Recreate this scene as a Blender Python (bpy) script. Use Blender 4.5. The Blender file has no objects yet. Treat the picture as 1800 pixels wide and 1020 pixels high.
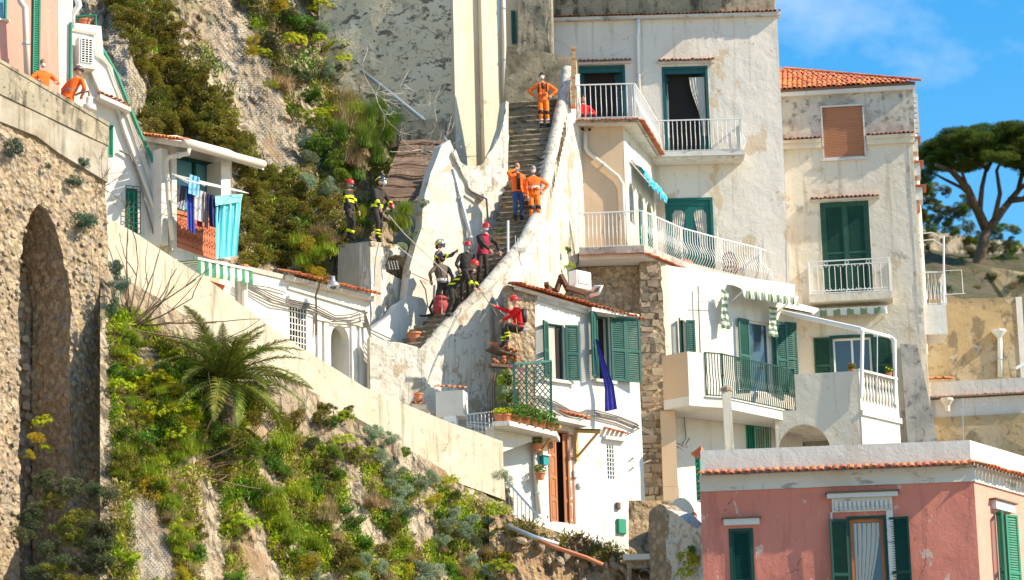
import bpy, math, random
import numpy as np
from mathutils import Vector, Matrix, noise
from mathutils.geometry import delaunay_2d_cdt
random.seed(7)
R = math.radians
scn = bpy.context.scene
col = scn.collection

# ---------------------------------------------------------------- camera, sky, sun, exposure
FPX, PITCH, ROLL = 5500.0, R(14), R(-1.5)
CAMLOC = Vector((0, 0, 2))
cam_d = bpy.data.cameras.new('camera')
cam_d.sensor_width = 36; cam_d.lens = FPX / 1800 * 36
cam_d.clip_start = 1; cam_d.clip_end = 6000
cam_d.dof.use_dof = True; cam_d.dof.focus_distance = 92; cam_d.dof.aperture_fstop = 1.1
cam = bpy.data.objects.new('camera', cam_d); col.objects.link(cam)
CROT = Matrix.Rotation(R(90) + PITCH, 3, 'X') @ Matrix.Rotation(ROLL, 3, 'Z')
cam.matrix_world = Matrix.Translation(CAMLOC) @ CROT.to_4x4()
scn.camera = cam

SUN = Vector((1.0, -0.25, 0.80)).normalized()
elev = math.asin(SUN.z); azim = math.atan2(SUN.x, SUN.y)
w = bpy.data.worlds.new('World'); scn.world = w; w.use_nodes = True
nt = w.node_tree; nt.nodes.clear()
sky = nt.nodes.new('ShaderNodeTexSky'); sky.sky_type = 'NISHITA'; sky.sun_disc = False
sky.sun_elevation = elev; sky.sun_rotation = azim
sky.air_density = 1.3; sky.dust_density = 0.3; sky.ozone_density = 2.5
hs = nt.nodes.new('ShaderNodeHueSaturation'); hs.inputs['Saturation'].default_value = 1.55; hs.inputs['Value'].default_value = 1.0
tc = nt.nodes.new('ShaderNodeTexCoord')
mp = nt.nodes.new('ShaderNodeMapping'); mp.inputs['Scale'].default_value = (9, 9, 14); mp.inputs['Location'].default_value = (.3, .2, .65)
cn = nt.nodes.new('ShaderNodeTexNoise'); cn.inputs['Scale'].default_value = 1.0; cn.inputs['Detail'].default_value = 7; cn.inputs['Roughness'].default_value = .6
cr = nt.nodes.new('ShaderNodeMapRange'); cr.inputs[1].default_value = .52; cr.inputs[2].default_value = .72; cr.inputs[4].default_value = .36
mx = nt.nodes.new('ShaderNodeMix'); mx.data_type = 'RGBA'; mx.inputs['B'].default_value = (6.0, 6.1, 6.6, 1)
bg = nt.nodes.new('ShaderNodeBackground'); bg.inputs['Strength'].default_value = 0.12
wo = nt.nodes.new('ShaderNodeOutputWorld')
L = nt.links.new
L(tc.outputs['Generated'], mp.inputs[0]); L(mp.outputs[0], cn.inputs['Vector']); L(cn.outputs['Fac'], cr.inputs[0])
L(sky.outputs[0], hs.inputs['Color']); L(hs.outputs[0], mx.inputs['A']); L(cr.outputs[0], mx.inputs['Factor'])
L(mx.outputs['Result'], bg.inputs[0]); L(bg.outputs[0], wo.inputs[0])
sd = bpy.data.lights.new('sun', 'SUN'); sd.energy = 4.6; sd.angle = R(.5); sd.color = (1, .88, .69)
so = bpy.data.objects.new('sun', sd); col.objects.link(so)
so.rotation_euler = SUN.to_track_quat('Z', 'Y').to_euler(); so.location = (60, -20, 90)
vs = scn.view_settings
vs.view_transform = 'Standard'; vs.look = 'None'; vs.exposure = 0.84; vs.gamma = 1; vs.use_curve_mapping = False
scn.render.engine = 'CYCLES'
scn.cycles.max_bounces = 6; scn.cycles.diffuse_bounces = 3; scn.cycles.glossy_bounces = 2; scn.cycles.transparent_max_bounces = 4

# ---------------------------------------------------------------- geometry of the view: photo pixel -> point at depth Y
def ray(px, py): return CROT @ Vector(((px - 900) / FPX, (510 - py) / FPX, -1))
YOFF = 0.0   # whole right-hand block of houses stands this much further back
def P(px, py, Y):
    Y += YOFF; d = ray(px, py); return CAMLOC + d * ((Y - CAMLOC.y) / d.y)
def V(*a): return Vector(a)

class Wall:
    """vertical plane through two pixels at two depths; u along it, d out of it"""
    def __init__(s, pa, Ya, pb, Yb, py=500):
        a, b = P(pa, py, Ya), P(pb, py, Yb)
        s.A = V(a.x, a.y, 0); s.U = V(b.x - a.x, b.y - a.y, 0).normalized(); s.N = V(s.U.y, -s.U.x, 0)
        s.M = Matrix(((s.U.x, s.N.x * -1, 0), (s.U.y, s.N.y * -1, 0), (0, 0, 1)))
    def at(s, px, py, d=0):
        r = ray(px, py); t = ((s.A + s.N * d) - CAMLOC).dot(s.N) / r.dot(s.N)
        return CAMLOC + r * t
    def uz(s, px, py, d=0):
        p = s.at(px, py, d); return ((p - s.A).dot(s.U), p.z)
    def w(s, u, z, d=0):
        p = s.A + s.U * u + s.N * d; return V(p.x, p.y, z)
    def rect(s, x0, y0, x1, y1, d=0):
        cx, cy = (x0 + x1) / 2, (y0 + y1) / 2
        return s.uz(x0, cy, d)[0], s.uz(x1, cy, d)[0], s.uz(cx, y1, d)[1], s.uz(cx, y0, d)[1]
    def side(s, px, py, length, back=True):
        """wall at right angles starting at pixel px and running away from the viewer"""
        c = s.at(px, py); o = Wall.__new__(Wall)
        o.A = V(c.x, c.y, 0); o.U = -s.N.copy(); o.N = V(o.U.y, -o.U.x, 0); return o

# ---------------------------------------------------------------- mesh building
class MB:
    def __init__(s): s.v = []; s.f = []; s.m = []; s.mi = 0
    def add(s, vs_, fs):
        b = len(s.v); s.v.extend(vs_); s.f.extend([tuple(b + i for i in f) for f in fs]); s.m.extend([s.mi] * len(fs))
    def hexa(s, p):   # 8 points: bottom 4 ccw, top 4 ccw
        s.add(p, [(0, 3, 2, 1), (4, 5, 6, 7), (0, 1, 5, 4), (1, 2, 6, 5), (2, 3, 7, 6), (3, 0, 4, 7)])
    def box(s, x0, x1, y0, y1, z0, z1):
        s.hexa([V(x0, y0, z0), V(x1, y0, z0), V(x1, y1, z0), V(x0, y1, z0), V(x0, y0, z1), V(x1, y0, z1), V(x1, y1, z1), V(x0, y1, z1)])
        return s
    def wb(s, W, u0, u1, z0, z1, d0, d1):   # box in wall frame, d1 is the outer face
        s.hexa([W.w(u0, z0, d1), W.w(u1, z0, d1), W.w(u1, z0, d0), W.w(u0, z0, d0), W.w(u0, z1, d1), W.w(u1, z1, d1), W.w(u1, z1, d0), W.w(u0, z1, d0)])
        return s
    def bar(s, a, b, w_=.03, h_=None, up=V(0, 0, 1)):
        h_ = h_ or w_; d = (b - a).normalized()
        x = d.cross(up)
        if x.length < 1e-4: x = d.cross(V(1, 0, 0))
        x.normalize(); y = x.cross(d); x = x * w_ / 2; y = y * h_ / 2
        s.hexa([a - x - y, a + x - y, b + x - y, b - x - y, a - x + y, a + x + y, b + x + y, b - x + y]); return s
    def tube(s, pts, r, n=6, cap=True):
        if not hasattr(r, '__len__'): r = [r] * len(pts)
        b = len(s.v); prev = None
        for i, p in enumerate(pts):
            d = (pts[min(i + 1, len(pts) - 1)] - pts[max(i - 1, 0)])
            if d.length < 1e-9: d = V(0, 0, 1)
            d.normalize()
            if prev is None:
                x = d.cross(V(0, 0, 1))
                if x.length < .05: x = d.cross(V(0, 1, 0))
            else:
                x = prev - d * prev.dot(d)
                if x.length < 1e-5: x = d.cross(V(0, 1, 0))
            x.normalize(); prev = x; y = d.cross(x)
            for k in range(n):
                a = 2 * math.pi * k / n
                s.v.append(p + (x * math.cos(a) + y * math.sin(a)) * r[i])
        for i in range(len(pts) - 1):
            for k in range(n):
                k2 = (k + 1) % n
                s.f.append((b + i * n + k, b + i * n + k2, b + (i + 1) * n + k2, b + (i + 1) * n + k)); s.m.append(s.mi)
        if cap:
            s.f.append(tuple(b + k for k in reversed(range(n)))); s.m.append(s.mi)
            e = b + (len(pts) - 1) * n
            s.f.append(tuple(e + k for k in range(n))); s.m.append(s.mi)
        return s
    def lathe(s, c, prof, n=14, axis=None):   # prof: (radius, height)
        b = len(s.v); M = axis or Matrix.Identity(3)
        for r_, h in prof:
            for k in range(n):
                a = 2 * math.pi * k / n; s.v.append(c + M @ V(r_ * math.cos(a), r_ * math.sin(a), h))
        for i in range(len(prof) - 1):
            for k in range(n):
                k2 = (k + 1) % n; s.f.append((b + i * n + k, b + i * n + k2, b + (i + 1) * n + k2, b + (i + 1) * n + k)); s.m.append(s.mi)
        s.f.append(tuple(b + k for k in reversed(range(n)))); s.m.append(s.mi)
        e = b + (len(prof) - 1) * n; s.f.append(tuple(e + k for k in range(n))); s.m.append(s.mi)
        return s
    def ball(s, c, rx, ry, rz, n=10, m=7, rot=None):
        prof = []; b = len(s.v); rot = rot or Matrix.Identity(3)
        s.v.append(c + rot @ V(0, 0, -rz))
        for i in range(1, m):
            t = math.pi * i / m - math.pi / 2
            for k in range(n):
                a = 2 * math.pi * k / n; s.v.append(c + rot @ V(rx * math.cos(t) * math.cos(a), ry * math.cos(t) * math.sin(a), rz * math.sin(t)))
        s.v.append(c + rot @ V(0, 0, rz)); e = len(s.v) - 1
        for k in range(n):
            k2 = (k + 1) % n
            s.f.append((b, b + 1 + k2, b + 1 + k)); s.m.append(s.mi)
            for i in range(m - 2):
                q = b + 1 + i * n; s.f.append((q + k, q + k2, q + n + k2, q + n + k)); s.m.append(s.mi)
            q = b + 1 + (m - 2) * n; s.f.append((q + k, q + k2, e)); s.m.append(s.mi)
        return s
    def prism(s, W, poly, d0, d1):   # polygon (u,z) extruded between two depths
        n = len(poly)
        a = [W.w(u, z, d1) for u, z in poly]; c = [W.w(u, z, d0) for u, z in poly]
        s.add(a + c, [tuple(range(n)), tuple(reversed(range(n, 2 * n)))] + [(i, n + i, n + (i + 1) % n, (i + 1) % n) for i in range(n)])
        return s
    def sheet(s, grid):   # grid of points
        h, w_ = len(grid), len(grid[0])
        s.add([p for r_ in grid for p in r_], [(i * w_ + j, i * w_ + j + 1, (i + 1) * w_ + j + 1, (i + 1) * w_ + j) for i in range(h - 1) for j in range(w_ - 1)])
        return s
    def mesh(s, name, mats, org=V(0, 0, 0), smooth=False):
        me = bpy.data.meshes.new(name)
        me.from_pydata([(p[0] - org[0], p[1] - org[1], p[2] - org[2]) for p in s.v], [], s.f)
        if not isinstance(mats, (list, tuple)): mats = [mats]
        for m in mats: me.materials.append(m)
        if len(mats) > 1: me.polygons.foreach_set('material_index', s.m)
        if smooth: me.polygons.foreach_set('use_smooth', [True] * len(me.polygons))
        me.update(); return me

def wall_mesh(W, poly, holes=(), thick=.3, grid=.5, amp=0.0, seed=0, mb=None, edge=0.0, freq=.8):
    """plastered or rubble wall with real openings: constrained triangulation, front, back and reveals"""
    rnd = random.Random(seed); mb = mb or MB()
    def inside(p, pl):
        c = False; n = len(pl)
        for i in range(n):
            x1, y1 = pl[i]; x2, y2 = pl[i - 1]
            if (y1 > p[1]) != (y2 > p[1]) and p[0] < (x2 - x1) * (p[1] - y1) / (y2 - y1) + x1: c = not c
        return c
    hs_ = [h if len(h) != 4 or hasattr(h[0], '__len__') else [(h[0], h[2]), (h[1], h[2]), (h[1], h[3]), (h[0], h[3])] for h in holes]
    if grid and edge > 0:   # subdivide the outline
        def sub(pl):
            o = []
            for i in range(len(pl)):
                a, b = pl[i], pl[(i + 1) % len(pl)]; n = max(1, int(math.hypot(b[0] - a[0], b[1] - a[1]) / (grid * .8)))
                for k in range(n): o.append((a[0] + (b[0] - a[0]) * k / n, a[1] + (b[1] - a[1]) * k / n))
            return o
        poly = sub(poly); hs_ = [sub(h) for h in hs_]
    pts, edges = [], []
    for pl in [poly] + hs_:
        b = len(pts); pts += [Vector(p) for p in pl]; edges += [(b + i, b + (i + 1) % len(pl)) for i in range(len(pl))]
    nb = len(pts)
    if grid:
        x0, x1 = min(p[0] for p in poly), max(p[0] for p in poly); z0, z1 = min(p[1] for p in poly), max(p[1] for p in poly)
        z = z0 + grid / 2
        while z < z1:
            x = x0 + grid / 2
            while x < x1:
                p = (x + rnd.uniform(-.3, .3) * grid, z + rnd.uniform(-.3, .3) * grid)
                if inside(p, poly) and not any(inside(p, h) for h in hs_): pts.append(Vector(p))
                x += grid
            z += grid
    r = delaunay_2d_cdt(pts, edges, [], 0, 1e-5)
    vv, ff, orig = r[0], r[2], r[3]
    keep = []
    for f in ff:
        cx = sum(vv[i].x for i in f) / 3; cz = sum(vv[i].y for i in f) / 3
        if inside((cx, cz), poly) and not any(inside((cx, cz), h) for h in hs_):
            a, b, c = (vv[i] for i in f)
            if (b.x - a.x) * (c.y - a.y) - (b.y - a.y) * (c.x - a.x) < 0: f = tuple(reversed(f))
            keep.append(tuple(f))
    nV = len(vv); bset = [any(o < nb for o in orig[i]) if orig[i] else False for i in range(nV)]
    fr = []
    for i, p in enumerate(vv):
        q = V(p.x * freq, p.y * freq, seed * 3.7)
        a = noise.noise(q * 1.3) * .6 + noise.noise(q * 4) * .3 + noise.noise(q * 9) * .25
        k = amp * (edge if bset[i] else 1)
        e = edge * amp if bset[i] else 0
        fr.append(W.w(p.x + e * noise.noise(V(p.x * 3, p.y * 3, 5 + seed)), p.y + e * noise.noise(V(p.x * 3, p.y * 3, 9 + seed)), a * k))
    bk = [W.w(p.x, p.y, -thick) for p in vv]
    cnt = {}
    for f in keep:
        for i in range(3): cnt[(f[i], f[(i + 1) % 3])] = 1
    sides = [(a, b) for (a, b) in cnt if (b, a) not in cnt]
    mb.add(fr + bk, keep + [tuple(nV + i for i in reversed(f)) for f in keep] + [(b, a, nV + a, nV + b) for a, b in sides])
    return mb

def ribbon(pts, thick=.3, nv=6, nsub=4, amp=.03, seed=0, batter=0.0, mb=None):
    """free standing wall along a path; pts = (px, py_top, py_bottom, Y); front face looks left of the path normal towards the viewer"""
    mb = mb or MB(); T = []
    for i in range(len(pts) - 1):
        for k in range(nsub):
            t = k / nsub; T.append([pts[i][j] + (pts[i + 1][j] - pts[i][j]) * t for j in range(4)])
    T.append(list(pts[-1])); top = [P(a[0], a[1], a[3]) for a in T]; zb = [P(a[0], a[2], a[3]).z for a in T]
    fr, bk = [], []
    for i, p in enumerate(top):
        d = top[min(i + 1, len(top) - 1)] - top[max(i - 1, 0)]; n = V(d.y, -d.x, 0)
        n = n.normalized() if n.length > 1e-6 else V(0, -1, 0)
        if n.y > 0 and abs(n.y) > abs(n.x): n = -n
        cf = []; cb = []
        for k in range(nv + 1):
            z = p.z + (zb[i] - p.z) * k / nv; q = V(p.x, p.y, z)
            a = (noise.noise(q * .8 + V(seed, 0, 0)) * .7 + noise.noise(q * 2.9) * .4) * amp
            cf.append(q + n * (a + batter * k / nv)); cb.append(q - n * thick)
        fr.append(cf); bk.append(cb)
    mb.sheet(fr); mb.sheet([list(reversed(c)) for c in bk])
    tp = [[fr[i][0], bk[i][0]] for i in range(len(top))]; mb.sheet([list(reversed(r_)) for r_ in tp])
    for c in (0, -1): mb.sheet([[fr[c][k], bk[c][k]] for k in range(nv + 1)])
    return mb, top

# ---------------------------------------------------------------- objects
def thing(name, label, cat, loc, group=None, rz=0):
    o = bpy.data.objects.new(name, None); col.objects.link(o); o.location = loc; o.rotation_euler.z = rz
    o['label'] = label; o['category'] = cat; o.empty_display_size = .2
    if group: o['group'] = group
    return o
def org_of(p):
    o = V(0, 0, 0)
    while p: o = o + p.location; p = p.parent
    return o
def part(name, mb, m, parent, label=None, smooth=False, kind=None):
    me = mb if isinstance(mb, bpy.types.Mesh) else mb.mesh(name, m, org_of(parent), smooth)
    o = bpy.data.objects.new(name, me); col.objects.link(o); o.parent = parent
    if label: o['label'] = label
    if kind: o['kind'] = kind
    return o
def single(name, mb, m, label, cat, loc, group=None, smooth=False, kind=None):
    o = bpy.data.objects.new(name, mb.mesh(name, m, loc, smooth)); col.objects.link(o); o.location = loc
    o['label'] = label
    if cat: o['category'] = cat
    if group: o['group'] = group
    if kind: o['kind'] = kind
    return o
def struct(name, mb, m, label=None, smooth=False, kind='structure', loc=V(0, 0, 0)):
    o = bpy.data.objects.new(name, mb.mesh(name, m, loc, smooth)); col.objects.link(o); o.location = loc
    o['kind'] = kind
    if label: o['label'] = label
    return o
def piece(name, me, parent, M):   # shared mesh placed by world matrix M
    o = bpy.data.objects.new(name, me); col.objects.link(o); o.parent = parent
    o.matrix_basis = Matrix.Translation(-org_of(parent)) @ M; return o
def copy_thing(r, loc, rz=0, sc=None, label=None):
    n = r.copy(); col.objects.link(n); n.location = loc; n.rotation_euler.z = rz
    if sc: n.scale = (sc, sc, sc) if not hasattr(sc, '__len__') else sc
    if label: n['label'] = label
    for ch in list(r.children):
        c = ch.copy(); col.objects.link(c); c.parent = n
        for g in ch.children:
            d = g.copy(); col.objects.link(d); d.parent = c
    return n

# ---------------------------------------------------------------- materials
def surf(name, base, layers=(), rough=.85, bump=(), rnd=0.0, spec=.3, metal=0.0, trans=0.0, alpha=None, hue=0.0, sss=None):
    m = bpy.data.materials.new(name); m.use_nodes = True; t = m.node_tree; N = t.nodes; K = t.links.new
    b = N['Principled BSDF']; b.inputs['Roughness'].default_value = rough
    b.inputs['Specular IOR Level'].default_value = spec; b.inputs['Metallic'].default_value = metal
    if trans: b.inputs['Transmission Weight'].default_value = trans
    tcn = N.new('ShaderNodeTexCoord')
    def tex(kind, sc):
        sc = sc if hasattr(sc, '__len__') else (sc,) * 3
        q = N.new('ShaderNodeMapping'); q.inputs['Scale'].default_value = sc
        K(tcn.outputs['Object'], q.inputs[0])
        if kind in ('noise', 'streak'):
            x = N.new('ShaderNodeTexNoise'); x.inputs['Detail'].default_value = 8; x.inputs['Roughness'].default_value = .62; x.inputs['Distortion'].default_value = .3
            x.inputs['Scale'].default_value = 1; K(q.outputs[0], x.inputs['Vector']); return x.outputs['Fac']
        if kind in ('crack', 'cell'):
            nn = N.new('ShaderNodeTexNoise'); nn.inputs['Scale'].default_value = 2.3; nn.inputs['Detail'].default_value = 5
            K(q.outputs[0], nn.inputs['Vector'])
            ad = N.new('ShaderNodeMix'); ad.data_type = 'RGBA'; ad.blend_type = 'ADD'; ad.inputs['Factor'].default_value = .45
            K(q.outputs[0], ad.inputs['A']); K(nn.outputs['Color'], ad.inputs['B'])
            x = N.new('ShaderNodeTexVoronoi'); x.inputs['Scale'].default_value = 1
            if kind == 'crack': x.feature = 'DISTANCE_TO_EDGE'
            K(ad.outputs['Result'], x.inputs['Vector']); return x.outputs['Distance']
        if kind == 'wave':
            x = N.new('ShaderNodeTexWave'); x.inputs['Scale'].default_value = 1; x.inputs['Distortion'].default_value = .6
            K(q.outputs[0], x.inputs['Vector']); return x.outputs['Fac']
        if kind == 'z':
            x = N.new('ShaderNodeSeparateXYZ'); K(q.outputs[0], x.inputs[0]); return x.outputs['Z']
    rgb = N.new('ShaderNodeRGB'); rgb.outputs[0].default_value = (*base, 1); cur = rgb.outputs[0]
    def mask(kind, sc, lo, hi, amt):
        mr = N.new('ShaderNodeMapRange'); mr.interpolation_type = 'SMOOTHSTEP'
        mr.inputs[1].default_value = lo; mr.inputs[2].default_value = hi; mr.inputs[3].default_value = 0; mr.inputs[4].default_value = amt
        if lo > hi: mr.inputs[1].default_value = hi; mr.inputs[2].default_value = lo; mr.inputs[3].default_value = amt; mr.inputs[4].default_value = 0
        K(tex(kind, sc), mr.inputs[0]); return mr.outputs[0]
    for ly in layers:
        kind, sc, lo, hi, c, amt = ly[:6]
        f = mask(kind, sc, lo, hi, amt)
        if len(ly) > 6:   # limited to where a second mask is
            mu = N.new('ShaderNodeMath'); mu.operation = 'MULTIPLY'; K(f, mu.inputs[0]); K(mask(*ly[6], 1), mu.inputs[1]); f = mu.outputs[0]
        x = N.new('ShaderNodeMix'); x.data_type = 'RGBA'; K(f, x.inputs['Factor']); K(cur, x.inputs['A']); x.inputs['B'].default_value = (*c, 1)
        cur = x.outputs['Result']
    if rnd or hue:
        oi = N.new('ShaderNodeObjectInfo'); h = N.new('ShaderNodeHueSaturation')
        for inp, k in (('Value', rnd), ('Hue', hue)):
            mr = N.new('ShaderNodeMapRange'); c0 = 1 if inp == 'Value' else .5
            mr.inputs[3].default_value = c0 - k; mr.inputs[4].default_value = c0 + k
            if inp == 'Hue':
                mu = N.new('ShaderNodeMath'); mu.operation = 'MULTIPLY'; mu.inputs[1].default_value = 7.31; fr = N.new('ShaderNodeMath'); fr.operation = 'FRACT'
                K(oi.outputs['Random'], mu.inputs[0]); K(mu.outputs[0], fr.inputs[0]); K(fr.outputs[0], mr.inputs[0])
            else: K(oi.outputs['Random'], mr.inputs[0])
            K(mr.outputs[0], h.inputs[inp])
        K(cur, h.inputs['Color']); cur = h.outputs[0]
    K(cur, b.inputs['Base Color'])
    prev = None
    for kind, sc, st, dist in bump:
        bp = N.new('ShaderNodeBump'); bp.inputs['Strength'].default_value = st; bp.inputs['Distance'].default_value = dist
        K(tex(kind, sc), bp.inputs['Height'])
        if prev: K(prev, bp.inputs['Normal'])
        prev = bp.outputs[0]
    if prev: K(prev, b.inputs['Normal'])
    if alpha is not None: b.inputs['Alpha'].default_value = alpha
    return m

TAN = (.42, .31, .19); GREY = (.16, .145, .12); BLK = (.05, .045, .035); RUST = (.45, .26, .1)
M = {}
fine = ('noise', 18, .35, .02)
M['white'] = surf('white_plaster', (.64, .59, .5), [('noise', .9, .48, .72, (.5, .43, .32), .8), ('streak', (5, 5, .35), .53, .75, (.36, .3, .21), .7), ('noise', 5, .6, .67, (.34, .27, .18), .75, ('noise', .8, .46, .58)), ('noise', (1.3, 1.3, 1.8), .6, .63, (.42, .31, .19), .7), ('noise', 9, .64, .7, (.12, .1, .07), .6)], .9, [('noise', 3, .5, .05), fine])
M['ochre'] = surf('ochre_stained_render', (.46, .33, .17), [('noise', .6, .45, .65, (.52, .42, .28), .8), ('noise', (.6, .6, 1.1), .4, .5, (.13, .1, .07), .88, ('z', 1, 2.4, 3.8)), ('noise', (1.6, 1.6, 1), .52, .62, (.16, .12, .08), .7), ('noise', 4, .56, .66, (.2, .15, .09), .6), ('crack', .5, .015, 0, (.12, .09, .06), .7, ('noise', .7, .5, .55)), ('noise', 1.7, .62, .66, (.56, .52, .42), .7)], .95, [('noise', 3, .5, .05)])
M['clean'] = surf('clean_white_plaster', (.69, .655, .585), [('noise', .8, .47, .72, (.55, .49, .4), .75), ('streak', (5, 5, .35), .54, .78, (.42, .37, .28), .6), ('noise', 6, .61, .68, (.38, .32, .24), .7, ('noise', .9, .5, .6)), ('noise', 12, .68, .73, (.2, .17, .12), .6)], .9, [('noise', 3, .45, .05), fine])
M['wornwhite'] = surf('flaking_white_plaster', (.68, .63, .54), [('noise', .8, .45, .72, (.52, .44, .32), .8), ('streak', (7, 7, .5), .5, .66, (.3, .25, .17), .75), ('noise', (2.2, 2.2, 1.1), .56, .6, (.42, .31, .2), .8), ('noise', 9, .58, .66, (.2, .16, .11), .7), ('noise', 1.4, .6, .65, (.24, .19, .13), .6)], .95, [('noise', 2.2, .8, .09), ('noise', 9, .6, .03)])
M['mottled'] = surf('mottled_old_render', (.64, .53, .36), [('noise', .5, .45, .7, (.72, .64, .5), .8), ('noise', (2.2, 2.2, 3.6), .53, .58, (.12, .095, .065), .9, ('noise', .5, .44, .56)), ('noise', 6, .585, .64, (.1, .08, .055), .85), ('crack', (.8, .8, 1.3), .03, .0, (.1, .08, .06), .7, ('noise', .7, .52, .56)), ('noise', .8, .6, .66, (.4, .3, .19), .7)], .95, [('noise', 3, .8, .08), ('noise', 14, .5, .03)])
M['column'] = surf('cream_column_plaster', (.66, .58, .44), [('noise', (2, 2, .5), .45, .7, (.6, .46, .28), .6), ('streak', (6, 6, .3), .55, .75, (.4, .33, .24), .5), ('noise', 1.2, .63, .67, (.3, .22, .13), .7)], .9, [('noise', 4, .3, .04)])
M['facade'] = surf('pale_facade_plaster', (.73, .665, .575), [('noise', .45, .48, .7, (.65, .56, .45), .8), ('noise', (1.3, 1.3, .8), .58, .64, (.56, .4, .22), .65), ('noise', 5, .6, .66, (.34, .25, .15), .7, ('noise', .6, .5, .6)), ('crack', .4, .010, 0, (.4, .34, .27), .5, ('noise', .5, .54, .6)), ('streak', (4, 4, .25), .53, .68, (.42, .34, .24), .5)], .9, [('noise', 2.5, .5, .06), fine])
M['facade2'] = surf('cream_facade_plaster', (.7, .625, .5), [('noise', .45, .48, .7, (.62, .51, .36), .8), ('noise', 1.6, .58, .66, (.52, .36, .19), .6), ('noise', (3, 3, 2), .53, .63, (.24, .2, .15), .65, ('noise', .4, .5, .6)), ('streak', (4, 4, .25), .53, .68, (.4, .32, .2), .5)], .9, [('noise', 2.5, .5, .06), fine])
M['sooty'] = surf('soot_stained_plaster', (.55, .5, .42), [('noise', .6, .42, .62, (.3, .27, .23), .85), ('noise', 3.5, .5, .68, (.12, .11, .095), .8), ('streak', (5, 5, .5), .55, .75, (.16, .14, .12), .5)], .95, [('noise', 4, .4, .04)])
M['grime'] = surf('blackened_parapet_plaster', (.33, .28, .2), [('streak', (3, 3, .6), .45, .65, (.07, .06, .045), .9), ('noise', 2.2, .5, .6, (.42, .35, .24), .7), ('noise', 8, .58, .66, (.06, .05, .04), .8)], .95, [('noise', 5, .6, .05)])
M['concrete'] = surf('streaked_concrete', (.46, .42, .34), [('noise', .8, .42, .68, (.58, .54, .45), .8), ('streak', (7, 7, .5), .52, .72, (.24, .21, .16), .65), ('noise', 6, .6, .7, (.3, .26, .2), .5)], .95, [('noise', 6, .5, .03), ('noise', 30, .3, .01)])
M['bandstain'] = surf('weathered_brown_concrete', (.4, .36, .29), [('noise', .5, .42, .6, (.26, .2, .12), .85), ('streak', (4, 4, .45), .54, .66, (.5, .45, .38), .5), ('streak', (9, 9, .5), .52, .68, (.14, .11, .08), .7)], .95, [('noise', 6, .5, .03)])
M['band'] = surf('cream_retaining_concrete', (.58, .51, .38), [('noise', .6, .45, .7, (.48, .41, .28), .8), ('streak', (8, 8, .4), .5, .7, (.28, .23, .15), .75), ('noise', 5, .6, .68, (.32, .26, .17), .7), ('noise', (2, 2, 1), .6, .66, (.66, .6, .48), .6)], .95, [('noise', 4, .5, .04), fine])
M['peach'] = surf('peach_plaster', (.6, .44, .29), [('noise', .9, .45, .7, (.55, .39, .25), .7), ('streak', (5, 5, .4), .56, .8, (.4, .29, .18), .4)], .9, [fine])  # peach tone puts the shade of wing front and balcony side into the colour
M['pinklight'] = surf('salmon_plaster', (.7, .33, .25), [('noise', .8, .45, .7, (.64, .28, .21), .7), ('noise', 6, .66, .7, (.7, .6, .5), .7)], .9, [('noise', 3, .3, .04), fine])  # salmon paint; on the rose house's side its lightness is painted sunlight
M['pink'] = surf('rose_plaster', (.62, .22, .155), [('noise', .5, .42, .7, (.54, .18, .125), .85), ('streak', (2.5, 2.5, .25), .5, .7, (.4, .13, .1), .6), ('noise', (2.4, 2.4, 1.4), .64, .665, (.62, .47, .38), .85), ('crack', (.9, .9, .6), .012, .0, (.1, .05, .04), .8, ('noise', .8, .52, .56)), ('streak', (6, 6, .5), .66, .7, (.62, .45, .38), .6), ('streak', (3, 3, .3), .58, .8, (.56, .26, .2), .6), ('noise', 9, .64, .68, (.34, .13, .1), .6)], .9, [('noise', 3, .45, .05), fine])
M['cornice'] = surf('chipped_cornice_plaster', (.62, .6, .55), [('noise', (1.2, 1.2, 5), .57, .63, (.24, .21, .17), .7), ('crack', (.8, .8, .8), .009, 0, (.16, .13, .1), .7, ('noise', .6, .5, .58)), ('noise', .9, .5, .7, (.56, .48, .38), .6)], .9, [('noise', 4, .4, .04)])
M['rubble'] = surf('rubble_and_lime_mortar', (.47, .35, .22), [('noise', 1.1, .4, .65, (.56, .44, .3), .8), ('cell', 4.5, .36, .52, (.27, .2, .13), .7), ('noise', 3.2, .55, .63, (.34, .29, .24), .8), ('noise', 11, .58, .66, (.12, .09, .06), .75), ('noise', .6, .56, .66, (.46, .32, .19), .5)], .97, [('cell', 7, 1, .09), ('cell', 3, .6, .1), ('noise', 16, .9, .04)])
M['stone'] = surf('limestone_rubble_stone', (.42, .33, .22), [('noise', 4, .4, .65, (.5, .41, .3), .8), ('noise', 14, .56, .66, (.22, .17, .11), .7)], .95, [('noise', 9, .9, .04)], rnd=.22, hue=.015)
M['rock'] = surf('limestone_cliff_rock', (.42, .32, .21), [('noise', (.9, .9, .3), .44, .6, (.58, .48, .34), .85), ('noise', (4, 4, 1.1), .5, .6, (.13, .1, .07), .85), ('crack', (1.6, 1.6, .5), .06, 0, (.1, .08, .055), .75), ('noise', 13, .54, .63, (.2, .16, .11), .7), ('noise', .5, .56, .66, (.34, .21, .11), .7), ('noise', .8, .56, .66, (.17, .17, .07), .6)], .97, [('noise', (2.4, 2.4, .8), 1, .3), ('cell', (4, 4, 2), .8, .1), ('noise', 15, .9, .05)])
M['earth'] = surf('exposed_brown_earth', (.36, .23, .12), [('noise', 1.2, .42, .62, (.46, .32, .17), .85), ('noise', (4, 4, 2), .5, .62, (.12, .08, .05), .85), ('noise', 12, .55, .65, (.5, .42, .32), .6)], .98, [('noise', 3, 1, .2), ('noise', 14, .8, .05)])
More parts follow.
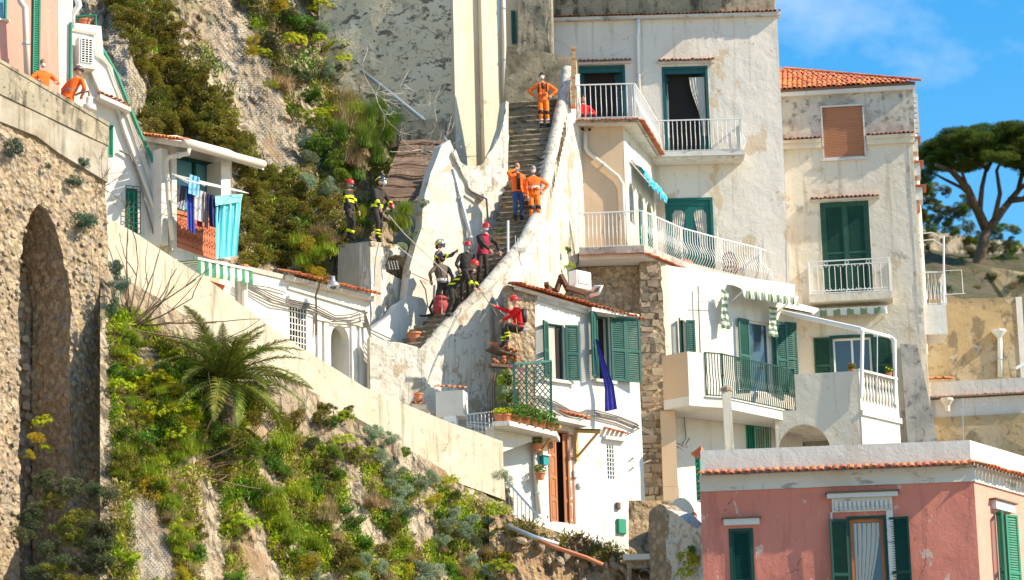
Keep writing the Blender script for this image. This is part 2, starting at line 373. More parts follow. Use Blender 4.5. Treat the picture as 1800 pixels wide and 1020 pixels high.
M['steps'] = surf('worn_stone_steps', (.24, .19, .13), [('noise', 1.5, .4, .65, (.34, .28, .2), .8), ('noise', (3, 3, 9), .5, .62, (.08, .06, .04), .85), ('noise', 10, .58, .66, (.42, .36, .27), .5)], .97, [('noise', 6, .8, .05)], rnd=.12)
M['coping'] = surf('lichened_coping', (.58, .53, .44), [('noise', 1.2, .45, .7, (.66, .61, .52), .7), ('noise', (3, 3, 4), .52, .64, (.3, .25, .18), .75), ('noise', 11, .56, .66, (.14, .11, .08), .65), ('noise', 1, .64, .68, (.5, .27, .2), .35)], .95, [('noise', 4, .8, .06), ('noise', 14, .6, .02)])
M['tile'] = surf('terracotta_roof_tile', (.52, .16, .06), [('noise', 5, .45, .65, (.6, .25, .12), .8), ('noise', 11, .58, .68, (.2, .1, .06), .7)], .85, [('noise', 14, .3, .02)], rnd=.25, hue=.012)
M['pot'] = surf('terracotta_pot', (.56, .2, .09), [('noise', 5, .5, .7, (.62, .3, .18), .6)], .8)
M['lattice'] = surf('red_brick_lattice', (.55, .17, .09), [('noise', 5, .5, .7, (.45, .14, .08), .6)], .9)
M['green'] = surf('dark_green_paint', (.007, .055, .038), [('noise', 3, .5, .75, (.014, .08, .055), .6)], .55, rnd=.12)
M['green2'] = surf('mid_green_shutter_paint', (.025, .11, .088), [('noise', (2, 2, 2), .45, .7, (.05, .16, .125), .6)], .6, rnd=.1)
M['green3'] = surf('bright_green_paint', (.02, .24, .14), [('noise', 3, .5, .7, (.03, .3, .18), .6)], .6)
M['olivegreen'] = surf('faded_bottle_green_paint', (.022, .08, .052), [('noise', (2, 2, 2), .45, .7, (.035, .11, .07), .6)], .6)
M['teal'] = surf('teal_frame_paint', (.015, .085, .09), [('noise', 3, .5, .7, (.025, .12, .12), .6)], .5)
M['turq'] = surf('turquoise_paint', (.01, .27, .28), [('noise', 3, .5, .7, (.02, .33, .33), .6)], .6)
M['glass'] = surf('window_glass', (.05, .09, .11), [], .08, spec=.8)
M['blueglass'] = surf('teal_window_glass', (.08, .25, .33), [('noise', 1, .4, .7, (.12, .33, .42), .6)], .15, spec=.6)
M['dark'] = surf('dark_room', (.025, .02, .018), [], .9)  # near black stands in for unlit interiors; their shade is put into the colour
M['brown'] = surf('brown_room_wall', (.2, .1, .05), [], .9)
M['curtain'] = surf('white_net_curtain', (.66, .63, .55), [('wave', (9, 9, .6), .3, .9, (.5, .47, .4), .6)], .9, [('wave', (9, 9, .4), .6, .05)])
M['whitepaint'] = surf('white_metal_paint', (.78, .77, .74), [('noise', 4, .6, .72, (.5, .36, .22), .45)], .5)
M['pvc'] = surf('white_plastic', (.8, .8, .78), [('noise', 3, .5, .8, (.68, .66, .6), .5)], .45)
M['pipe'] = surf('cream_drain_pipe', (.66, .6, .5), [('noise', (3, 3, 1), .5, .75, (.5, .42, .32), .6)], .5)
M['steel'] = surf('galvanised_steel', (.5, .52, .54), [('noise', 3, .5, .7, (.36, .38, .4), .6)], .35, metal=.6)
M['iron'] = surf('rusty_iron', (.16, .1, .07), [('noise', 4, .5, .7, (.3, .16, .09), .6)], .8)
M['cable'] = surf('grey_cable_sheath', (.2, .18, .16), [('noise', 4, .5, .7, (.38, .34, .3), .6)], .8)
M['rope'] = surf('pale_climbing_rope', (.6, .55, .48), [], .8)
M['wood'] = surf('varnished_wood', (.42, .16, .06), [('noise', (9, 9, .9), .45, .65, (.3, .1, .035), .7)], .5)
M['pine'] = surf('yellow_pine_wood', (.6, .34, .09), [('noise', (8, 8, 1), .45, .65, (.48, .25, .06), .6)], .6)
M['bark'] = surf('grey_brown_bark', (.16, .11, .075), [('noise', (6, 6, 1.5), .45, .62, (.07, .05, .035), .8)], .95, [('noise', (8, 8, 2), .8, .06)])
M['twig'] = surf('dry_brown_twig', (.2, .13, .08), [], .95, rnd=.3)
M['paletwig'] = surf('bleached_twig', (.5, .44, .37), [], .95, rnd=.2)
M['awnA'] = surf('white_awning_cloth', (.7, .7, .62), [('noise', 2, .5, .7, (.6, .6, .5), .5)], .9)
M['awnB'] = surf('green_awning_cloth', (.06, .22, .12), [('noise', 2, .5, .7, (.1, .28, .16), .5)], .9)
M['awnC'] = surf('faded_olive_awning_cloth', (.22, .3, .17), [('noise', 2, .5, .7, (.28, .34, .2), .5)], .9)
M['cyan'] = surf('cyan_awning_cloth', (.02, .38, .6), [('noise', 5, .5, .6, (.4, .6, .62), .8)], .9)
M['roller'] = surf('brown_roller_shutter', (.42, .18, .09), [('noise', (1, 1, 6), .5, .7, (.36, .15, .07), .6)], .6)
M['tarp'] = surf('brown_roofing_felt', (.17, .105, .07), [('noise', (1, 1, 3), .45, .65, (.25, .17, .12), .7), ('noise', 7, .6, .7, (.09, .06, .04), .6)], .9, [('noise', 3, .4, .04)])
M['grass'] = surf('hill_grass_and_soil', (.07, .075, .03), [('noise', .5, .42, .52, (.13, .09, .055), .9), ('noise', 1.5, .5, .6, (.05, .075, .025), .8)], .98, [('noise', 2, .8, .2)])
M['sand'] = surf('beach_ground', (.3, .27, .22), [('noise', .2, .45, .6, (.24, .22, .18), .8)], .98)
M['roomwhite'] = surf('pale_room', (.5, .5, .48), [], .9)

# ---------------------------------------------------------------- building components
def atZ(px, py, z):
    r = ray(px, py); return CAMLOC + r * ((z - CAMLOC.z) / r.z)

def tile_mesh(wd=.17, ln=.42, seg=5, name='roof_tile'):
    mb = MB(); pts = []
    for y, k in ((0, .86), (ln, 1.0)):
        for rr in (1.0, .84):
            for i in range(seg + 1):
                a = math.pi * i / seg; pts.append(V(-math.cos(a) * wd / 2 * k * rr, y, math.sin(a) * wd * .42 * k * rr))
    n = seg + 1; f = []
    for i in range(seg):
        f += [(i, i + 1, 2 * n + i + 1, 2 * n + i), (n + i + 1, n + i, 3 * n + i, 3 * n + i + 1), (2 * n + i, 2 * n + i + 1, 3 * n + i + 1, 3 * n + i), (i + 1, i, n + i, n + i + 1)]
    f += [(0, 2 * n, 3 * n, n), (2 * n - 1, 4 * n - 1, 3 * n - 1, n - 1)]
    mb.add(pts, f); return mb.mesh(name, M['tile'])
TILE = tile_mesh(); TILE_S = tile_mesh(.13, .3); TILE_L = tile_mesh(.2, .5)
rt = random.Random(3)
def tile_row(W, u0, u1, z0, z1, parent, proj=.15, ln=.42, pitch=.18, slope=18, me=None, name='roof_tile', back=0.0):
    """one course of barrel tiles along a wall; z may run from z0 to z1"""
    me = me or TILE; n = max(1, int(abs(u1 - u0) / pitch)); s = R(slope)
    for i in range(n):
        t = (i + .5) / n; u = u0 + (u1 - u0) * t; z = z0 + (z1 - z0) * t
        a = R(slope) + rt.uniform(-.05, .05)
        y = W.N * math.cos(a) - V(0, 0, math.sin(a)); x = (-W.U).copy(); x.rotate(Matrix.Rotation(rt.uniform(-.05, .05), 3, 'Z')); x = (x - y * x.dot(y)).normalized(); zz = x.cross(y)
        p = W.w(u, z + rt.uniform(-.008, .008), proj - ln * math.cos(s) + rt.uniform(-.015, .015)) + V(0, 0, ln * math.sin(s))
        Mx = Matrix(((x.x, y.x, zz.x, p.x), (x.y, y.y, zz.y, p.y), (x.z, y.z, zz.z, p.z), (0, 0, 0, 1)))
        piece(name, me, parent, Mx)

def frame_box(mb, W, u0, u1, z0, z1, d0, d1, fw, bottom=True):
    mb.wb(W, u0, u0 + fw, z0, z1, d0, d1); mb.wb(W, u1 - fw, u1, z0, z1, d0, d1)
    mb.wb(W, u0 + fw, u1 - fw, z1 - fw, z1, d0, d1)
    if bottom: mb.wb(W, u0 + fw, u1 - fw, z0, z0 + fw, d0, d1)

def louver_mb(W, u0, u1, z0, z1, d, th=.045, fw=.06, pitch=.065, mid=True, leaf=1):
    mb = MB()
    for k in range(leaf):
        a, b = u0 + (u1 - u0) * k / leaf + (.006 if k else 0), u0 + (u1 - u0) * (k + 1) / leaf
        frame_box(mb, W, a, b, z0, z1, d - th, d, fw)
        zs = [(z0 + fw, z1 - fw)]
        if mid and z1 - z0 > 1.0:
            zm = z0 + (z1 - z0) * .48; mb.wb(W, a + fw, b - fw, zm - .04, zm + .04, d - th, d - .001); zs = [(z0 + fw, zm - .04), (zm + .04, z1 - fw)]
        for q0, q1 in zs:
            n = max(1, int((q1 - q0) / pitch)); st = (q1 - q0) / n
            for i in range(n):
                zc = q0 + (i + .5) * st; x0, x1 = a + fw, b - fw
                mb.hexa([W.w(x0, zc - st * .62, d - .004), W.w(x1, zc - st * .62, d - .004), W.w(x1, zc - st * .62 + .008, d - .012), W.w(x0, zc - st * .62 + .008, d - .012),
                         W.w(x0, zc + st * .36, d - th + .004), W.w(x1, zc + st * .36, d - th + .004), W.w(x1, zc + st * .36 + .008, d - th), W.w(x0, zc + st * .36 + .008, d - th)])
    return mb

def swung(W, u, d, ang):
    """frame of a leaf hinged at u; ang 0 = lies along +u, 180 = along -u, swinging out towards the viewer"""
    o = Wall.__new__(Wall); h = W.w(u, 0, d); a = R(ang)
    o.A = V(h.x, h.y, 0); o.U = (W.U * math.cos(a) + W.N * math.sin(a)).normalized(); o.N = V(o.U.y, -o.U.x, 0)
    if ang > 90: o.U2 = o.U
    return o

def shutter(win, W, hinge, width, z0, z1, ang, m, d=.03, leaf=1, label=None, pitch=.065):
    o = swung(W, hinge, d, ang)
    return part('shutter', louver_mb(o, 0, width, z0, z1, .02, leaf=leaf, pitch=pitch), m, win, label)

def window(b, W, r, fm, holes, panes=2, inner='glass', fw=.06, dd=-.1, sill=None, name='window', label=None, bottom=True, cross=0, room_shade_board='dark', hole=True):
    u0, u1, z0, z1 = r
    if hole: holes.append(r)
    mb = MB(); frame_box(mb, W, u0 + .002, u1 - .002, z0 + .002, z1 - .002, dd - .07, dd, fw, bottom)
    for k in range(1, panes):
        u = u0 + (u1 - u0) * k / panes; mb.wb(W, u - fw * .6, u + fw * .6, z0 + fw, z1 - fw, dd - .06, dd - .005)
    for k in range(1, cross + 1):
        z = z0 + (z1 - z0) * k / (cross + 1); mb.wb(W, u0 + fw, u1 - fw, z - .015, z + .015, dd - .05, dd - .01)
    win = part(name, mb, M[fm] if isinstance(fm, str) else fm, b, label)
    if inner:
        for k in range(panes):
            a, c = u0 + (u1 - u0) * k / panes, u0 + (u1 - u0) * (k + 1) / panes
            part('pane', MB().wb(W, a + fw * .6, c - fw * .6, z0 + fw * .9, z1 - fw * .9, dd - .05, dd - .035), M[inner], win)
    part('room', MB().wb(W, u0 + .004, u1 - .004, z0 + .004, z1 - .004, -.295, -.285), M[room_shade_board], win)  # thin board painted dark in place of the unlit space behind
    if sill:
        part('sill', MB().wb(W, u0 - .06, u1 + .06, z0 - .06, z0 - .003, -.05, .07), M[sill], win)
    return win

def curtain(win, W, u0, u1, z0, z1, d, gather=0.0, m=None, side=1):
    """hanging cloth with folds, gathered to one side towards its foot"""
    g = []; n = 26
    for k in range(9):
        t = k / 8; row = []
        for i in range(n + 1):
            s = i / n
            if gather:
                s2 = s * (1 - gather * math.sin(t * math.pi * .55) ** 2); s2 = s2 if side > 0 else 1 - (1 - s) * (1 - gather * math.sin(t * math.pi * .55) ** 2)
            else: s2 = s
            row.append(W.w(u0 + (u1 - u0) * s2, z1 + (z0 - z1) * t, d + .014 * math.sin(i * 1.3 + t)))
        g.append(row)
    mb = MB(); mb.sheet(g)
    return part('curtain', mb, m or M['curtain'], win, smooth=True)

def grille(b, W, u0, u1, z0, z1, d, nu, nz, m, name='grille', r=.012, label=None):
    mb = MB()
    for i in range(nu + 1): u = u0 + (u1 - u0) * i / nu; mb.wb(W, u - r, u + r, z0, z1, d - r, d + r)
    for k in range(nz + 1):
        z = z0 + (z1 - z0) * k / nz; mb.wb(W, u0 - r, u1 + r, z - r * .8, z + r * .8, d - r * .8, d + r * 1.3)
    return part(name, mb, m, b, label)

STRAIGHT = [(0, 0), (0, 1)]
def bellied(b=.16): return [(0.0, 0.0), (b * .55, .1), (b, .22), (b * .9, .34), (b * .35, .5), (0, .62), (-.01, .8), (0, 1)]
def railing(parent, pts, h, pitch, profile, m, r=.012, posts=(), rr=.022, sub_mid=None, name='baluster', ends=True, bottom=True):
    """handrail along pts (floor level), each baluster an object of its own"""
    mb = MB(); up = V(0, 0, h)
    for a, b in zip(pts, pts[1:]):
        mb.bar(a + up, b + up, rr * 2, rr * 1.5)
        if bottom: mb.bar(a + V(0, 0, .04), b + V(0, 0, .04), rr * 1.5, rr * 1.2)
    allp = list(posts) or ([0, len(pts) - 1] if ends else [])
    for i in allp:
        p = pts[i]; mb.bar(p, p + up * 1.005, rr * 2, rr * 2, up=V(0, 1, 0))
    rl = part('handrail', mb, m, parent)
    me = MB().tube([V(0, o, z * (h - .03) + .01) for o, z in profile], r, 5).mesh(name, m, smooth=False)
    for a, b in zip(pts, pts[1:]):
        d = b - a; L_ = V(d.x, d.y, 0).length; n = max(1, int(round(L_ / pitch))); x = V(d.x, d.y, 0).normalized(); y = V(x.y, -x.x, 0)
        for i in range(n):
            p = a + d * ((i + .5) / n)
            piece(name, me, parent, Matrix(((x.x, y.x, 0, p.x), (x.y, y.y, 0, p.y), (0, 0, 1, p.z), (0, 0, 0, 1))))
    return rl

def slab(pts_out, back, th, mb=None):
    """floor slab with an outline: outer points (world, at floor level) and inner points"""
    mb = mb or MB(); o = list(pts_out) + list(reversed(back)); n = len(o)
    mb.add(o + [p - V(0, 0, th) for p in o], [tuple(reversed(range(n))), tuple(range(n, 2 * n))] + [(i, (i + 1) % n, n + (i + 1) % n, n + i) for i in range(n)])
    return mb

def body(parent, W, u0, u1, z0, z1, depth, m, d1=-.3, name='side_walls'):
    return part(name, MB().wb(W, u0, u1, z0, z1, -depth, d1), m, parent)

def awning(name, label, W, u0, u1, z, proj, drop, val, mA, mB_, nstr, group=None, pitch_top=True, rear=None, cat='awning'):
    """striped awning: sloping cloth in strips, scalloped valance and front bar"""
    t = thing(name, label, cat, W.w((u0 + u1) / 2, z, 0), group)
    A, B = MB(), MB()
    for i in range(nstr):
        a, b = u0 + (u1 - u0) * i / nstr, u0 + (u1 - u0) * (i + 1) / nstr; mb = A if i % 2 == 0 else B
        top = [[W.w(a, z, .03), W.w(b, z, .03)], [W.w(a, z - drop * .45, proj * .5), W.w(b, z - drop * .45, proj * .5)], [W.w(a, z - drop, proj), W.w(b, z - drop, proj)]]
        mb.sheet(top)
        ks = 4; g = []
        for j in range(4):
            g.append([W.w(a + (b - a) * k / ks, z - drop - (val * (.82 + .18 * math.sin(math.pi * ((k / ks + (i % 2)) / 2)))) * j / 3, proj + .015 * math.sin(k * 1.5 + i) * j) for k in range(ks + 1)])
        mb.sheet(g)
    part('light_stripes', A, M[mA], t); part('coloured_stripes', B, M[mB_], t)
    part('front_bar', MB().wb(W, u0 - .03, u1 + .03, z - drop - .03, z - drop + .03, proj - .05, proj + .0), M['whitepaint'], t)
    ar = MB()
    for u in (u0 + .1, u1 - .1): ar.bar(W.w(u, z - drop - .25, 0), W.w(u, z - drop - .02, proj - .04), .03)
    part('folding_arm', ar, M['whitepaint'], t)
    return t

def pipe(pts, r=.055, m='pipe', name='drain_pipe', label='', cat='pipe', brackets=True, group=None):
    t = thing(name, label, cat, pts[-1].copy(), group)
    part('pipe', MB().tube(pts, r, 8), M[m], t, smooth=True)
    if brackets:
        for i, (a, b) in enumerate(zip(pts, pts[1:])):
            if (b - a).length > .7:
                d = (b - a).normalized(); c = a + (b - a) * .5
                part('bracket', MB().tube([c - d * .03, c + d * .03], r * 1.35, 8), M['steel'], t)
    return t

def catenary(a, b, sag, n=10):
    return [a + (b - a) * (i / n) - V(0, 0, sag * 4 * (i / n) * (1 - i / n)) for i in range(n + 1)]
def cable(pts, label, r=.014, m='cable', group=None, name='cable', strands=1, cat='cable'):
    mb = MB()
    for s in range(strands):
        o = V(rt.uniform(-.02, .02), rt.uniform(-.02, .02), -.035 * s) if s else V(0, 0, 0)
        mb.tube([p + o + V(0, 0, rt.uniform(-.012, .012)) for p in pts], r, 5)
    return single(name, mb, M[m], label, cat, pts[0], group)

def potted(x, label, r=.14, h=.22, plant='leafy', flower=None, m='pot', group=None, leafm=None, name='potted_plant', ph=.35):
    t = thing(name, label, 'potted plant', x, group)
    part('pot', MB().lathe(x, [(r * .68, 0), (r * .95, h * .82), (r * 1.08, h * .82), (r * 1.08, h), (r * .92, h), (r * .9, h * .9)], 14), M[m], t, smooth=False)
    part('soil', MB().lathe(x, [(r * .88, h * .86), (r * .88, h * .9)], 12), M['earth'], t)
    if plant:
        part('foliage', leaf_cloud(x + V(0, 0, h + ph * .45), r * 1.25, r * 1.25, ph * .6, 170, .05, rt), leafm or M['leaf_green'], t)
    if flower:
        mb = MB()
        for i in range(7):
            a = rt.uniform(0, 6.28); mb.ball(x + V(math.cos(a) * r * .9, math.sin(a) * r * .9 - .03, h + rt.uniform(.3, .9) * ph), .028, .028, .022, 6, 4)
        part('flowers', mb, M[flower], t)
    return t

def leaf_cloud(c, rx, ry, rz, n, s, rnd, shell=.55, elong=1.6):
    mb = MB()
    for i in range(n):
        while True:
            p = V(rnd.uniform(-1, 1), rnd.uniform(-1, 1), rnd.uniform(-1, 1))
            if shell * rnd.random() < p.length < 1: break
        q = c + V(p.x * rx, p.y * ry, p.z * rz)
        a = V(rnd.gauss(0, 1), rnd.gauss(0, 1), rnd.gauss(0, .7)).normalized(); b = a.cross(V(rnd.gauss(0, 1), rnd.gauss(0, 1), rnd.gauss(0, 1))).normalized()
        l = s * rnd.uniform(.6, 1.3)
        mb.add([q - a * l * elong * .5, q + b * l * .4, q + a * l * elong * .5, q - b * l * .4], [(0, 1, 2, 3)])
    return mb
def leafmat(name, c, c2, rough=.6, rnd=.25, hue=.02, c3=None):
    ly = [('noise', 2.0, .42, .62, c2, .9)]
    if c3: ly.append(('noise', 6.0, .58, .66, c3, .8))
    m = surf(name, c, ly, rough, (), rnd=rnd, hue=hue, spec=.25)
    nt_ = m.node_tree; b = nt_.nodes['Principled BSDF']
    tr = nt_.nodes.new('ShaderNodeBsdfTranslucent'); ms = nt_.nodes.new('ShaderNodeMixShader'); ms.inputs[0].default_value = .28
    out = [n for n in nt_.nodes if n.type == 'OUTPUT_MATERIAL'][0]
    src = b.inputs['Base Color'].links[0].from_socket
    nt_.links.new(src, tr.inputs['Color']); nt_.links.new(b.outputs[0], ms.inputs[1]); nt_.links.new(tr.outputs[0], ms.inputs[2]); nt_.links.new(ms.outputs[0], out.inputs['Surface'])
    return m
M['leaf_olive'] = leafmat('olive_brown_leaves', (.24, .21, .03), (.12, .13, .02), c3=(.46, .36, .03))
M['leaf_dark'] = leafmat('dark_evergreen_leaves', (.13, .15, .06), (.07, .085, .035), c3=(.3, .28, .13))
M['leaf_green'] = leafmat('fresh_green_leaves', (.15, .25, .025), (.09, .17, .02), c3=(.3, .36, .03))
M['leaf_yellow'] = leafmat('yellow_green_leaves', (.42, .46, .01), (.28, .36, .015), c3=(.6, .5, .01))
M['leaf_silver'] = leafmat('silver_grey_leaves', (.3, .36, .22), (.2, .26, .16), c3=(.42, .47, .3))
M['leaf_blue'] = leafmat('blue_green_leaves', (.08, .16, .1), (.05, .1, .07), c3=(.15, .24, .15))
M['leaf_gold'] = leafmat('gold_flowering_leaves', (.55, .42, .02), (.34, .32, .02), c3=(.55, .36, .02))
M['leaf_pine'] = leafmat('pine_needles', (.1, .15, .02), (.055, .095, .015), c3=(.2, .27, .04), rnd=.2)
M['grass_dry'] = leafmat('dry_straw_grass', (.42, .32, .15), (.32, .22, .1), c3=(.5, .42, .2))
M['grass_green'] = leafmat('bright_grass_blades', (.3, .36, .02), (.18, .28, .02), c3=(.48, .45, .03))
M['palm'] = leafmat('palm_leaflets', (.19, .21, .03), (.1, .14, .02), c3=(.38, .34, .05), rnd=.2)
M['flower_red'] = surf('red_petals', (.6, .02, .04)); M['flower_pink'] = surf('pink_petals', (.7, .08, .25)); M['flower_yellow'] = surf('yellow_petals', (.8, .6, .02)); M['flower_purple'] = surf('dark_purple_petals', (.2, .02, .07))

# ---------------------------------------------------------------- ground
YOFF = 4.0
_g = MB(); _g.add([V(-2500, -300, -.6), V(2500, -300, -.6), V(2500, 4500, -.6), V(-2500, 4500, -.6)], [(0, 1, 2, 3)])
struct('ground', _g, M['sand'], 'bare ground at the foot of the slope')

# ---------------------------------------------------------------- N: tall pale house with green glazed doors
WN = Wall(965, 97, 1385, 97, 300)
def poly_px(W, pts, d=0): return [W.uz(x, y, d) for x, y in pts]
bN = thing('tall_pale_house', 'tall pale house with dark stained top band, green glazed doors and two white railed balconies', 'house', WN.w(WN.uz(1180, 520)[0], WN.uz(1180, 620)[1], -2))
hN = []
uL, uR = WN.uz(962, 300)[0], WN.uz(1379, 300)[0]
zcor = WN.uz(1170, 34)[1]; ztop = WN.uz(1170, -70)[1]; zbot = WN.uz(1180, 760)[1]
def arched_door(b, W, r, holes, ajar=0, curt=True, label=None):
    u0, u1, z0, z1 = r; holes.append(r)
    mb = MB(); frame_box(mb, W, u0 + .002, u1 - .002, z0, z1 - .002, -.16, .02, .09, False)
    mb.wb(W, u0 + .09, u1 - .09, z1 - .25, z1 - .09, -.12, -.02)
    d = part('glazed_door', mb, M['teal'] if ajar else M['green2b'], b, label)
    m = M['teal'] if ajar else M['green2b']; zt = z1 - .25; lw = (u1 - u0 - .18) / 2
    for side in (0, 1):
        if ajar:
            o = swung(W, u0 + .09 if side == 0 else u1 - .09, -.1, -62 if side == 0 else 180 + 40); a0, a1 = 0, lw * 1.02
        else:
            o = W; a0 = u0 + .09 + lw * side; a1 = a0 + lw
        dd = -.04 if not ajar else .02
        lm = MB(); fw = .13; c = .1
        lm.wb(o, a0, a0 + fw, z0, zt, dd - .05, dd); lm.wb(o, a1 - fw, a1, z0, zt, dd - .05, dd)
        lm.wb(o, a0 + fw, a1 - fw, z0, z0 + (zt - z0) * .26, dd - .05, dd - .01); lm.wb(o, a0 + fw, a1 - fw, zt - .16, zt, dd - .05, dd)
        for sx in ((a0 + fw, 1), (a1 - fw, -1)):
            lm.prism(o, [(sx[0], zt - .16 - c * 1.6), (sx[0] + sx[1] * c, zt - .16), (sx[0], zt - .16)][::sx[1]], dd - .05, dd - .001)
        part('door_leaf', lm, m, d)
        part('pane', MB().wb(o, a0 + fw, a1 - fw, z0 + (zt - z0) * .26, zt - .16, dd - .04, dd - .03), M['glass'], d)
        if curt: curtain(d, o, a0 + fw + .01, a1 - fw - .01, z0 + (zt - z0) * .26, zt - .16, dd + (-.015), .45, side=1 if side == 0 else -1)
    part('room', MB().wb(W, u0 + .004, u1 - .004, z0 + .004, z1 - .004, -.295, -.285), M['dark'], d)
    return d
M['green2b'] = surf('deep_green_door_paint', (.012, .12, .1), [('noise', 3, .5, .7, (.02, .16, .13), .6)], .45)
d1 = arched_door(bN, WN, WN.rect(1018, 115, 1100, 214), hN, 1); d2 = arched_door(bN, WN, WN.rect(1166, 117, 1247, 277), hN, 1)
d3 = arched_door(bN, WN, WN.rect(1171, 348, 1255, 474), hN, 0)
curtain(d2, WN, WN.rect(1213, 130, 1240, 240)[0], WN.rect(1213, 130, 1240, 240)[1], WN.uz(1225, 238)[1], WN.uz(1225, 135)[1], -.06, .75, side=-1)
part('wall', wall_mesh(WN, [(uL, zbot), (uR, zbot), (uR, zcor), (uL, zcor)], hN, .3, .45, .03, 1), M['facade'], bN)
part('stained_top_band', wall_mesh(WN, [(uL, zcor + .12), (uR - .05, zcor + .12), (uR - .05, ztop), (uL, ztop)], [], .35, .4, .05, 2), M['grime'], bN)
part('cornice_slab', MB().wb(WN, uL, uR + .1, zcor + .003, zcor + .1, -.35, .2), M['cornice'], bN)
part('side_walls', MB().wb(WN, uL, uR, zbot, ztop, -8, -.352), M['facade'], bN)
tile_row(WN, uL, uR + .12, zcor + .1, zcor + .1, bN, .27, .3, .14, 14, TILE_S)
for x0, x1, y in ((1016, 1110, 110), (1156, 1256, 109)):
    a, b_ = WN.rect(x0, y - 3, x1, y + 3)[:2]; z = WN.uz((x0 + x1) / 2, y + 1)[1]
    part('lintel', MB().wb(WN, a, b_, z - .05, z + .02, -.1, .1), M['cornice'], bN); tile_row(WN, a, b_, z + .02, z + .02, bN, .24, .3, .135, 16, TILE_S)
# unseen eave above the frame, added to throw slanting shade on the facade, and an upstairs balcony door of the return wing at the far left
part('upper_eave', MB().wb(WN, uL, uR + .4, ztop + .0, ztop + .18, -8, 1.5), M['cornice'], bN)

# wing with peach front and the roof balcony
YW = 92.6
WO = Wall(1016, YW, 1098, YW, 300)
oL, oR = WO.uz(1016, 300)[0], WO.uz(1098, 300)[0]
zr = WO.uz(1060, 212)[1]; zfl = WO.uz(1060, 436)[1]
WOs = Wall(1098, YW, 1152, 96.95, 300); lside = WOs.uz(1152, 300)[0]
bO = thing('peach_wing', 'narrow wing with shaded peach front, white arched side and tiled terrace edge', 'house wing', WO.w(oL, zfl, -1))
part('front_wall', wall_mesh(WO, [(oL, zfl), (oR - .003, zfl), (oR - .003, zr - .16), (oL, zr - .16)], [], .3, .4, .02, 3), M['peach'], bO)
hs2 = []
def arch_poly(u0, u1, z0, z1, n=8):
    r_ = (u1 - u0) / 2; c = (u0 + u1) / 2
    return [(u0, z0), (u1, z0), (u1, z1 - r_ * 1.2)] + [(c + r_ * math.cos(math.pi * k / n), z1 - r_ * 1.2 + r_ * 1.2 * math.sin(math.pi * k / n)) for k in range(1, n)] + [(u0, z1 - r_ * 1.2)]
arches = []
for k, (a, b_) in enumerate(((.5, 1.15), (1.75, 2.55), (2.95, 3.75))):
    z0 = zfl + (1.0 if k == 0 else .02); arches.append((a, b_, z0, zfl + 2.35)); hs2.append(arch_poly(a, b_, z0, zfl + 2.35))
part('side_wall', wall_mesh(WOs, [(0.003, zfl), (lside, zfl), (lside, zr - .16), (0.003, zr - .16)], hs2, .3, .4, .02, 4), M['white'], bO)
for k, (a, b_, z0, z1) in enumerate(arches):
    w_ = part('arched_window', MB().prism(WOs, arch_poly(a + .01, b_ - .01, z0 + .01, z1 - .01), -.28, -.2), M['glass'], bO)
    if k: part('shutter', louver_mb(WOs, a + .02, b_ - .02, z0 + .02, z1 - .45, -.1, leaf=2), M['green3'], w_)
part('infill', MB().wb(WO, oL, oR - .31, zfl, zr - .17, -4.3, -.31), M['dark'], bO)
# terrace slab on the wing
zs_ = zr - .16
t0, t1 = WO.w(oL, zs_ + .14, .35), WO.w(oR + .5, zs_ + .14, .35); t2 = P(1166, 290, 96.9); t2.z = t1.z; b0, b2 = WO.w(oL, zs_ + .14, -4.38), None
part('terrace_slab', slab([t0, t1, t2], [b0, b0 + V(.01, 0, 0)], .13), M['sooty'], bO)
part('soffit', slab([V(t0.x, t0.y + .05, zs_), V(t1.x - .08, t1.y + .05, zs_), V(t2.x - .08, t2.y, zs_)], [V(b0.x, b0.y, zs_), V(b0.x + .01, b0.y, zs_)], .06), M['white'], bO)
tile_row(WO, oL, oR + .5, zs_ + .02, zs_ + .02, bO, .47, .26, .12, 14, TILE_S)
Wtr = Wall.__new__(Wall); Wtr.A = V(t1.x, t1.y, 0); Wtr.U = V(t2.x - t1.x, t2.y - t1.y, 0).normalized(); Wtr.N = V(Wtr.U.y, -Wtr.U.x, 0)
tile_row(Wtr, 0, (t2 - t1).length, zs_ + .02, zs_ + .02, bO, .12, .26, .12, 14, TILE_S)
h1 = P(1060, 153, YW).z - (zs_ + .14)
railing(bO, [t0 + V(.05, .08, 0), t1 + V(-.1, .08, 0), t2 + V(-.1, -.05, 0)], h1, .17, bellied(.1), M['whitepaint'], .013, posts=[0, 1, 2])
# mid balcony of the tall house
rb = WN.rect(1146, 222, 1308, 277)
balc = thing('white_balcony', 'narrow white balcony in front of the half open door of the tall pale house', 'balcony', WN.w(rb[0], rb[2], .5))
p0, p1, p2, p3 = WN.w(rb[0] - .3, rb[2], .02), WN.w(rb[0] - .3, rb[2], .8), WN.w(rb[1] - .05, rb[2], .8), WN.w(rb[1] - .05, rb[2], .02)
part('slab', slab([p1, p2], [p0, p3], .17), M['cornice'], balc)
part('under_moulding', MB().wb(WN, rb[0] - .28, rb[1] - .12, rb[2] - .26, rb[2] - .173, .02, .72), M['facade'], balc)
railing(balc, [p1 + V(0, .06, 0), p2 + V(-.06, .06, 0), p3 + V(-.06, 0, 0)], rb[3] - rb[2], .15, [(0, 0), (.03, .1), (.09, .25), (.07, .4), (.0, .6), (0, 1)], M['whitepaint'], .013, posts=[0, 1, 2])

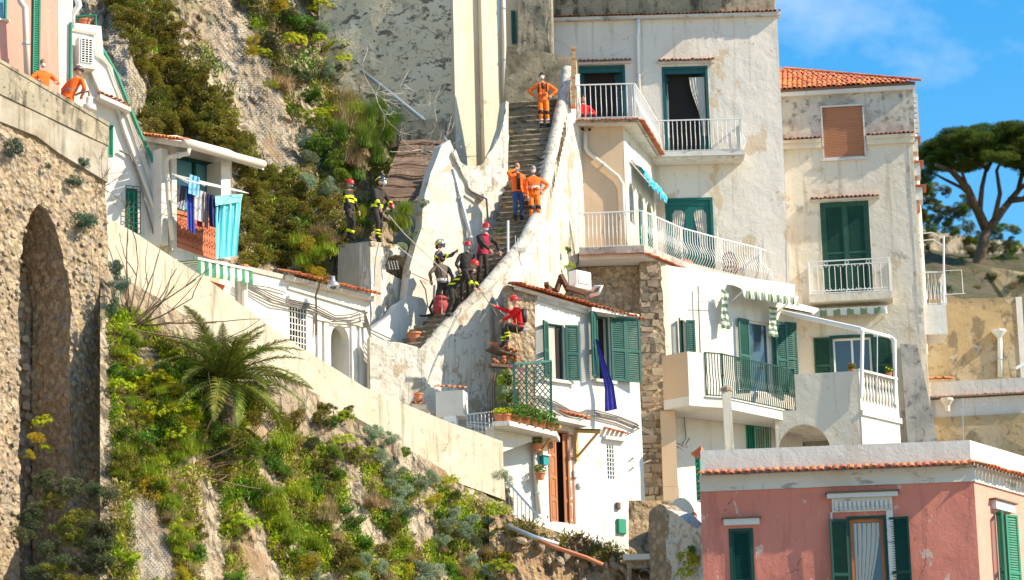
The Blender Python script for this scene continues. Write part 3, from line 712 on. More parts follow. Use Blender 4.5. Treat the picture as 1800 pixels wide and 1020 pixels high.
# lower curved balcony
zf = P(1060, 435, 91.6).z
path_px = [(1018, 433, 92.0), (1132, 437, 91.9), (1200, 464, None), (1270, 488, None), (1340, 508, None), (1378, 524, None)]
bp = [V(P(a, b_, c).x, P(a, b_, c).y, zf) if c else None for a, b_, c in path_px]
ys = [91.6, 91.5, 93.7, 95.2, 96.6, 98.0]
bp = [V(P(path_px[i][0], path_px[i][1], ys[i]).x, ys[i] + YOFF, zf) for i in range(6)]
lb = thing('curving_terrace', 'long curving terrace with bellied white railing and terracotta edge under the tall pale house', 'terrace', bp[2])
inner = [V(bp[0].x, 101, zf), V(bp[0].x + .02, 101, zf), V(bp[2].x, 101.05, zf), V(bp[3].x, 101.05, zf), V(bp[4].x, 101.05, zf), V(bp[5].x + .1, 102.1, zf)]
part('slab', slab(bp, inner, .22), M['sooty'], lb)
part('soffit', slab([p + V(0, .08, -.222) for p in bp], [p + V(0, 0, -.222) for p in inner], .14), M['clean'], lb)
for a, b_ in zip(bp, bp[1:]):
    Wt = Wall.__new__(Wall); Wt.A = V(a.x, a.y, 0); Wt.U = V(b_.x - a.x, b_.y - a.y, 0).normalized(); Wt.N = V(Wt.U.y, -Wt.U.x, 0)
    tile_row(Wt, 0, (b_ - a).length, zf - .3, zf - .3, lb, .14, .26, .115, 14, TILE_S)
hr = P(1060, 379, 92.0).z - zf
railing(lb, [p + V(0, .07, 0) for p in bp], hr, .125, bellied(.19), M['whitepaint'], .0115, posts=[0, 1, 2, 3, 4, 5])
# things on that terrace
for x, y, Yd, lab in ((1190, 452, 95.2, 'wide terracotta bowl planter behind the white terrace railing'),):
    c = V(P(x, y, Yd).x, Yd + YOFF, zf)
    tt = thing('bowl_planter', lab, 'planter', c); part('bowl', MB().lathe(c, [(.25, 0), (.5, .22), (.52, .36), (.46, .36), (.3, .2)], 18), M['pot'], tt)
    part('soil', MB().lathe(c, [(.4, .28), (.4, .32)], 14), M['earth'], tt)
cw = V(P(1283, 460, 96).x, 100.2, zf)
tt = thing('round_black_rack', 'black round wire rack standing behind the white terrace railing', 'rack', cw)
mbk = MB()
for k in range(7):
    a = math.pi * k / 7; mbk.tube([cw + V(.27 * math.cos(t) * math.cos(a), .27 * math.cos(t) * math.sin(a), .5 + .45 * math.sin(t)) for t in [i * math.pi / 6 for i in range(13)]], .012, 4)
part('hoops', mbk, M['iron'], tt)
for k in range(5): part('ring', MB().tube([cw + V(.26 * math.cos(t) * (1 - abs(k - 2) * .12), .26 * math.sin(t) * (1 - abs(k - 2) * .12), .2 + .15 * k) for t in [i * math.pi / 7 for i in range(15)]], .01, 4), M['iron'], tt)

# cyan awning on the wing
aw = thing('cyan_awning', 'torn cyan awning rolled against the white side of the peach wing', 'awning', WOs.w(2, zfl + 2.6, .2))
g = []
for k in range(5):
    g.append([WOs.w(.9 + 3.3 * i / 22, zfl + 3.02 - .07 * i / 22 * 0 - [.0, .12, .26, .36, .46][k] * (1 + .25 * math.sin(i * 1.7 + k)), [.1, .32, .42, .44, .4][k] + .04 * math.sin(i * 2.3 + k)) for i in range(23)])
mbk = MB(); mbk.sheet(g); part('cloth', mbk, M['cyan'], aw, smooth=True)
part('roller_tube', MB().tube([WOs.w(.7, zfl + 3.06, .1), WOs.w(4.2, zfl + 3.06, .1)], .06, 8), M['whitepaint'], aw)

# drain pipes on this house
pipe([WN.w(*WN.uz(1122, 36), .12), WN.w(*WN.uz(1122, 60), .12), WN.w(*WN.uz(1121, 66), .08), WN.w(*WN.uz(1124, 205), .08)], .06, 'pvc', 'downpipe', 'white downpipe between the two upper green doors of the tall pale house')
pipe([WO.w(*WO.uz(1029, 235), .08), WO.w(*WO.uz(1029, 262), .08), WO.w(*WO.uz(1034, 270), .1), WO.w(*WO.uz(1086, 312), .1), WO.w(*WO.uz(1094, 325), .1), WO.w(*WO.uz(1097, 432), .1)], .065, 'pipe', 'downpipe', 'cream downpipe crossing the shaded peach wall diagonally')

# ---------------------------------------------------------------- P: rough stone wall and pier under the terrace
def stones(parent, W, u0, u1, z0, z1, n, smin, smax, seed, d=.0, skip=None, grid=True):
    rr = random.Random(seed); protos = []
    for k in range(6):
        mb = MB(); mb.ball(V(0, 0, 0), 1.1, .5, .8, 6, 5)
        for i, p in enumerate(mb.v): mb.v[i] = p * (1 + .7 * noise.noise(p * 1.3 + V(k * 9, 0, 0))); mb.v[i].x = max(-.8, min(.7, mb.v[i].x)); mb.v[i].z = max(-.5, min(.55, mb.v[i].z)); mb.v[i].y = max(-.3, mb.v[i].y)
        protos.append(mb.mesh('stone', M['stone']))
    placed = []
    tries = 0
    while len(placed) < n and tries < n * 14:
        tries += 1; s = rr.uniform(smin, smax); u, z = rr.uniform(u0 + s, u1 - s), rr.uniform(z0 + s, z1 - s)
        if skip and skip(u, z): continue
        if any(abs(u - a) < (s + c) * .8 and abs(z - b) < (s + c) * .62 for a, b, c in placed): continue
        placed.append((u, z, s)); p = W.w(u, z, d + rr.uniform(-.3, -.08) * s)
        x, y = W.U, -W.N; a = rr.uniform(-.7, .7)
        Rm = Matrix(((x.x, y.x, 0), (x.y, y.y, 0), (0, 0, 1))) @ Matrix.Rotation(a, 3, 'Y')
        piece('stone', rr.choice(protos), parent, Matrix.Translation(p) @ (Rm @ Matrix.Diagonal((s, s * .8, s))).to_4x4())
WP = Wall(1020, 92.6, 1165, 92.6, 600)
rP = (WP.uz(1005, 600)[0], WP.uz(1172, 600)[0], WP.uz(1100, 1010)[1], zf - .38)
bP = thing('stone_retaining_wall', 'rough brown rubble stone wall under the curving terrace', 'stone wall', WP.w(rP[0], rP[2], 0))
part('wall', wall_mesh(WP, [(rP[0], rP[2]), (rP[1], rP[2]), (rP[1], rP[3]), (rP[0], rP[3])], [], .8, .16, .16, 5, freq=1.6), M['rubble'], bP)
stones(bP, WP, WP.uz(1105, 600)[0], WP.uz(1150, 600)[0], WP.uz(1100, 800)[1], WP.uz(1100, 610)[1], 60, .1, .2, 11, .05)
stones(bP, WP, WP.uz(1040, 600)[0], WP.uz(1130, 600)[0], WP.uz(1100, 640)[1], WP.uz(1100, 470)[1], 40, .07, .16, 12, .04)
WP2 = Wall(1122, 92.1, 1176, 92.15, 600)
bP2 = thing('stone_pier', 'tall pale stone pier with quoins between the white house and the grey block', 'stone pier', WP2.w(0, rP[2], 0))
q0 = [WP2.uz(1124, 450), WP2.uz(1160, 450)]; q1 = [WP2.uz(1190, 900), WP2.uz(1128, 900)]
part('core', wall_mesh(WP2, [q1[1], q1[0], (q0[1][0], rP[3]), (q0[0][0], rP[3])], [], .5, .14, .1, 6, edge=.4), M['rubble'], bP2)
rr = random.Random(5); z = q1[0][1] + .3; me_q = [None] * 5
for k in range(5):
    mb = MB(); mb.box(-.5, .5, -.5, .5, -.5, .5)
    for i, p in enumerate(mb.v): mb.v[i] = p * (1 + .45 * noise.noise(p * 3 + V(k * 5, 0, 0)))
    me_q[k] = mb.mesh('quoin_stone', M['stone'])
while z < rP[3] - .3:
    h = rr.uniform(.09, .3); t = (z - q1[0][1]) / (q0[0][1] - q1[0][1]); ur = q1[0][0] + (q0[1][0] - q1[0][0]) * t
    ul = q1[1][0] + (q0[0][0] - q1[1][0]) * t; u = ul + .03
    while u < ur - .12:
        if rr.random() < .3: u += rr.uniform(.1, .3); continue
        wd = min(rr.uniform(.13, .5), ur - u); p = WP2.w(u + wd / 2, z + h / 2, rr.uniform(-.15, -.06))
        piece('quoin_stone', rr.choice(me_q), bP2, Matrix.Translation(p) @ Matrix.Rotation(rr.uniform(-.16, .16), 4, 'Y') @ Matrix.Diagonal((wd * .92, .3, h * .88, 1)))
        u += wd
    z += h + .012

# ---------------------------------------------------------------- R: cream house with green balcony
WR = Wall(1182, 92.7, 1400, 95.6, 600)
rz0 = WR.uz(1290, 1000)[1]; rzt = zf - .375
rL, rR = WR.uz(1180, 600)[0], WR.uz(1402, 600)[0]
bR = thing('cream_balcony_house', 'cream house under the curving terrace with green shutters and dark green balcony railing', 'house', WR.w(0, rz0, -1))
hR = []
r_ = WR.rect(1318, 566, 1356, 690)
w1 = window(bR, WR, r_, 'pvc', hR, 1, 'glass', .06)
part('door_curtain', MB().wb(WR, r_[0] + .1, r_[0] + .28, r_[2] + .1, r_[3] - .08, -.19, -.175), M['curtain'], w1)
part('brown_leaf', MB().wb(WR, r_[0] + .33, r_[1] - .1, r_[2] + .1, r_[3] - .08, -.2, -.18), M['wood'], w1)
shutter(w1, WR, r_[0] - .02, .5, r_[2], r_[3], 172, M['green2'], .05); shutter(w1, WR, r_[1] + .02, .55, r_[2], r_[3], 14, M['green2'], .05)
r2 = WR.rect(1372, 566, 1380, 690); w2 = window(bR, WR, r2, 'pvc', hR, 1, 'glass', .03)
shutter(w2, WR, r2[0] - .02, .3, r2[2], r2[3], 160, M['green2'], .05); shutter(w2, WR, r2[1] + .02, .42, r2[2], r2[3], 12, M['green2'], .05)
r3 = WR.rect(1196, 563, 1206, 690); w3 = window(bR, WR, r3, 'green', hR, 1, 'glass', .03)
shutter(w3, WR, r3[0] - .02, .22, r3[2], r3[3], 130, M['green2'], .05); shutter(w3, WR, r3[1] + .02, .28, r3[2], r3[3], 25, M['green2'], .05)
r4 = WR.rect(1312, 750, 1350, 800); w4 = window(bR, WR, r4, 'pvc', hR, 2, 'curtain', .05)
part('bar_set', MB(), M['green3'], w4) if False else grille(w4, WR, r4[0], r4[1], r4[2], r4[3], .03, 9, 1, M['green3'])
part('shutter', louver_mb(WR, r4[0] + .12, r4[0] + .38, r4[2], r4[3], -.03), M['green3'], w4)
part('wall', wall_mesh(WR, [(rL, rz0), (rR, rz0), (rR, rzt), (rL, rzt)], hR, .3, .4, .02, 7), M['clean'], bR)
part('side_walls', MB().wb(WR, rL, rR, rz0, rzt - .02, -2.2, -.302), M['clean'], bR)
# left return of the house next to the pier
WR0 = Wall(1158, 92.4, 1183, 92.62, 600)
part('corner_wall', wall_mesh(WR0, [(WR0.uz(1158, 700)[0], WR0.uz(1190, 1000)[1]), (WR0.uz(1184, 700)[0], WR0.uz(1190, 1000)[1]), (WR0.uz(1184, 700)[0], rzt), (WR0.uz(1158, 700)[0], rzt)], [], .3, .4, .01, 8), M['white'], bR)
# balcony: peach solid left part, white short part, green railing
fz = P(1272, 706, 92.0).z
B = [P(1166, 690, 91.6), P(1211, 690, 91.0), P(1240, 697, 91.3), P(1272, 707, 91.55), P(1400, 720, 94.2)]
B = [V(p.x, p.y, fz) for p in B]
Bin = [WR.w(rL, fz, .02), WR.w(rL + .3, fz, .02), WR.w(rL + .6, fz, .02), WR.w(rL + 1.1, fz, .02), WR.w(rR, fz, .02)]
bb = thing('green_railed_balcony', 'projecting balcony with peach side, white corner and dark green iron railing', 'balcony', B[3])
part('slab', slab(B, Bin, .3), M['clean'], bb)
part('slab_nosing', slab([p + V(0, -.06, .045) for p in B[2:]], [p + V(0, .3, .045) for p in B[2:]], .04), M['cornice'], bb)
hp = P(1190, 622, 91.3).z - fz
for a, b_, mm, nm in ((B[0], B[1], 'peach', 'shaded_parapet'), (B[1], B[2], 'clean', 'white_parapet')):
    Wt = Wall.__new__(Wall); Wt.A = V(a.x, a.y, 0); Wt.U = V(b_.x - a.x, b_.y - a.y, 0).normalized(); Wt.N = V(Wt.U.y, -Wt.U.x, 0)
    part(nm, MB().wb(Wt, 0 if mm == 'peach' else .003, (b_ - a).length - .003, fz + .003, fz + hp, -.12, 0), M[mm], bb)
hg = P(1300, 650, 92).z - P(1300, 710, 92).z
railing(bb, [B[2] + V(.03, 0, .045), B[3] + V(0, 0, .045), B[4] + V(-.03, 0, .045)], hp * .98, .095, [(0, 0), (.01, .1), (.05, .25), (.035, .4), (0, .55), (0, 1)], M['green'], .017, posts=[0, 1, 2])
# awning over the glazed door
ra = WR.rect(1278, 508, 1372, 535)
awning('striped_awning', 'faded olive and white striped awning above the green balcony', WR, ra[0] + .05, ra[1] + .1, ra[3] + .05, .75, .35, .3, 'awnA', 'awnC', 15)
mbs = MB()
for k, (x0, x1, y0, y1) in enumerate(((1268, 1281, 510, 578), (1352, 1366, 540, 592))):
    a = WR.rect(x0, y0, x1, y1, .3); g = []
    for j in range(12): g.append([WR.w(a[0] + (a[1] - a[0]) * i / 4, a[3] + (a[2] - a[3]) * j / 11, .3 + .05 * math.sin(i * 2 + j * .5)) for i in range(5)])
    mbx = MB()
    for j in range(11):
        mbx.mi = j % 2; mbx.sheet(g[j:j + 2])
    single('awning_side_curtain', mbx, [M['awnC'], M['awnA']], ['striped side cloth hanging at the left end of the faded awning', 'striped side cloth hanging at the right end of the faded awning'][k], 'curtain', WR.w(a[0], a[3], .3))
# aerial on the cream wall
c0, c1 = WR.w(*WR.uz(1227, 503, .15), .15), WR.w(*WR.uz(1231, 625, .15), .15)
an = thing('tv_aerial', 'thin television aerial mast with yagi elements on the cream wall above the balcony', 'aerial', c1)
part('mast', MB().tube([c0, c1], .02, 6), M['iron'], an)
bm = [WR.w(*WR.uz(1225, 530, .25), .25), WR.w(*WR.uz(1285, 532, .25), .25)]
part('boom', MB().tube(bm, .012, 5), M['steel'], an)
for k in range(9):
    c = bm[0] + (bm[1] - bm[0]) * (k + .5) / 9; part('element', MB().tube([c - V(0, 0, .07 if k > 2 else .26), c + V(0, 0, .07 if k > 2 else .26)], .007, 4), M['steel'], an)
# grey-peach duct column left of the lower wall
Wd = Wall(1163, 91.7, 1192, 91.7, 800); a = Wd.rect(1164, 690, 1190, 930)
dc = thing('peach_column', 'tall plain peach plastered column below the balcony corner', 'column', Wd.w(a[0], a[2], 0))
zmid = Wd.uz(1178, 855)[1]
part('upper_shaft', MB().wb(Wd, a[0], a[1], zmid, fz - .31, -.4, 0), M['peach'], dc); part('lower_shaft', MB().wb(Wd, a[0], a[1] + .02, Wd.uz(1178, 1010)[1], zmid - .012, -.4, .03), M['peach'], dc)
# concrete chimney post in front of the balcony
c = P(1283, 789, 88.5); c2 = P(1277, 690, 88.5)
cp = thing('chimney_post', 'tall slim concrete chimney post with a ragged cap in front of the green balcony', 'chimney', c)
part('shaft', MB().bar(c - V(0, 0, .8), c2, .26, .26, up=V(0, 1, 0)), M['facade2'], cp); part('cap', MB().ball(c2 + V(0, 0, .08), .2, .18, .14, 8, 5), M['stone'], cp)
# arch and lower front at the right of R
# ---------------------------------------------------------------- S: right cream house with hipped roof
WS = Wall(1372, 98.2, 1622, 97.7, 400)
bS = thing('hipped_roof_house', 'cream house with orange hipped tile roof and brown roller shutter', 'house', WS.w(0, WS.uz(1500, 800)[1], -1))
hS = []
sL, sR = WS.uz(1378, 400)[0], WS.uz(1613, 400)[0]
sR0 = WS.uz(1604, 160)[0]
zg = WS.uz(1490, 164)[1]; zc = WS.uz(1490, 244)[1]; zS0 = WS.uz(1500, 800)[1]
rs = WS.rect(1446, 187, 1519, 279); hS.append(rs)
wr = part('roller_window', (lambda mb: (frame_box(mb, WS, rs[0] - .03, rs[1] + .03, rs[2], rs[3] + .04, -.03, .05, .05), mb)[1])(MB()), M['cornice'], bS)
mb = MB(); n = int((rs[3] - rs[2]) / .055)
for i in range(n):
    z = rs[2] + .03 + (rs[3] - rs[2] - .06) * i / n; mb.wb(WS, rs[0] + .02, rs[1] - .02, z + .004, z + .05, -.06, -.03)
mb.wb(WS, rs[0] + .02, rs[1] - .02, rs[2] + .01, rs[3] - .01, -.09, -.062)
part('roller_shutter', mb, M['roller'], wr); part('sill', MB().wb(WS, rs[0] - .1, rs[1] + .1, rs[2] - .07, rs[2] - .003, -.05, .09), M['cornice'], wr)
rd = WS.rect(1445, 354, 1531, 524)
wd = window(bS, WS, rd, 'olivegreen', hS, 2, None, .09, -.02)
part('shutter', louver_mb(WS, rd[0] + .09, (rd[0] + rd[1]) / 2 - .01, rd[2] + .02, rd[3] - .09, -.04, fw=.09), M['olivegreen'], wd)
part('shutter', louver_mb(WS, (rd[0] + rd[1]) / 2 + .01, rd[1] - .09, rd[2] + .02, rd[3] - .09, -.04, fw=.09), M['olivegreen'], wd)
rw = WS.rect(1466, 594, 1533, 690); ww = window(bS, WS, rw, 'pvc', hS, 2, 'glass', .06)
mb = MB(); frame_box(mb, WS, rw[0] - .1, rw[1] + .1, rw[2], rw[3] + .1, -.02, .04, .1, False); part('outer_frame', mb, M['olivegreen'], ww)
rsl = WS.rect(1432, 594, 1462, 690); part('shutter', louver_mb(WS, rsl[0], rsl[1], rsl[2], rsl[3], .07), M['olivegreen'], ww)
rsr = WS.rect(1537, 592, 1569, 690); part('shutter', louver_mb(WS, rsr[0], rsr[1], rsr[2], rsr[3], .07), M['olivegreen'], ww)
part('lower_wall', wall_mesh(WS, [(sL, zS0), (WS.uz(1640, 790)[0], zS0), (WS.uz(1620, 500)[0], WS.uz(1620, 500)[1]), (sR, zc), (rs[1] + .001, zc), (rs[1] + .001, rs[2]), (rs[0] - .001, rs[2]), (rs[0] - .001, zc), (sL, zc)], [rd, rw], .3, .45, .02, 9), M['facade2'], bS)
part('upper_wall', wall_mesh(WS, [(sL, zc + .02), (rs[0] - .001, zc + .02), (rs[0] - .001, rs[3]), (rs[1] + .001, rs[3]), (rs[1] + .001, zc + .02), (sR0, zc + .02), (sR0, zg), (sL, zg)], [], .3, .45, .02, 10), M['sooty'], bS)
part('side_walls', MB().wb(WS, sL, sR0 - .01, zS0, zg, -6, -.302), M['facade2'], bS)
for a, b_ in ((sL, rs[0] - .06), (rs[1] + .06, sR + .08)):
    part('cornice', MB().wb(WS, a, b_, zc - .28, zc - .1, -.02, .12), M['facade2'], bS); part('cornice', MB().wb(WS, a, b_, zc - .1, zc + .015, -.02, .2), M['facade2'], bS)
    tile_row(WS, a, b_, zc + .02, zc + .02, bS, .26, .3, .14, 14, TILE_S)
a, b_ = WS.rect(1424, 345, 1546, 352)[:2]; z = WS.uz(1485, 350)[1]; tile_row(WS, a, b_, z, z, bS, .26, .3, .14, 12, TILE_S); part('lintel', MB().wb(WS, a, b_, z - .06, z - .005, 0, .15), M['cornice'], bS)
part('gutter', MB().wb(WS, sL, sR0 + .1, zg - .02, zg + .2, -.35, .14), M['clean'], bS)
# hipped roof plane: from the gutter back and up to the hip running to the left
eL, eR = WS.w(sL - 1.5, zg + .22, .16), WS.w(sR0 + .1, zg + .22, .16)
hipTop = WS.w(sL - 1.5, zg + .22 + 2.15, -3.6)
deck = MB(); deck.add([eL, eR, hipTop, eL - V(0, 0, .1), eR - V(0, 0, .1), hipTop - V(0, 0, .1)], [(0, 1, 2), (5, 4, 3), (0, 3, 4, 1), (1, 4, 5, 2)])
part('roof_deck', deck, M['tarp'], bS)
sl = math.degrees(math.atan2(2.15, 3.76)); Lr = math.hypot(2.15, 3.76); rows = int(Lr / .3)
for k in range(rows + 1):
    s = k * .3; t = s / Lr
    if t > 1: break
    uend = (sR0 + .1) + ((sL - 1.5) - (sR0 + .1)) * t
    if uend < sL: break
    dep = .2 - 3.76 * t; tile_row(WS, sL, uend, zg + .21 + 2.15 * t, zg + .21 + 2.15 * t, bS, dep, .4, .165, sl)
# ridge tiles on the hip
hd = (hipTop - eR); nn = int(hd.length / .3)
y = -hd.normalized(); x = y.cross(V(0, 0, 1)).normalized(); zz = x.cross(y)
for k in range(nn):
    p = eR + hd * (k + 1) / nn + V(0, 0, .05); 
    if (p - WS.A).dot(WS.U) < sL: break
    piece('ridge_tile', TILE_L, bS, Matrix(((x.x, y.x, zz.x, p.x), (x.y, y.y, zz.y, p.y), (x.z, y.z, zz.z, p.z), (0, 0, 0, 1))))
# right return with brackets
WSr = Wall(1600, 97.72, 1616, 102, 300)
part('return_wall', MB().wb(WSr, 0, 4.3, zS0 + 4, zg - .02, -.2, 0), M['white'], bS)
for k in range(3):
    z = zc - .1 - .85 * k; x = sR + .05
    part('return_bracket', MB().wb(WS, sR - .05, sR + .18 + .03 * k, z - .45, z, -.8, -.1), M['clean'], bS)
    part('bracket_tile_slab', MB().wb(WS, sR - .02, sR + .28 + .05 * k, z + .004, z + .06, -.9, -.02), M['tile'], bS)
for k in range(8): part('gutter_block', MB().wb(WS, sR0 + .02, sR0 + .16, zc + .1 + .18 * k, zc + .24 + .18 * k, -.3, -.1), M['clean'], bS)
# balcony with white iron railing
rb = WS.rect(1421, 466, 1567, 524)
wb_ = thing('iron_balcony', 'small balcony with old white hooped iron railing below the tall closed shutters', 'balcony', WS.w(rb[0], rb[2], .5))
q0, q1, q2, q3 = WS.w(rb[0], rb[2], .02), WS.w(rb[0], rb[2], .75), WS.w(rb[1], rb[2], .75), WS.w(rb[1], rb[2], .02)
part('slab', slab([q1, q2], [q0, q3], .26), M['facade2'], wb_)
hb = rb[3] - rb[2]
railing(wb_, [q0 + V(.05, 0, 0), q1 + V(.05, .05, 0), q2 + V(-.05, .05, 0), q3 + V(-.05, 0, 0)], hb, .19, [(0, .06), (0, .82)], M['whitepaint'], .011, posts=[0, 1, 2, 3])
mb = MB()
for (a, b_, n) in ((q1 + V(.05, .05, 0), q2 + V(-.05, .05, 0), 19),):
    d = (b_ - a) / n
    for i in range(n):
        c = a + d * (i + .5) + V(0, 0, .17 if i % 2 else hb - .22); s = -1 if i % 2 else 1
        mb.tube([c + d * .5 * math.cos(t) + V(0, 0, .06 * s * math.sin(t)) for t in [math.pi * k / 6 for k in range(7)]], .012, 4)
    for i in (4, 9, 14):
        for zz_ in (.08, hb - .08):
            c = a + d * i + V(0, 0, zz_); mb.tube([c + V(.06 * math.cos(t), 0, .06 * math.sin(t)) for t in [math.pi * k / 5 for k in range(11)]], .011, 4)
    mb.bar(a + V(0, 0, hb - .15), b_ + V(0, 0, hb - .15), .025); mb.bar(a + V(0, 0, .12), b_ + V(0, 0, .12), .025)
part('ornament', mb, M['whitepaint'], wb_)
# small awning under that balcony
ra = WS.rect(1430, 547, 1560, 565); awning('striped_awning', 'narrow green and cream striped awning under the small iron balcony', WS, ra[0], ra[1], ra[3] + .1, .5, .12, .24, 'awnA', 'awnC', 11)
# buttress at the foot of S
mb = MB(); o = [WS.uz(1582, 610), WS.uz(1612, 612), WS.uz(1650, 790), WS.uz(1596, 790)]
mb.prism(WS, [o[3], o[2], o[1], o[0]], .003, .5)
single('sloping_buttress', mb, M['sooty'], 'grey sloping plaster buttress at the right foot of the hipped roof house', 'buttress', WS.w(*o[3], .3))
# veranda: parapet, balustrade, poles
WV = Wall(1398, 93.6, 1512, 93.3, 700); WV2 = Wall(1512, 93.3, 1580, 94.9, 700)
v0 = WV.uz(1398, 700)[0]; v1 = WV.uz(1512, 700)[0]; vz = WV.uz(1455, 655)[1]; vb = WV.uz(1455, 830)[1]
ve = thing('veranda_block', 'cream veranda block with an arched passage and white balustrade beside the green balcony', 'veranda', WV.w(v0, vb, -1))
ac = [WV.uz(1368, 800), WV.uz(1462, 800)]
archp = [(WV.uz(1372, 790)[0], vb + .01)] + [( (WV.uz(1413, 790)[0]) + (WV.uz(1460, 790)[0] - WV.uz(1413, 790)[0]) * math.cos(t), WV.uz(1413, 795)[1] + (WV.uz(1413, 746)[1] - WV.uz(1413, 795)[1]) * math.sin(t)) for t in [math.pi * k / 12 for k in range(13)]][::-1] + [(WV.uz(1460, 790)[0], vb + .01)]
archp = archp[::-1]
v00 = WV.uz(1362, 740)[0]; zsh = WV.uz(1390, 722)[1]
part('wall', wall_mesh(WV, [(v00, vb), (v1, vb), (v1, vz), (v0, vz), (v0, zsh), (v00, zsh)], [archp], .3, .4, .02, 14), M['facade2'], ve)
part('passage_ceiling', MB().wb(WV, v00, v1, WV.uz(1413, 742)[1], WV.uz(1413, 735)[1], -3.5, -.302), M['facade2'], ve)
part('passage_back', MB().wb(WV, v00 + .5, v1, vb, WV.uz(1413, 742)[1] - .003, -3.6, -3.3), M['sooty'], ve)
v2 = WV2.uz(1579, 700)[0]; vz2 = WV2.uz(1545, 712)[1]
part('side_wall', wall_mesh(WV2, [(.003, vb), (v2, vb), (v2, vz2), (.003, vz2)], [], .3, .4, .01, 15), M['clean'], ve)
part('moulding', MB().wb(WV2, 0, v2 + .05, WV2.uz(1545, 737)[1], WV2.uz(1545, 728)[1], .003, .07), M['clean'], ve)
part('top_rail', MB().wb(WV2, 0, v2, vz + .0, vz + .07, -.2, .03), M['clean'], ve)
part('end_post', MB().wb(WV2, v2 - .12, v2, vz2 + .003, vz - .003, -.2, .0), M['clean'], ve); part('end_post', MB().wb(WV2, 0.003, .12, vz2 + .003, vz - .003, -.2, .0), M['clean'], ve)
bal = MB().lathe(V(0, 0, 0), [(.05, 0), (.05, .06), (.03, .1), (.06, .25), (.055, .33), (.028, .5), (.05, .66), (.03, .74), (.05, .8), (.05, (vz - vz2) if False else .84)], 8)
bme = bal.mesh('baluster', M['clean'], smooth=True); hh = (vz - vz2) / .84
for k in range(11):
    u = .2 + (v2 - .4) * k / 10; p = WV2.w(u, vz2, -.1); piece('baluster', bme, ve, Matrix.Translation(p) @ Matrix.Diagonal((1, 1, hh, 1)))
part('floor', slab([WV.w(v0, vz - 1.1, -.32), WV.w(v1 - .3, vz - 1.1, -.32)], [WS.w(WS.uz(1400, 700)[0], vz - 1.1, .03), WS.w(WS.uz(1575, 700)[0], vz - 1.1, .03)], .15), M['facade2'], ve)
pg = thing('pergola_frame', 'white painted pole frame over the veranda with a long sloping beam', 'pergola', WV.w(v1, vz, 0))
k0, k1, k2 = P(1370, 548, 95.4), P(1516, 580, 93.2), P(1572, 592, 94.8)
part('beam', MB().tube([k0, k1], .085, 8), M['whitepaint'], pg); part('beam', MB().tube([k1 + V(-.0, 0, 0), k2 + V(-.15, 0, 0), k2 + V(0, 0, -.12)], .065, 8), M['whitepaint'], pg)
part('post', MB().tube([k1, P(1514, 700, 93.2)], .06, 8), M['whitepaint'], pg); part('post', MB().tube([k2 + V(0, 0, -.1), P(1574, 712, 94.8)], .06, 8), M['whitepaint'], pg)
part('thin_post', MB().tube([P(1542, 584, 94), P(1542, 700, 94)], .02, 6), M['steel'], pg)
roofp = MB(); roofp.add([P(1370, 541, 95.4), P(1430, 553, 94.6), P(1440, 545, 97.4), P(1400, 535, 97.6)], [(0, 1, 2, 3)]); roofp.add([p + V(0, 0, .05) for p in roofp.v[:4]], [(3, 2, 1, 0)])
part('roof_sheet', roofp, M['whitepaint'], pg)
potted(P(1499, 655, 93.9) + V(0, .2, 0) - V(0, 0, .02), 'small pot with orange flowers on the veranda parapet before the window', .11, .16, flower='flower_red', ph=.2)
potted(WV2.w(v2 - .3, vz + .07, -.1), 'small pot with yellow flowers at the end of the veranda balustrade', .1, .14, flower='flower_yellow', ph=.2)

# S right-hand balcony with hooped trellis
WT = Wall(1600, 98.0, 1700, 98.0, 550)
rb = WT.rect(1616, 478, 1662, 536)
tb = thing('side_balcony', 'small corner balcony with turquoise shutter and zigzag railing right of the hipped roof house', 'balcony', WT.w(rb[0], rb[2], 0))
a = WT.rect(1613, 536, 1664, 588)
mb = MB(); mb.hexa([WT.w(a[0] + .12, a[2], 0), WT.w(a[1] + .02, a[2], 0), WT.w(a[1] + .02, a[2], -1.4), WT.w(a[0] + .12, a[2], -1.4), WT.w(a[0], a[3], .0), WT.w(a[1], a[3], .0), WT.w(a[1], a[3], -1.4), WT.w(a[0], a[3], -1.4)])
part('slab', mb, M['clean'], tb)
hb = rb[3] - rb[2]
railing(tb, [WT.w(rb[0], a[3], -.04), WT.w(rb[1], a[3], -.04), WT.w(rb[1], a[3], -1.3)], hb, .2, STRAIGHT, M['whitepaint'], .01, posts=[0, 1])
mb = MB()
for i in range(7):
    x0 = rb[0] + (rb[1] - rb[0]) * i / 7; x1 = rb[0] + (rb[1] - rb[0]) * (i + .5) / 7; x2 = rb[0] + (rb[1] - rb[0]) * (i + 1) / 7
    mb.tube([WT.w(x0, a[3] + .18, -.02), WT.w(x1, a[3] + hb, -.02), WT.w(x2, a[3] + .18, -.02)], .012, 4)
part('zigzag', mb, M['whitepaint'], tb)
tp = MB().tube([WT.w(*WT.uz(1659, 532), 0), WT.w(*WT.uz(1659, 415), 0)], .035, 6)
tp.tube([WT.w(*WT.uz(1659, 420), 0), WT.w(*WT.uz(1640, 409), 0), WT.w(*WT.uz(1612, 411), 0)], .018, 5); tp.tube([WT.w(*WT.uz(1659, 432), 0), WT.w(*WT.uz(1640, 421), 0), WT.w(*WT.uz(1612, 424), 0)], .018, 5)
tp.tube([WT.w(*WT.uz(1659, 476), 0), WT.w(*WT.uz(1690, 475), 0), WT.w(*WT.uz(1693, 515), 0)], .012, 5); tp.tube([WT.w(*WT.uz(1662, 518), 0), WT.w(*WT.uz(1697, 516), 0)], .012, 5)
part('arched_frame', tp, M['whitepaint'], tb)
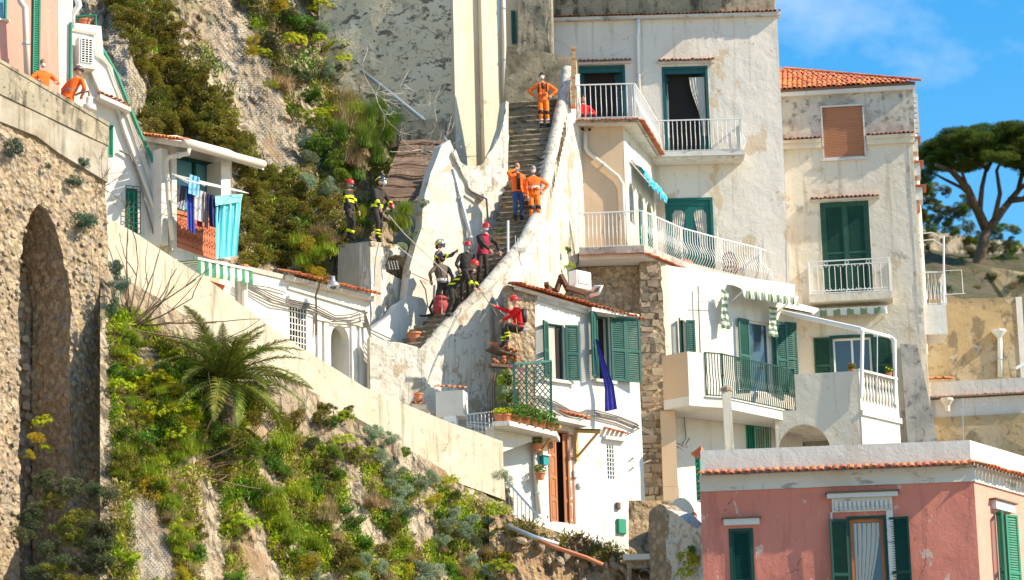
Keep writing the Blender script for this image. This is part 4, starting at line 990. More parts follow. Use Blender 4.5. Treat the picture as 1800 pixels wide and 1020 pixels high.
part('turquoise_shutter', louver_mb(WT, WT.uz(1610, 450)[0], WT.uz(1620, 450)[0], WT.uz(1615, 532)[1], WT.uz(1615, 376)[1], -.3), M['turq'], tb)
part('door_back', MB().wb(WT, WT.uz(1604, 450)[0], WT.uz(1612, 450)[0], WT.uz(1615, 600)[1], WT.uz(1615, 360)[1], -1.6, -.36), M['clean'], tb)
part('shutter_hood', MB().wb(WT, WT.uz(1606, 450)[0], WT.uz(1622, 450)[0], WT.uz(1615, 373)[1], WT.uz(1615, 362)[1], -.4, .1), M['tile'], tb)

# ---------------------------------------------------------------- far right walls, hillside, pine
WB = Wall(1655, 104, 1800, 104, 600)
a = WB.rect(1666, 524, 1790, 672); c0 = WB.uz(1660, 510)
fb = thing('stained_blockhouse', 'ochre stained blank block wall right of the corner balcony', 'building', WB.w(a[0], a[2], -1))
part('wall', wall_mesh(WB, [(a[0] - .6, a[2] - 2), (a[1], a[2] - 2), (a[1], a[3]), (WB.uz(1688, 527)[0], a[3]), (WB.uz(1664, 517)[0], a[3] + .2), (a[0] - .6, a[3] + .2)], [], .4, .5, .04, 16), M['ochre'] if 'ochre' in M else M['mottled'], fb)
part('side_walls', MB().wb(WB, a[0] - .6, a[1], a[2] - 2, a[3] - .05, -4, -.41), M['grime'], fb)
part('corner_strip', MB().wb(WB, a[1] + .0, a[1] + .22, a[2] - 2, a[3] - .0, -.6, .04), M['clean'], fb)
pipe([WB.w(*WB.uz(1755, 588), .1), WB.w(*WB.uz(1757, 600), .1), WB.w(*WB.uz(1757, 664), .1)], .085, 'pvc', 'downpipe', 'white downpipe with funnel top on the ochre stained wall')
hp_ = WB.w(*WB.uz(1755, 590), .14); single('rain_funnel', MB().lathe(hp_, [(.08, -.12), (.26, .1), (.26, .16), (.22, .16)], 12), M['pvc'], 'white plastic rain funnel on top of the downpipe on the ochre wall', 'funnel', hp_)
WB2 = Wall(1600, 101, 1800, 101, 640)
a = WB2.rect(1622, 590, 1668, 680); single('ochre_low_wall', wall_mesh(WB2, [(a[0], a[2]), (a[1], a[2]), (a[1], a[3]), (a[0], a[3])], [], .4, .4, .03, 17), M['ochre'] if 'ochre' in M else M['mottled'], 'small ochre wall under the corner balcony', 'wall', WB2.w(a[0], a[2]))
WB3 = Wall(1600, 98.8, 1830, 98.2, 700)
tw = thing('tile_coped_wall', 'long cream wall with a row of terracotta tiles above a stained lower wall', 'wall', WB3.w(0, WB3.uz(1700, 800)[1]))
x0, x1 = WB3.uz(1634, 700)[0], WB3.uz(1840, 700)[0]
zc_, zt_, zl_ = WB3.uz(1720, 668)[1], WB3.uz(1720, 694)[1], WB3.uz(1720, 730)[1]
part('coping', MB().wb(WB3, x0, x1, zt_, zc_, -.6, 0), M['facade'], tw); part('under_band', MB().wb(WB3, x0, x1, zl_, zt_ - .07, -.6, -.12), M['facade'], tw)
part('lower_wall', wall_mesh(WB3, [(x0, zl_ - 3), (x1, zl_ - 3), (x1, zl_ - .004), (x0, zl_ - .004)], [], .6, .4, .05, 18), M['ochre'] if 'ochre' in M else M['mottled'], tw)
tile_row(WB3, x0, x1, zt_ - .05, zt_ - .05, tw, .12, .3, .135, 16, TILE_S)
cc = WB3.w(*WB3.uz(1665, 712), .1); part('spout_cone', MB().lathe(cc, [(.08, -.25), (.1, -.05), (.22, .12), (.22, .2)], 12), M['pipe'], tw)
c0, c1 = P(1691, 700, 97.8), P(1693, 778, 97.8)
an = thing('tv_aerial', 'thin aerial mast in front of the stained wall at the right', 'aerial', c1); part('mast', MB().tube([c0, c1 - V(0, 0, .4)], .02, 5), M['steel'], an)
part('boom', MB().tube([P(1688, 707, 97.8), P(1762, 706, 97.8)], .01, 4), M['steel'], an)
for k in range(11): c = P(1694 + 6 * k, 707, 97.8); part('element', MB().tube([c + V(0, 0, .12), c - V(0, 0, .12)], .005, 4), M['steel'], an)
for k in range(4):
    p = P(1644 + 11 * k, 666, 98.4); piece('loose_tile', TILE, tw, Matrix.Translation(p) @ Matrix.Rotation(1.4 + .2 * k, 4, 'Z'))

def relief(name, x0, x1, y0, y1, step, fY, amp, m, label=None, kind='structure', seed=0, freq=.5, smooth=False):
    nx, ny = int((x1 - x0) / step) + 1, int((y1 - y0) / step) + 1; g = []
    for j in range(ny):
        row = []
        for i in range(nx):
            px, py = x0 + (x1 - x0) * i / (nx - 1), y0 + (y1 - y0) * j / (ny - 1)
            row.append(relpt(px, py, fY, amp, seed, freq))
        g.append(row)
    mb = MB(); mb.sheet(g); return struct(name, mb, m, label, smooth, kind)
def relpt(px, py, fY, amp, seed=0, freq=.5, lift=0):
    Y = fY(px, py); p = P(px, py, Y); q = V(p.x * freq, p.y * .3, p.z * freq * .7) + V(seed * 7, 0, 0)
    n = noise.noise(q) * .55 + noise.noise(q * 2.3) * .3 + abs(noise.noise(q * 5)) * .22 + noise.noise(q * 11) * .09
    return P(px, py, Y + n * amp - lift)
def ins(poly, px, py):
    c = False
    for i in range(len(poly)):
        x1, y1 = poly[i]; x2, y2 = poly[i - 1]
        if (y1 > py) != (y2 > py) and px < (x2 - x1) * (py - y1) / (y2 - y1) + x1: c = not c
    return c
# wooded hill behind the pine: a real slope
hillY = lambda px, py: 150 + max(0, 560 - py) * .22
YOFF = 0.0
hill = MB(); g = []
for j in range(34):
    yy = 125 + j * 3.2; row = []
    for i in range(40):
        x = 8 + i * 1.6; base = 11 + j * .68
        ridge = P(1600, 300, 220).z
        z = P(1700, 650, 125).z + (j / 33) * (P(1700, 400, 228).z - P(1700, 650, 125).z) + noise.noise(V(x * .12, yy * .08, 3)) * 1.2
        z += max(0, (P(1700, 400, 220).x - x)) * .22 * (j / 33)
        row.append(V(x, yy, z + .5 * noise.noise(V(x * .5, yy * .4, 9))))
    g.append(row)
hill.sheet(list(reversed(g))); hillo = struct('hillside', hill, M['grass'], 'green and brown terraced hillside behind the pine')

def box_wall(parent, name, W, poly, holes, m, thick=.3, grid=.4, amp=.02, seed=0, edge=0.0, kind=None):
    return part(name, wall_mesh(W, poly, holes, thick, grid, amp, seed, edge=edge), M[m] if isinstance(m, str) else m, parent)

# ---------------------------------------------------------------- U: rose pink house, lower right
WU = Wall(1232, 82.5, 1712, 82.0, 900); WU2 = Wall(1712, 82.0, 1830, 85.2, 900)
uL, uR = WU.uz(1232, 900)[0], WU.uz(1711, 830)[0]; uB = WU.uz(1500, 1100)[1]
def zU(py, px=1470): return WU.uz(px, py)[1]
zt, zk, ztl, zcn = zU(783), zU(810), zU(822), zU(856)
bU = thing('rose_pink_house', 'rose pink house with pale parapet, terracotta tile course and dark green shutters', 'house', WU.w(0, uB, -1))
hU = []
rc = WU.rect(1478, 910, 1535, 1060); rf = WU.rect(1500, 910, 1557, 1100)
rU = WU.rect(1498, 912, 1557, 1100); wU = window(bU, WU, rU, 'wood', hU, 1, 'glass', .08, -.06, name='window')
curtain(wU, WU, rU[0] + .1, rU[1] - .1, rU[2], rU[3] - .1, -.085, .55, side=1)
mb = MB(); frame_box(mb, WU, rU[0] - .07, rU[1] + .07, rU[2], rU[3] + .07, -.02, .05, .07, False); part('outer_frame', mb, M['green'], wU)
a = WU.rect(1479, 910, 1499, 1100); shutter(wU, WU, rU[0] - .06, .5, rU[2], rU[3], 165, M['green'], .05)
shutter(wU, WU, rU[1] + .06, .62, rU[2], rU[3], 12, M['green'], .05)
# stuccoed surround
a = WU.rect(1462, 868, 1570, 905); z0 = rU[3] + .07
su = part('stucco_surround', (lambda mb: (mb.wb(WU, a[0], rU[0] - .5, uB, z0 + .12, .004, .09), mb.wb(WU, rU[1] + .5 if False else rU[1] + .09, rU[1] + .27, uB, z0 + .12, .004, .09), mb.wb(WU, a[0], rU[1] + .27, z0 + .122, a[3] - .12, .004, .07), mb)[3])(MB()), M['cornice'], bU)
part('surround_cornice', MB().wb(WU, a[0] - .12, rU[1] + .42, a[3] - .12, a[3], .004, .2), M['cornice'], bU)
part('surround_cap', MB().wb(WU, a[0] - .16, rU[1] + .46, a[3] + .002, a[3] + .05, .004, .24), M['iron'], bU)
me = MB().box(-.035, .035, -.05, 0, -.12, .12).mesh('dentil', M['cornice'])
Ru = Matrix(((WU.U.x, -WU.N.x, 0, 0), (WU.U.y, -WU.N.y, 0, 0), (0, 0, 1, 0), (0, 0, 0, 1)))
for k in range(13):
    p = WU.w(a[0] + .12 + (rU[1] + .1 - a[0]) * k / 12, a[3] - .33, .072); piece('dentil', me, bU, Matrix.Translation(p) @ Ru)
r2 = WU.rect(1284, 929, 1327, 1100); w2 = window(bU, WU, r2, 'green', hU, 1, None, .09, .02)
part('shutter', louver_mb(WU, r2[0] + .1, r2[1] - .1, r2[2], r2[3] - .1, -.02, fw=.04), M['green'], w2)
a = WU.rect(1272, 913, 1335, 927); part('lintel', MB().wb(WU, a[0], a[1], a[2] + .05, a[3], .003, .12), M['cornice'], bU); part('lintel_cap', MB().wb(WU, a[0] - .05, a[1] + .05, a[3] + .003, a[3] + .04, .003, .17), M['iron'], bU)
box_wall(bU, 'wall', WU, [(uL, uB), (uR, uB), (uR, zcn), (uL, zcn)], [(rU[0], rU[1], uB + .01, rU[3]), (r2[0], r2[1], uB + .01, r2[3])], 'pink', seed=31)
def corner_band(nm, z0_, z1_, d, m, dpt=-.3):
    part(nm, MB().wb(WU, uL, uR + d * .6, z0_, z1_, dpt, d), m, bU)
    part(nm, MB().wb(WU2, 0.003 + 0, 9, z0_, z1_, dpt, d), m, bU)
corner_band('frieze', zcn + .003, zcn + .42, .05, M['cornice']); corner_band('cornice', zcn + .424, ztl - .12, .13, M['cornice'])
tile_row(WU, uL - .05, uR + .05, ztl - .1, ztl - .1, bU, .3, .34, .195, 20, TILE_L); tile_row(WU2, 0, 7, ztl - .1, ztl - .1, bU, .3, .34, .195, 20, TILE_L)
part('parapet', MB().wb(WU, uL + .05, uR - .05, ztl - .1, zt, -.25, .0), M['clean'], bU)
part('parapet', MB().wb(WU2, .02, 5.2, ztl - .1, zt, -.25, 0), M['clean'], bU)
rz = WU2.rect(1746, 905, 1785, 1100); hz = []
wz = window(bU, WU2, (rz[0] + .35, rz[1] - .5, uB, rz[3]), 'green', hz, 1, 'glass', .06)
shutter(wz, WU2, rz[0] + .33, .34, uB, rz[3], 130, M['green3'], .05); shutter(wz, WU2, rz[1] - .5, .45, uB, rz[3], 20, M['green3'], .05)
part('lintel', MB().wb(WU2, rz[0] + .1, rz[1] - .1, rz[3] + .06, rz[3] + .3, .003, .16), M['cornice'], bU); part('lintel_cap', MB().wb(WU2, rz[0], rz[1], rz[3] + .304, rz[3] + .34, .003, .22), M['iron'], bU)
box_wall(bU, 'sunlit_wall', WU2, [(0.003, uB), (9, uB), (9, zcn), (0.003, zcn)], [(hz[0][0], hz[0][1], uB + .01, hz[0][3])], 'pinklight', seed=32)  # lighter copy of the pink: sunlight on this side put into its colour
part('infill', MB().wb(WU, uL + .1, uR - .7, uB, ztl, -4, -.31), M['cornice'], bU)
part('left_wall', MB().wb(WU, uL, uL + .095, uB, zcn, -4, -.302), M['pinklight'], bU)
# awkward bits left of it: hood arch, green door edge, low wall with a red tile wing
Wl = Wall(1185, 88.5, 1235, 88.0, 900)
hd = thing('hooded_porch', 'white rounded hood over a green gate between the stone pier and the pink house', 'porch', Wl.w(*Wl.uz(1210, 960)))
a = Wl.rect(1196, 876, 1234, 948)
n = 10; outer = [(a[1] - (a[1] - a[0]) * .75 + (a[1] - a[0]) * .75 * math.cos(math.pi * k / n), a[2] + .35 + (a[3] - a[2] - .35) * math.sin(math.pi * k / n)) for k in range(n + 1)]
part('hood', MB().prism(Wl, [(outer[0][0], a[2])] + outer + [(outer[-1][0], a[2])], -1.2, .3), M['clean'], hd)
part('gate', louver_mb(Wl, Wl.uz(1203, 900)[0], Wl.uz(1216, 900)[0], Wl.uz(1210, 960)[1], Wl.uz(1210, 911)[1], .36, pitch=.1), M['green3'], hd)
part('back_wall', MB().wb(Wl, Wl.uz(1183, 900)[0], Wl.uz(1240, 900)[0], Wl.uz(1210, 1000)[1], Wl.uz(1210, 868)[1], -1.4, -1.205), M['white'], hd)
WG = Wall(1218, 87.3, 1236, 87.1, 800); a = WG.rect(1225, 803, 1233, 880)
gs = thing('green_side_door', 'narrow bright green door edge left of the pink house', 'door', WG.w(a[0], a[2])); part('leaf', louver_mb(WG, a[0], a[1], a[2], a[3], .05, pitch=.12, fw=.03), M['green3'], gs)
tw_ = P(1222, 797, 86.6); mb = MB(); q = [P(1214, 797, 86.8), P(1232, 784, 86.4), P(1233, 803, 86.4)]
mb.add(q + [p + V(.1, .5, 0) for p in q], [(0, 1, 2), (5, 4, 3), (0, 3, 4, 1), (1, 4, 5, 2), (2, 5, 3, 0)]); single('red_ridge_tile', mb, M['tile'], 'pointed red tile sticking out left of the pink house parapet', 'roof tile', q[0])
# whitewashed rubble wall below, with ruined edge
WL = Wall(1172, 86.5, 1262, 84.3, 950)
lw = thing('whitewashed_rubble_wall', 'low whitewashed rubble wall with bushes, left of the pink house', 'stone wall', WL.w(*WL.uz(1215, 1060)))
pts = [(1176, 1080), (1262, 1080), (1258, 938), (1240, 935), (1215, 925), (1190, 902), (1168, 895)]
box_wall(lw, 'wall', WL, poly_px(WL, pts), [], surf('whitewashed_rubble', (.62, .58, .5), [('noise', 3, .5, .62, (.34, .27, .19), .8), ('noise', 9, .55, .65, (.2, .16, .11), .7)], .95, [('cell', 4, 1, .1), ('noise', 10, .7, .04)]), .5, .14, .12, 33, .5)
WL2 = Wall(1138, 87.2, 1176, 86.45, 950)
lw2 = thing('broken_stone_buttress', 'broken brown stone buttress beside the whitewashed wall', 'buttress', WL2.w(*WL2.uz(1160, 1060)))
box_wall(lw2, 'wall', WL2, poly_px(WL2, [(1142, 1080), (1188, 1080), (1180, 1000), (1176, 900), (1160, 886), (1140, 900)]), [], 'rubble', .6, .13, .16, 34, .5)
cwall = Wall(1236, 84.6, 1262, 84.4, 950); a = cwall.rect(1238, 940, 1262, 1080)
cb = thing('concrete_block_column', 'grey painted block column against the pink house', 'column', cwall.w(a[0], a[2]))
for k in range(5): part('block', MB().wb(cwall, a[0] + .02 * k, a[1] + .02 * k, a[3] - .42 * (k + 1) + .015, a[3] - .42 * k, -.3, .02 * (k % 2)), M['facade'], cb)
single('rounded_cap', MB().ball(cwall.w((a[0] + a[1]) / 2 - .1, a[3] + .15, -.1), .27, .25, .2, 12, 8), M['sooty'], 'rounded plaster cap beside the pink house wall', 'cap', cwall.w(a[0], a[3]))

# ---------------------------------------------------------------- Q: white house with the tiled roof and green shutters
YOFF = 1.1
YQ = lambda px: 88.6 + (px - 870) * .0132
WQ = Wall(870, YQ(870), 1115, YQ(1115), 700)
qz = lambda px, py, d=0: WQ.uz(px, py, d)
bQ = thing('white_tiled_house', 'bright white house with sloping terracotta roof edge, open green shutters and wooden door', 'house', WQ.w(*qz(1000, 1000), -1))
hQ = []
ra = WQ.rect(962, 570, 992, 667); wa = window(bQ, WQ, ra, 'green2', hQ, 1, 'curtain', .05, -.08)
part('dark_leaf', MB().wb(WQ, ra[0] + (ra[1] - ra[0]) * .62, ra[1] - .06, ra[2] + .05, ra[3] - .05, -.12, -.09), M['dark'], wa)
shutter(wa, WQ, ra[0] - .01, .34, ra[2], ra[3], 150, M['green2'], .06); shutter(wa, WQ, ra[1] + .01, .42, ra[2], ra[3], 25, M['green2'], .06)
part('sill', MB().wb(WQ, ra[0] - .25, ra[1] + .25, ra[2] - .1, ra[2] - .01, -.05, .1), M['clean'], wa)
rb = WQ.rect(1049, 556, 1072, 668); wb2 = window(bQ, WQ, rb, 'green2', hQ, 1, None, .04, -.05)
shutter(wb2, WQ, rb[0] - .01, .5, rb[2], rb[3], 150, M['green2'], .06, leaf=2); shutter(wb2, WQ, rb[1] + .01, .98, rb[2], rb[3], 14, M['green2'], .06, leaf=2)
part('sill', MB().wb(WQ, rb[0] - .2, rb[1] + .15, rb[2] - .1, rb[2] - .01, -.05, .12), M['cornice'], wb2)
rg = WQ.rect(1066, 782, 1081, 843); wg = window(bQ, WQ, rg, 'pvc', hQ, 1, 'glass', .03, -.06); grille(wg, WQ, rg[0] + .02, rg[1] - .02, rg[2], rg[3], -.02, 3, 8, M['whitepaint'], r=.011)
a = WQ.rect(1060, 758, 1093, 768); tile_row(WQ, a[0], a[1] + .1, qz(1065, 758)[1], qz(1090, 766)[1], bQ, .24, .3, .14, 22, TILE_S)
part('window_hood', MB().wb(WQ, a[0], a[1] + .05, a[2] - .12, a[2] - .02, .003, .14), M['clean'], bQ)
rd = WQ.rect(965, 757, 1001, 918)
hQ.append((rd[0], rd[1], rd[2], rd[3])); dq = part('door_frame', (lambda mb: (frame_box(mb, WQ, rd[0], rd[1], rd[2], rd[3] - .002, -.12, .03, .06, False), mb)[1])(MB()), M['wood'], bQ)
def door_leaf(o, w_, z0_, z1_, par):
    mb = MB(); frame_box(mb, o, 0, w_, z0_, z1_, -.04, 0, .07)
    n = 4
    for k in range(1, n): z = z0_ + (z1_ - z0_) * k / n; mb.wb(o, .07, w_ - .07, z - .05, z + .05, -.04, 0)
    for k in range(n):
        z = z0_ + (z1_ - z0_) * k / n; mb.wb(o, .07, w_ - .07, z + .05, z + (z1_ - z0_) / n - .05, -.035, -.015); mb.wb(o, .11, w_ - .11, z + .12, z + (z1_ - z0_) / n - .12, -.02, -.004)
    return part('door_leaf', mb, M['wood'], par)
wleaf = (rd[1] - rd[0]) * .46
door_leaf(swung(WQ, rd[0] + .02, -.02, -10), wleaf, rd[2], rd[3] - .08, dq); l2 = swung(WQ, rd[0] + .06 + wleaf * 1.45, -.03, 8); door_leaf(l2, wleaf * 1.05, rd[2], rd[3] - .08, dq)
part('room', MB().wb(WQ, rd[0] + .01, rd[1] - .01, rd[2] + .01, rd[3] - .01, -.295, -.285), M['dark'], dq)
part('handle', MB().ball(WQ.w(rd[0] + .14, (rd[2] + rd[3]) / 2 - .1, .06), .03, .03, .03, 8, 5), M['pine'], dq)
roofL, roofR = qz(899, 503), qz(1116, 566)
up = [(938, 740), (870, 735), (870, 1010), (900, 1015), (1010, 1030), (1135, 1040), (1128, 975), (1118, 575)]
poly = [qz(941, 512), qz(941, 748), qz(870, 744), qz(866, 1040), qz(1142, 1060), qz(1120, 574)]
box_wall(bQ, 'wall', WQ, poly, hQ, 'clean', seed=41, amp=.03, grid=.35)
Wq2 = Wall(893, YQ(893) + .1, 942, YQ(942) - .03, 600)
box_wall(bQ, 'rough_side_wall', Wq2, poly_px(Wq2, [(893, 750), (941, 750), (941, 515), (893, 501)]), [], 'rubble', .25, .15, .1, 42)
def back_block(W, poly, d, L_):
    mb = MB(); n = len(poly); f_ = [W.w(u, z, d) for u, z in poly]; mb.add(f_ + [p + V(0, L_, 0) for p in f_], [tuple(range(n)), tuple(reversed(range(n, 2 * n)))] + [(i, n + i, n + (i + 1) % n, (i + 1) % n) for i in range(n)]); return mb
part('side_walls', back_block(WQ, [qz(880, 1040), qz(1138, 1060), qz(1118, 578), qz(948, 520), qz(948, 752), qz(880, 752)], -.301, 2.6), M['white'], bQ)
part('roof_slab', back_block(WQ, [(roofL[0], roofL[1] - .1), (roofR[0] + .05, roofR[1] - .1), (roofR[0] + .05, roofR[1]), (roofL[0], roofL[1])], .12, 3), M['clean'], bQ)
slp = (roofR[1] - roofL[1]) / (roofR[0] - roofL[0])
tile_row(WQ, roofL[0], roofR[0] + .1, roofL[1], roofR[1], bQ, .34, .4, .15, 16); 
for dd_ in (0.0, -.32, -.64, -.96): tile_row(WQ, roofL[0] + .15 - dd_ * .75, roofR[0], roofL[1] + .09 - dd_ * .28, roofR[1] + .09 - dd_ * .28, bQ, dd_, .4, .15, 16)
a = qz(1030, 549); a2 = qz(1113, 562)
part('window_gutter', MB().prism(WQ, [(a[0], a[1] - .02), (a2[0], a2[1] - .02), (a2[0], a2[1] + .1), (a[0], a[1] + .1)], .02, .3), M['clean'], bQ)
# scalloped plaster under the eave
me = MB().box(-.05, .05, -.09, 0, -.12, 0).mesh('eave_scallop', M['clean'])
RQ = Matrix(((WQ.U.x, -WQ.N.x, 0, 0), (WQ.U.y, -WQ.N.y, 0, 0), (0, 0, 1, 0), (0, 0, 0, 1)))
for k in range(24):
    t = k / 23; u = qz(944, 515)[0] + (qz(1030, 545)[0] - qz(944, 515)[0]) * t; piece('eave_scallop', me, bQ, Matrix.Translation(WQ.w(u, roofL[1] + slp * (u - roofL[0]) - .1, .005)) @ RQ)
# meter boxes, number plate etc
for (x0, y0, x1, y1, m, lab) in ((1084, 913, 1098, 939, 'green3', 'small green meter cupboard on the white house wall'), (1007, 827, 1014, 840, 'pvc', 'small white intercom beside the wooden door'), (1082, 884, 1088, 896, 'iron', 'small dark vent plate on the white wall above the green meter cupboard'), (1014, 850, 1020, 858, 'steel', 'tiny square lamp switch right of the wooden door')):
    r_ = WQ.rect(x0, y0, x1, y1); t = thing('wall_box', lab, 'wall box', WQ.w(r_[0], r_[2], 0))
    part('case', MB().wb(WQ, r_[0], r_[1], r_[2], r_[3], .002, .08), M[m], t); part('door', MB().wb(WQ, r_[0] + .02, r_[1] - .02, r_[2] + .02, r_[3] - .02, .082, .095), M[m], t)
# green letter box with white top
r_ = WQ.rect(952, 802, 961, 818, .2); t = thing('letter_box', 'teal green letter box left of the wooden door', 'letter box', WQ.w(r_[0], r_[2], .1)); part('case', MB().wb(WQ, r_[0], r_[1], r_[2], r_[3], .1, .3), M['turq'], t); part('lid', MB().prism(WQ, [(r_[0] - .04, r_[3] + .005), (r_[1] + .06, r_[3] - .02), (r_[1] + .06, r_[3] + .02), (r_[0] - .04, r_[3] + .12)], .05, .34), M['clean'], t)
# timber canopy brackets left and right of the door
for k, (xa, xb, ya, yb, dr, lab) in enumerate(((948, 985, 749, 800, 60, 'yellow timber bracket left of the wooden door'), (1010, 1056, 759, 812, 60, 'yellow timber bracket right of the wooden door'))):
    t = thing('timber_bracket', lab, 'bracket', WQ.w(*qz(xa, yb), .05), 'timber brackets of the missing door canopy')
    A_, B_, C_ = WQ.w(*qz(xa, ya), .06), WQ.w(*qz(xa + 2, yb), .06), P(xb, ya + 1, YQ(xb) - 1.1)
    part('post', MB().bar(A_, B_, .08, .08), M['pine'], t); part('arm', MB().bar(A_, C_, .08, .08), M['pine'], t); part('brace', MB().bar(B_ + V(0, 0, .12), C_ - (C_ - A_) * .1, .06, .06), M['pine'], t)
    part('top_lath', MB().bar(A_ + V(0, 0, .07), C_ + V(0, 0, .07), .12, .03), M['green2'], t)
# door canopy tiles
a = qz(978, 738); tile_row(WQ, a[0], qz(1022, 744)[0], qz(978, 734)[1], qz(1022, 744)[1], bQ, .5, .42, .15, 26)
part('canopy_slab', MB().prism(WQ, [qz(940, 738), qz(1018, 754), qz(1018, 746), qz(940, 730)], .003, .42), M['greenwall'] if 'greenwall' in M else M['clean'], bQ)
# drain pipe on the lower left, under the terrace
pipe([WQ.w(*qz(935, 780), .1), WQ.w(*qz(938, 830), .1), WQ.w(*qz(944, 905), .1)], .07, 'pipe', 'downpipe', 'grey downpipe behind the hanging flower pots')
# terrace with plants
zt_ = P(905, 748, YQ(890) - .9).z
T0, T1, T2 = P(868, 746, YQ(870) - 1.3), P(896, 752, YQ(890) - 1.6), P(978, 742, YQ(978) - 1.0)
for p in (T0, T1, T2): p.z = zt_
te = thing('plant_terrace', 'little terrace ledge loaded with potted plants above the wooden door', 'terrace', T1)
part('slab', slab([T0, T1, T2], [V(T0.x, T0.y + 1.9, zt_), V(T1.x, T1.y + 2.2, zt_), V(T2.x + .1, T2.y + .9, zt_)], .14), M['white'], te)
part('support_wall', ribbon([(868, 750, 800, YQ(868) - .9), (935, 762, 776, YQ(935) - .6)], .3, 3, 3, .01)[0], M['white'], te)
for k in range(5):
    c = T1 + (T2 - T1) * (.1 + .17 * k) + V(.05, .22, 0); t = thing('planter_box', ['terracotta trough at the left of the ledge above the door', 'second terracotta trough from the left on the ledge', 'middle terracotta trough on the ledge above the door', 'fourth terracotta trough from the left on the ledge', 'rightmost terracotta trough on the ledge above the door'][k], 'planter', c, 'planters on the ledge above the wooden door')
    mb = MB(); a_, h_ = .17, .2; mb.hexa([c + V(-a_ * .85, -.09, 0), c + V(a_ * .85, -.09, 0), c + V(a_ * .85, .09, 0), c + V(-a_ * .85, .09, 0), c + V(-a_, -.12, h_), c + V(a_, -.12, h_), c + V(a_, .12, h_), c + V(-a_, .12, h_)]); mb.box(c.x - a_ - .015, c.x + a_ + .015, c.y - .135, c.y + .135, c.z + h_, c.z + h_ + .03)
    part('trough', mb, M['pot'], t); part('foliage', leaf_cloud(c + V(0, -.05, .3 + .05 * (k % 2)), .3, .22, .24 + .05 * (k % 3), 380, .055, rt), M['leaf_green'] if k % 2 else M['leaf_yellow2'] if 'leaf_yellow2' in M else M['leaf_green'], t)
for k in range(2):
    c = T0 + (T1 - T0) * (.25 + .45 * k) + V(.05, .25, 0); potted(c, ['brown ribbed pot at the far left of the ledge', 'brown pot beside the trellis foot on the ledge'][k], .16, .24, ph=.2, leafm=M['leaf_yellow'])
# green trellis screen
tr = thing('green_trellis', 'dark green diamond trellis screen standing on the plant ledge', 'trellis', T1 + V(.15, .1, 0))
A_, B_ = P(905, 735, YQ(905) - 1.35), P(969, 740, YQ(969) - 1.0); At, Bt = P(903, 640, YQ(905) - 1.35), P(968, 635, YQ(969) - 1.0)
mb = MB(); 
for a, b_ in ((A_, At), (At, Bt), (Bt, B_), (A_, B_)): mb.bar(a, b_, .07)
mid0, mid1 = A_ + (B_ - A_) * .33, At + (Bt - At) * .33; mb.bar(mid0, mid1, .05); part('frame', mb, M['green2'], tr)
mb = MB(); n = 7
def lerp(a, b, t): return a + (b - a) * t
for k in range(-9, n + 1):
    s0, s1 = k / n, (k + 9) / n
    for fl in (0, 1):
        ps = []
        for t in [i / 24 for i in range(25)]:
            s = s0 + (s1 - s0) * t
            if 0 <= s <= 1: ps.append(lerp(lerp(A_, B_, s), lerp(At, Bt, s), t if not fl else 1 - t))
        if len(ps) > 1: mb.bar(ps[0], ps[-1], .022)
part('lattice', mb, M['green'], tr)
# climbing flowers behind the trellis
single('climbing_plant', leaf_cloud(lerp(A_, At, .45) + V(-.2, .3, 0), .35, .3, .85, 700, .06, rt), M['leaf_green'], 'leafy climber behind the left post of the green trellis', 'plant', T0)
mb = MB()
for k in range(22): c = lerp(lerp(A_, B_, rt.uniform(-.2, .5)), lerp(At, Bt, rt.uniform(-.2, .5)), rt.random()) + V(0, .1, 0); mb.ball(c, .04, .04, .035, 6, 4)
single('red_blossoms', mb, M['flower_pink'], 'pink and red blossoms climbing through the green trellis', 'flowers', T0)
# hanging pots
for k, (x, y, lab) in enumerate(((934, 790, 'upper hanging flower pot on the downpipe left of the wooden door'), (939, 840, 'lower hanging flower pot on the downpipe left of the wooden door'))):
    c = WQ.w(*qz(x, y + 6), .3); potted(c, lab, .15, .2, flower='flower_purple', ph=.24, group='hanging pots left of the wooden door')
# purple curtain hanging out of the window
mb = MB(); g = []
for j in range(14):
    t = j / 13; x0_ = lerp(1046, 1063, min(1, t * 1.5)); y_ = 596 + 128 * t; wd_ = 4 + 18 * t; g.append([P(x0_ + wd_ * i / 8 + (4 if t > .6 else 0) * 0, y_ - i * .6 * t, YQ(x0_) - .35 - .12 * t + .05 * math.sin(i * 2.1)) for i in range(9)])
mb.sheet(g); single('purple_curtain', mb, surf('blue_violet_cloth', (.07, .07, .42), [('noise', 2, .4, .7, (.13, .11, .5), .6)], .9), 'blue violet curtain blowing out of the open green shutters', 'curtain', P(1065, 720, YQ(1065)), smooth=True)
# concrete ledge, wall rail steps at bottom-left with handrail
A_, B_ = P(884, 838, 87.2), P(948, 910, 87.0)
hr_ = thing('stair_handrail', 'thin grey handrail of the little stair left of the wooden door', 'handrail', B_)
part('rail', MB().bar(A_, B_, .09, .06), M['steel'], hr_)
for k in range(9):
    p = A_ + (B_ - A_) * (k + .5) / 9; part('baluster', MB().tube([p, p - V(0, 0, .75)], .012, 4), M['steel'], hr_)

YOFF = 0.0
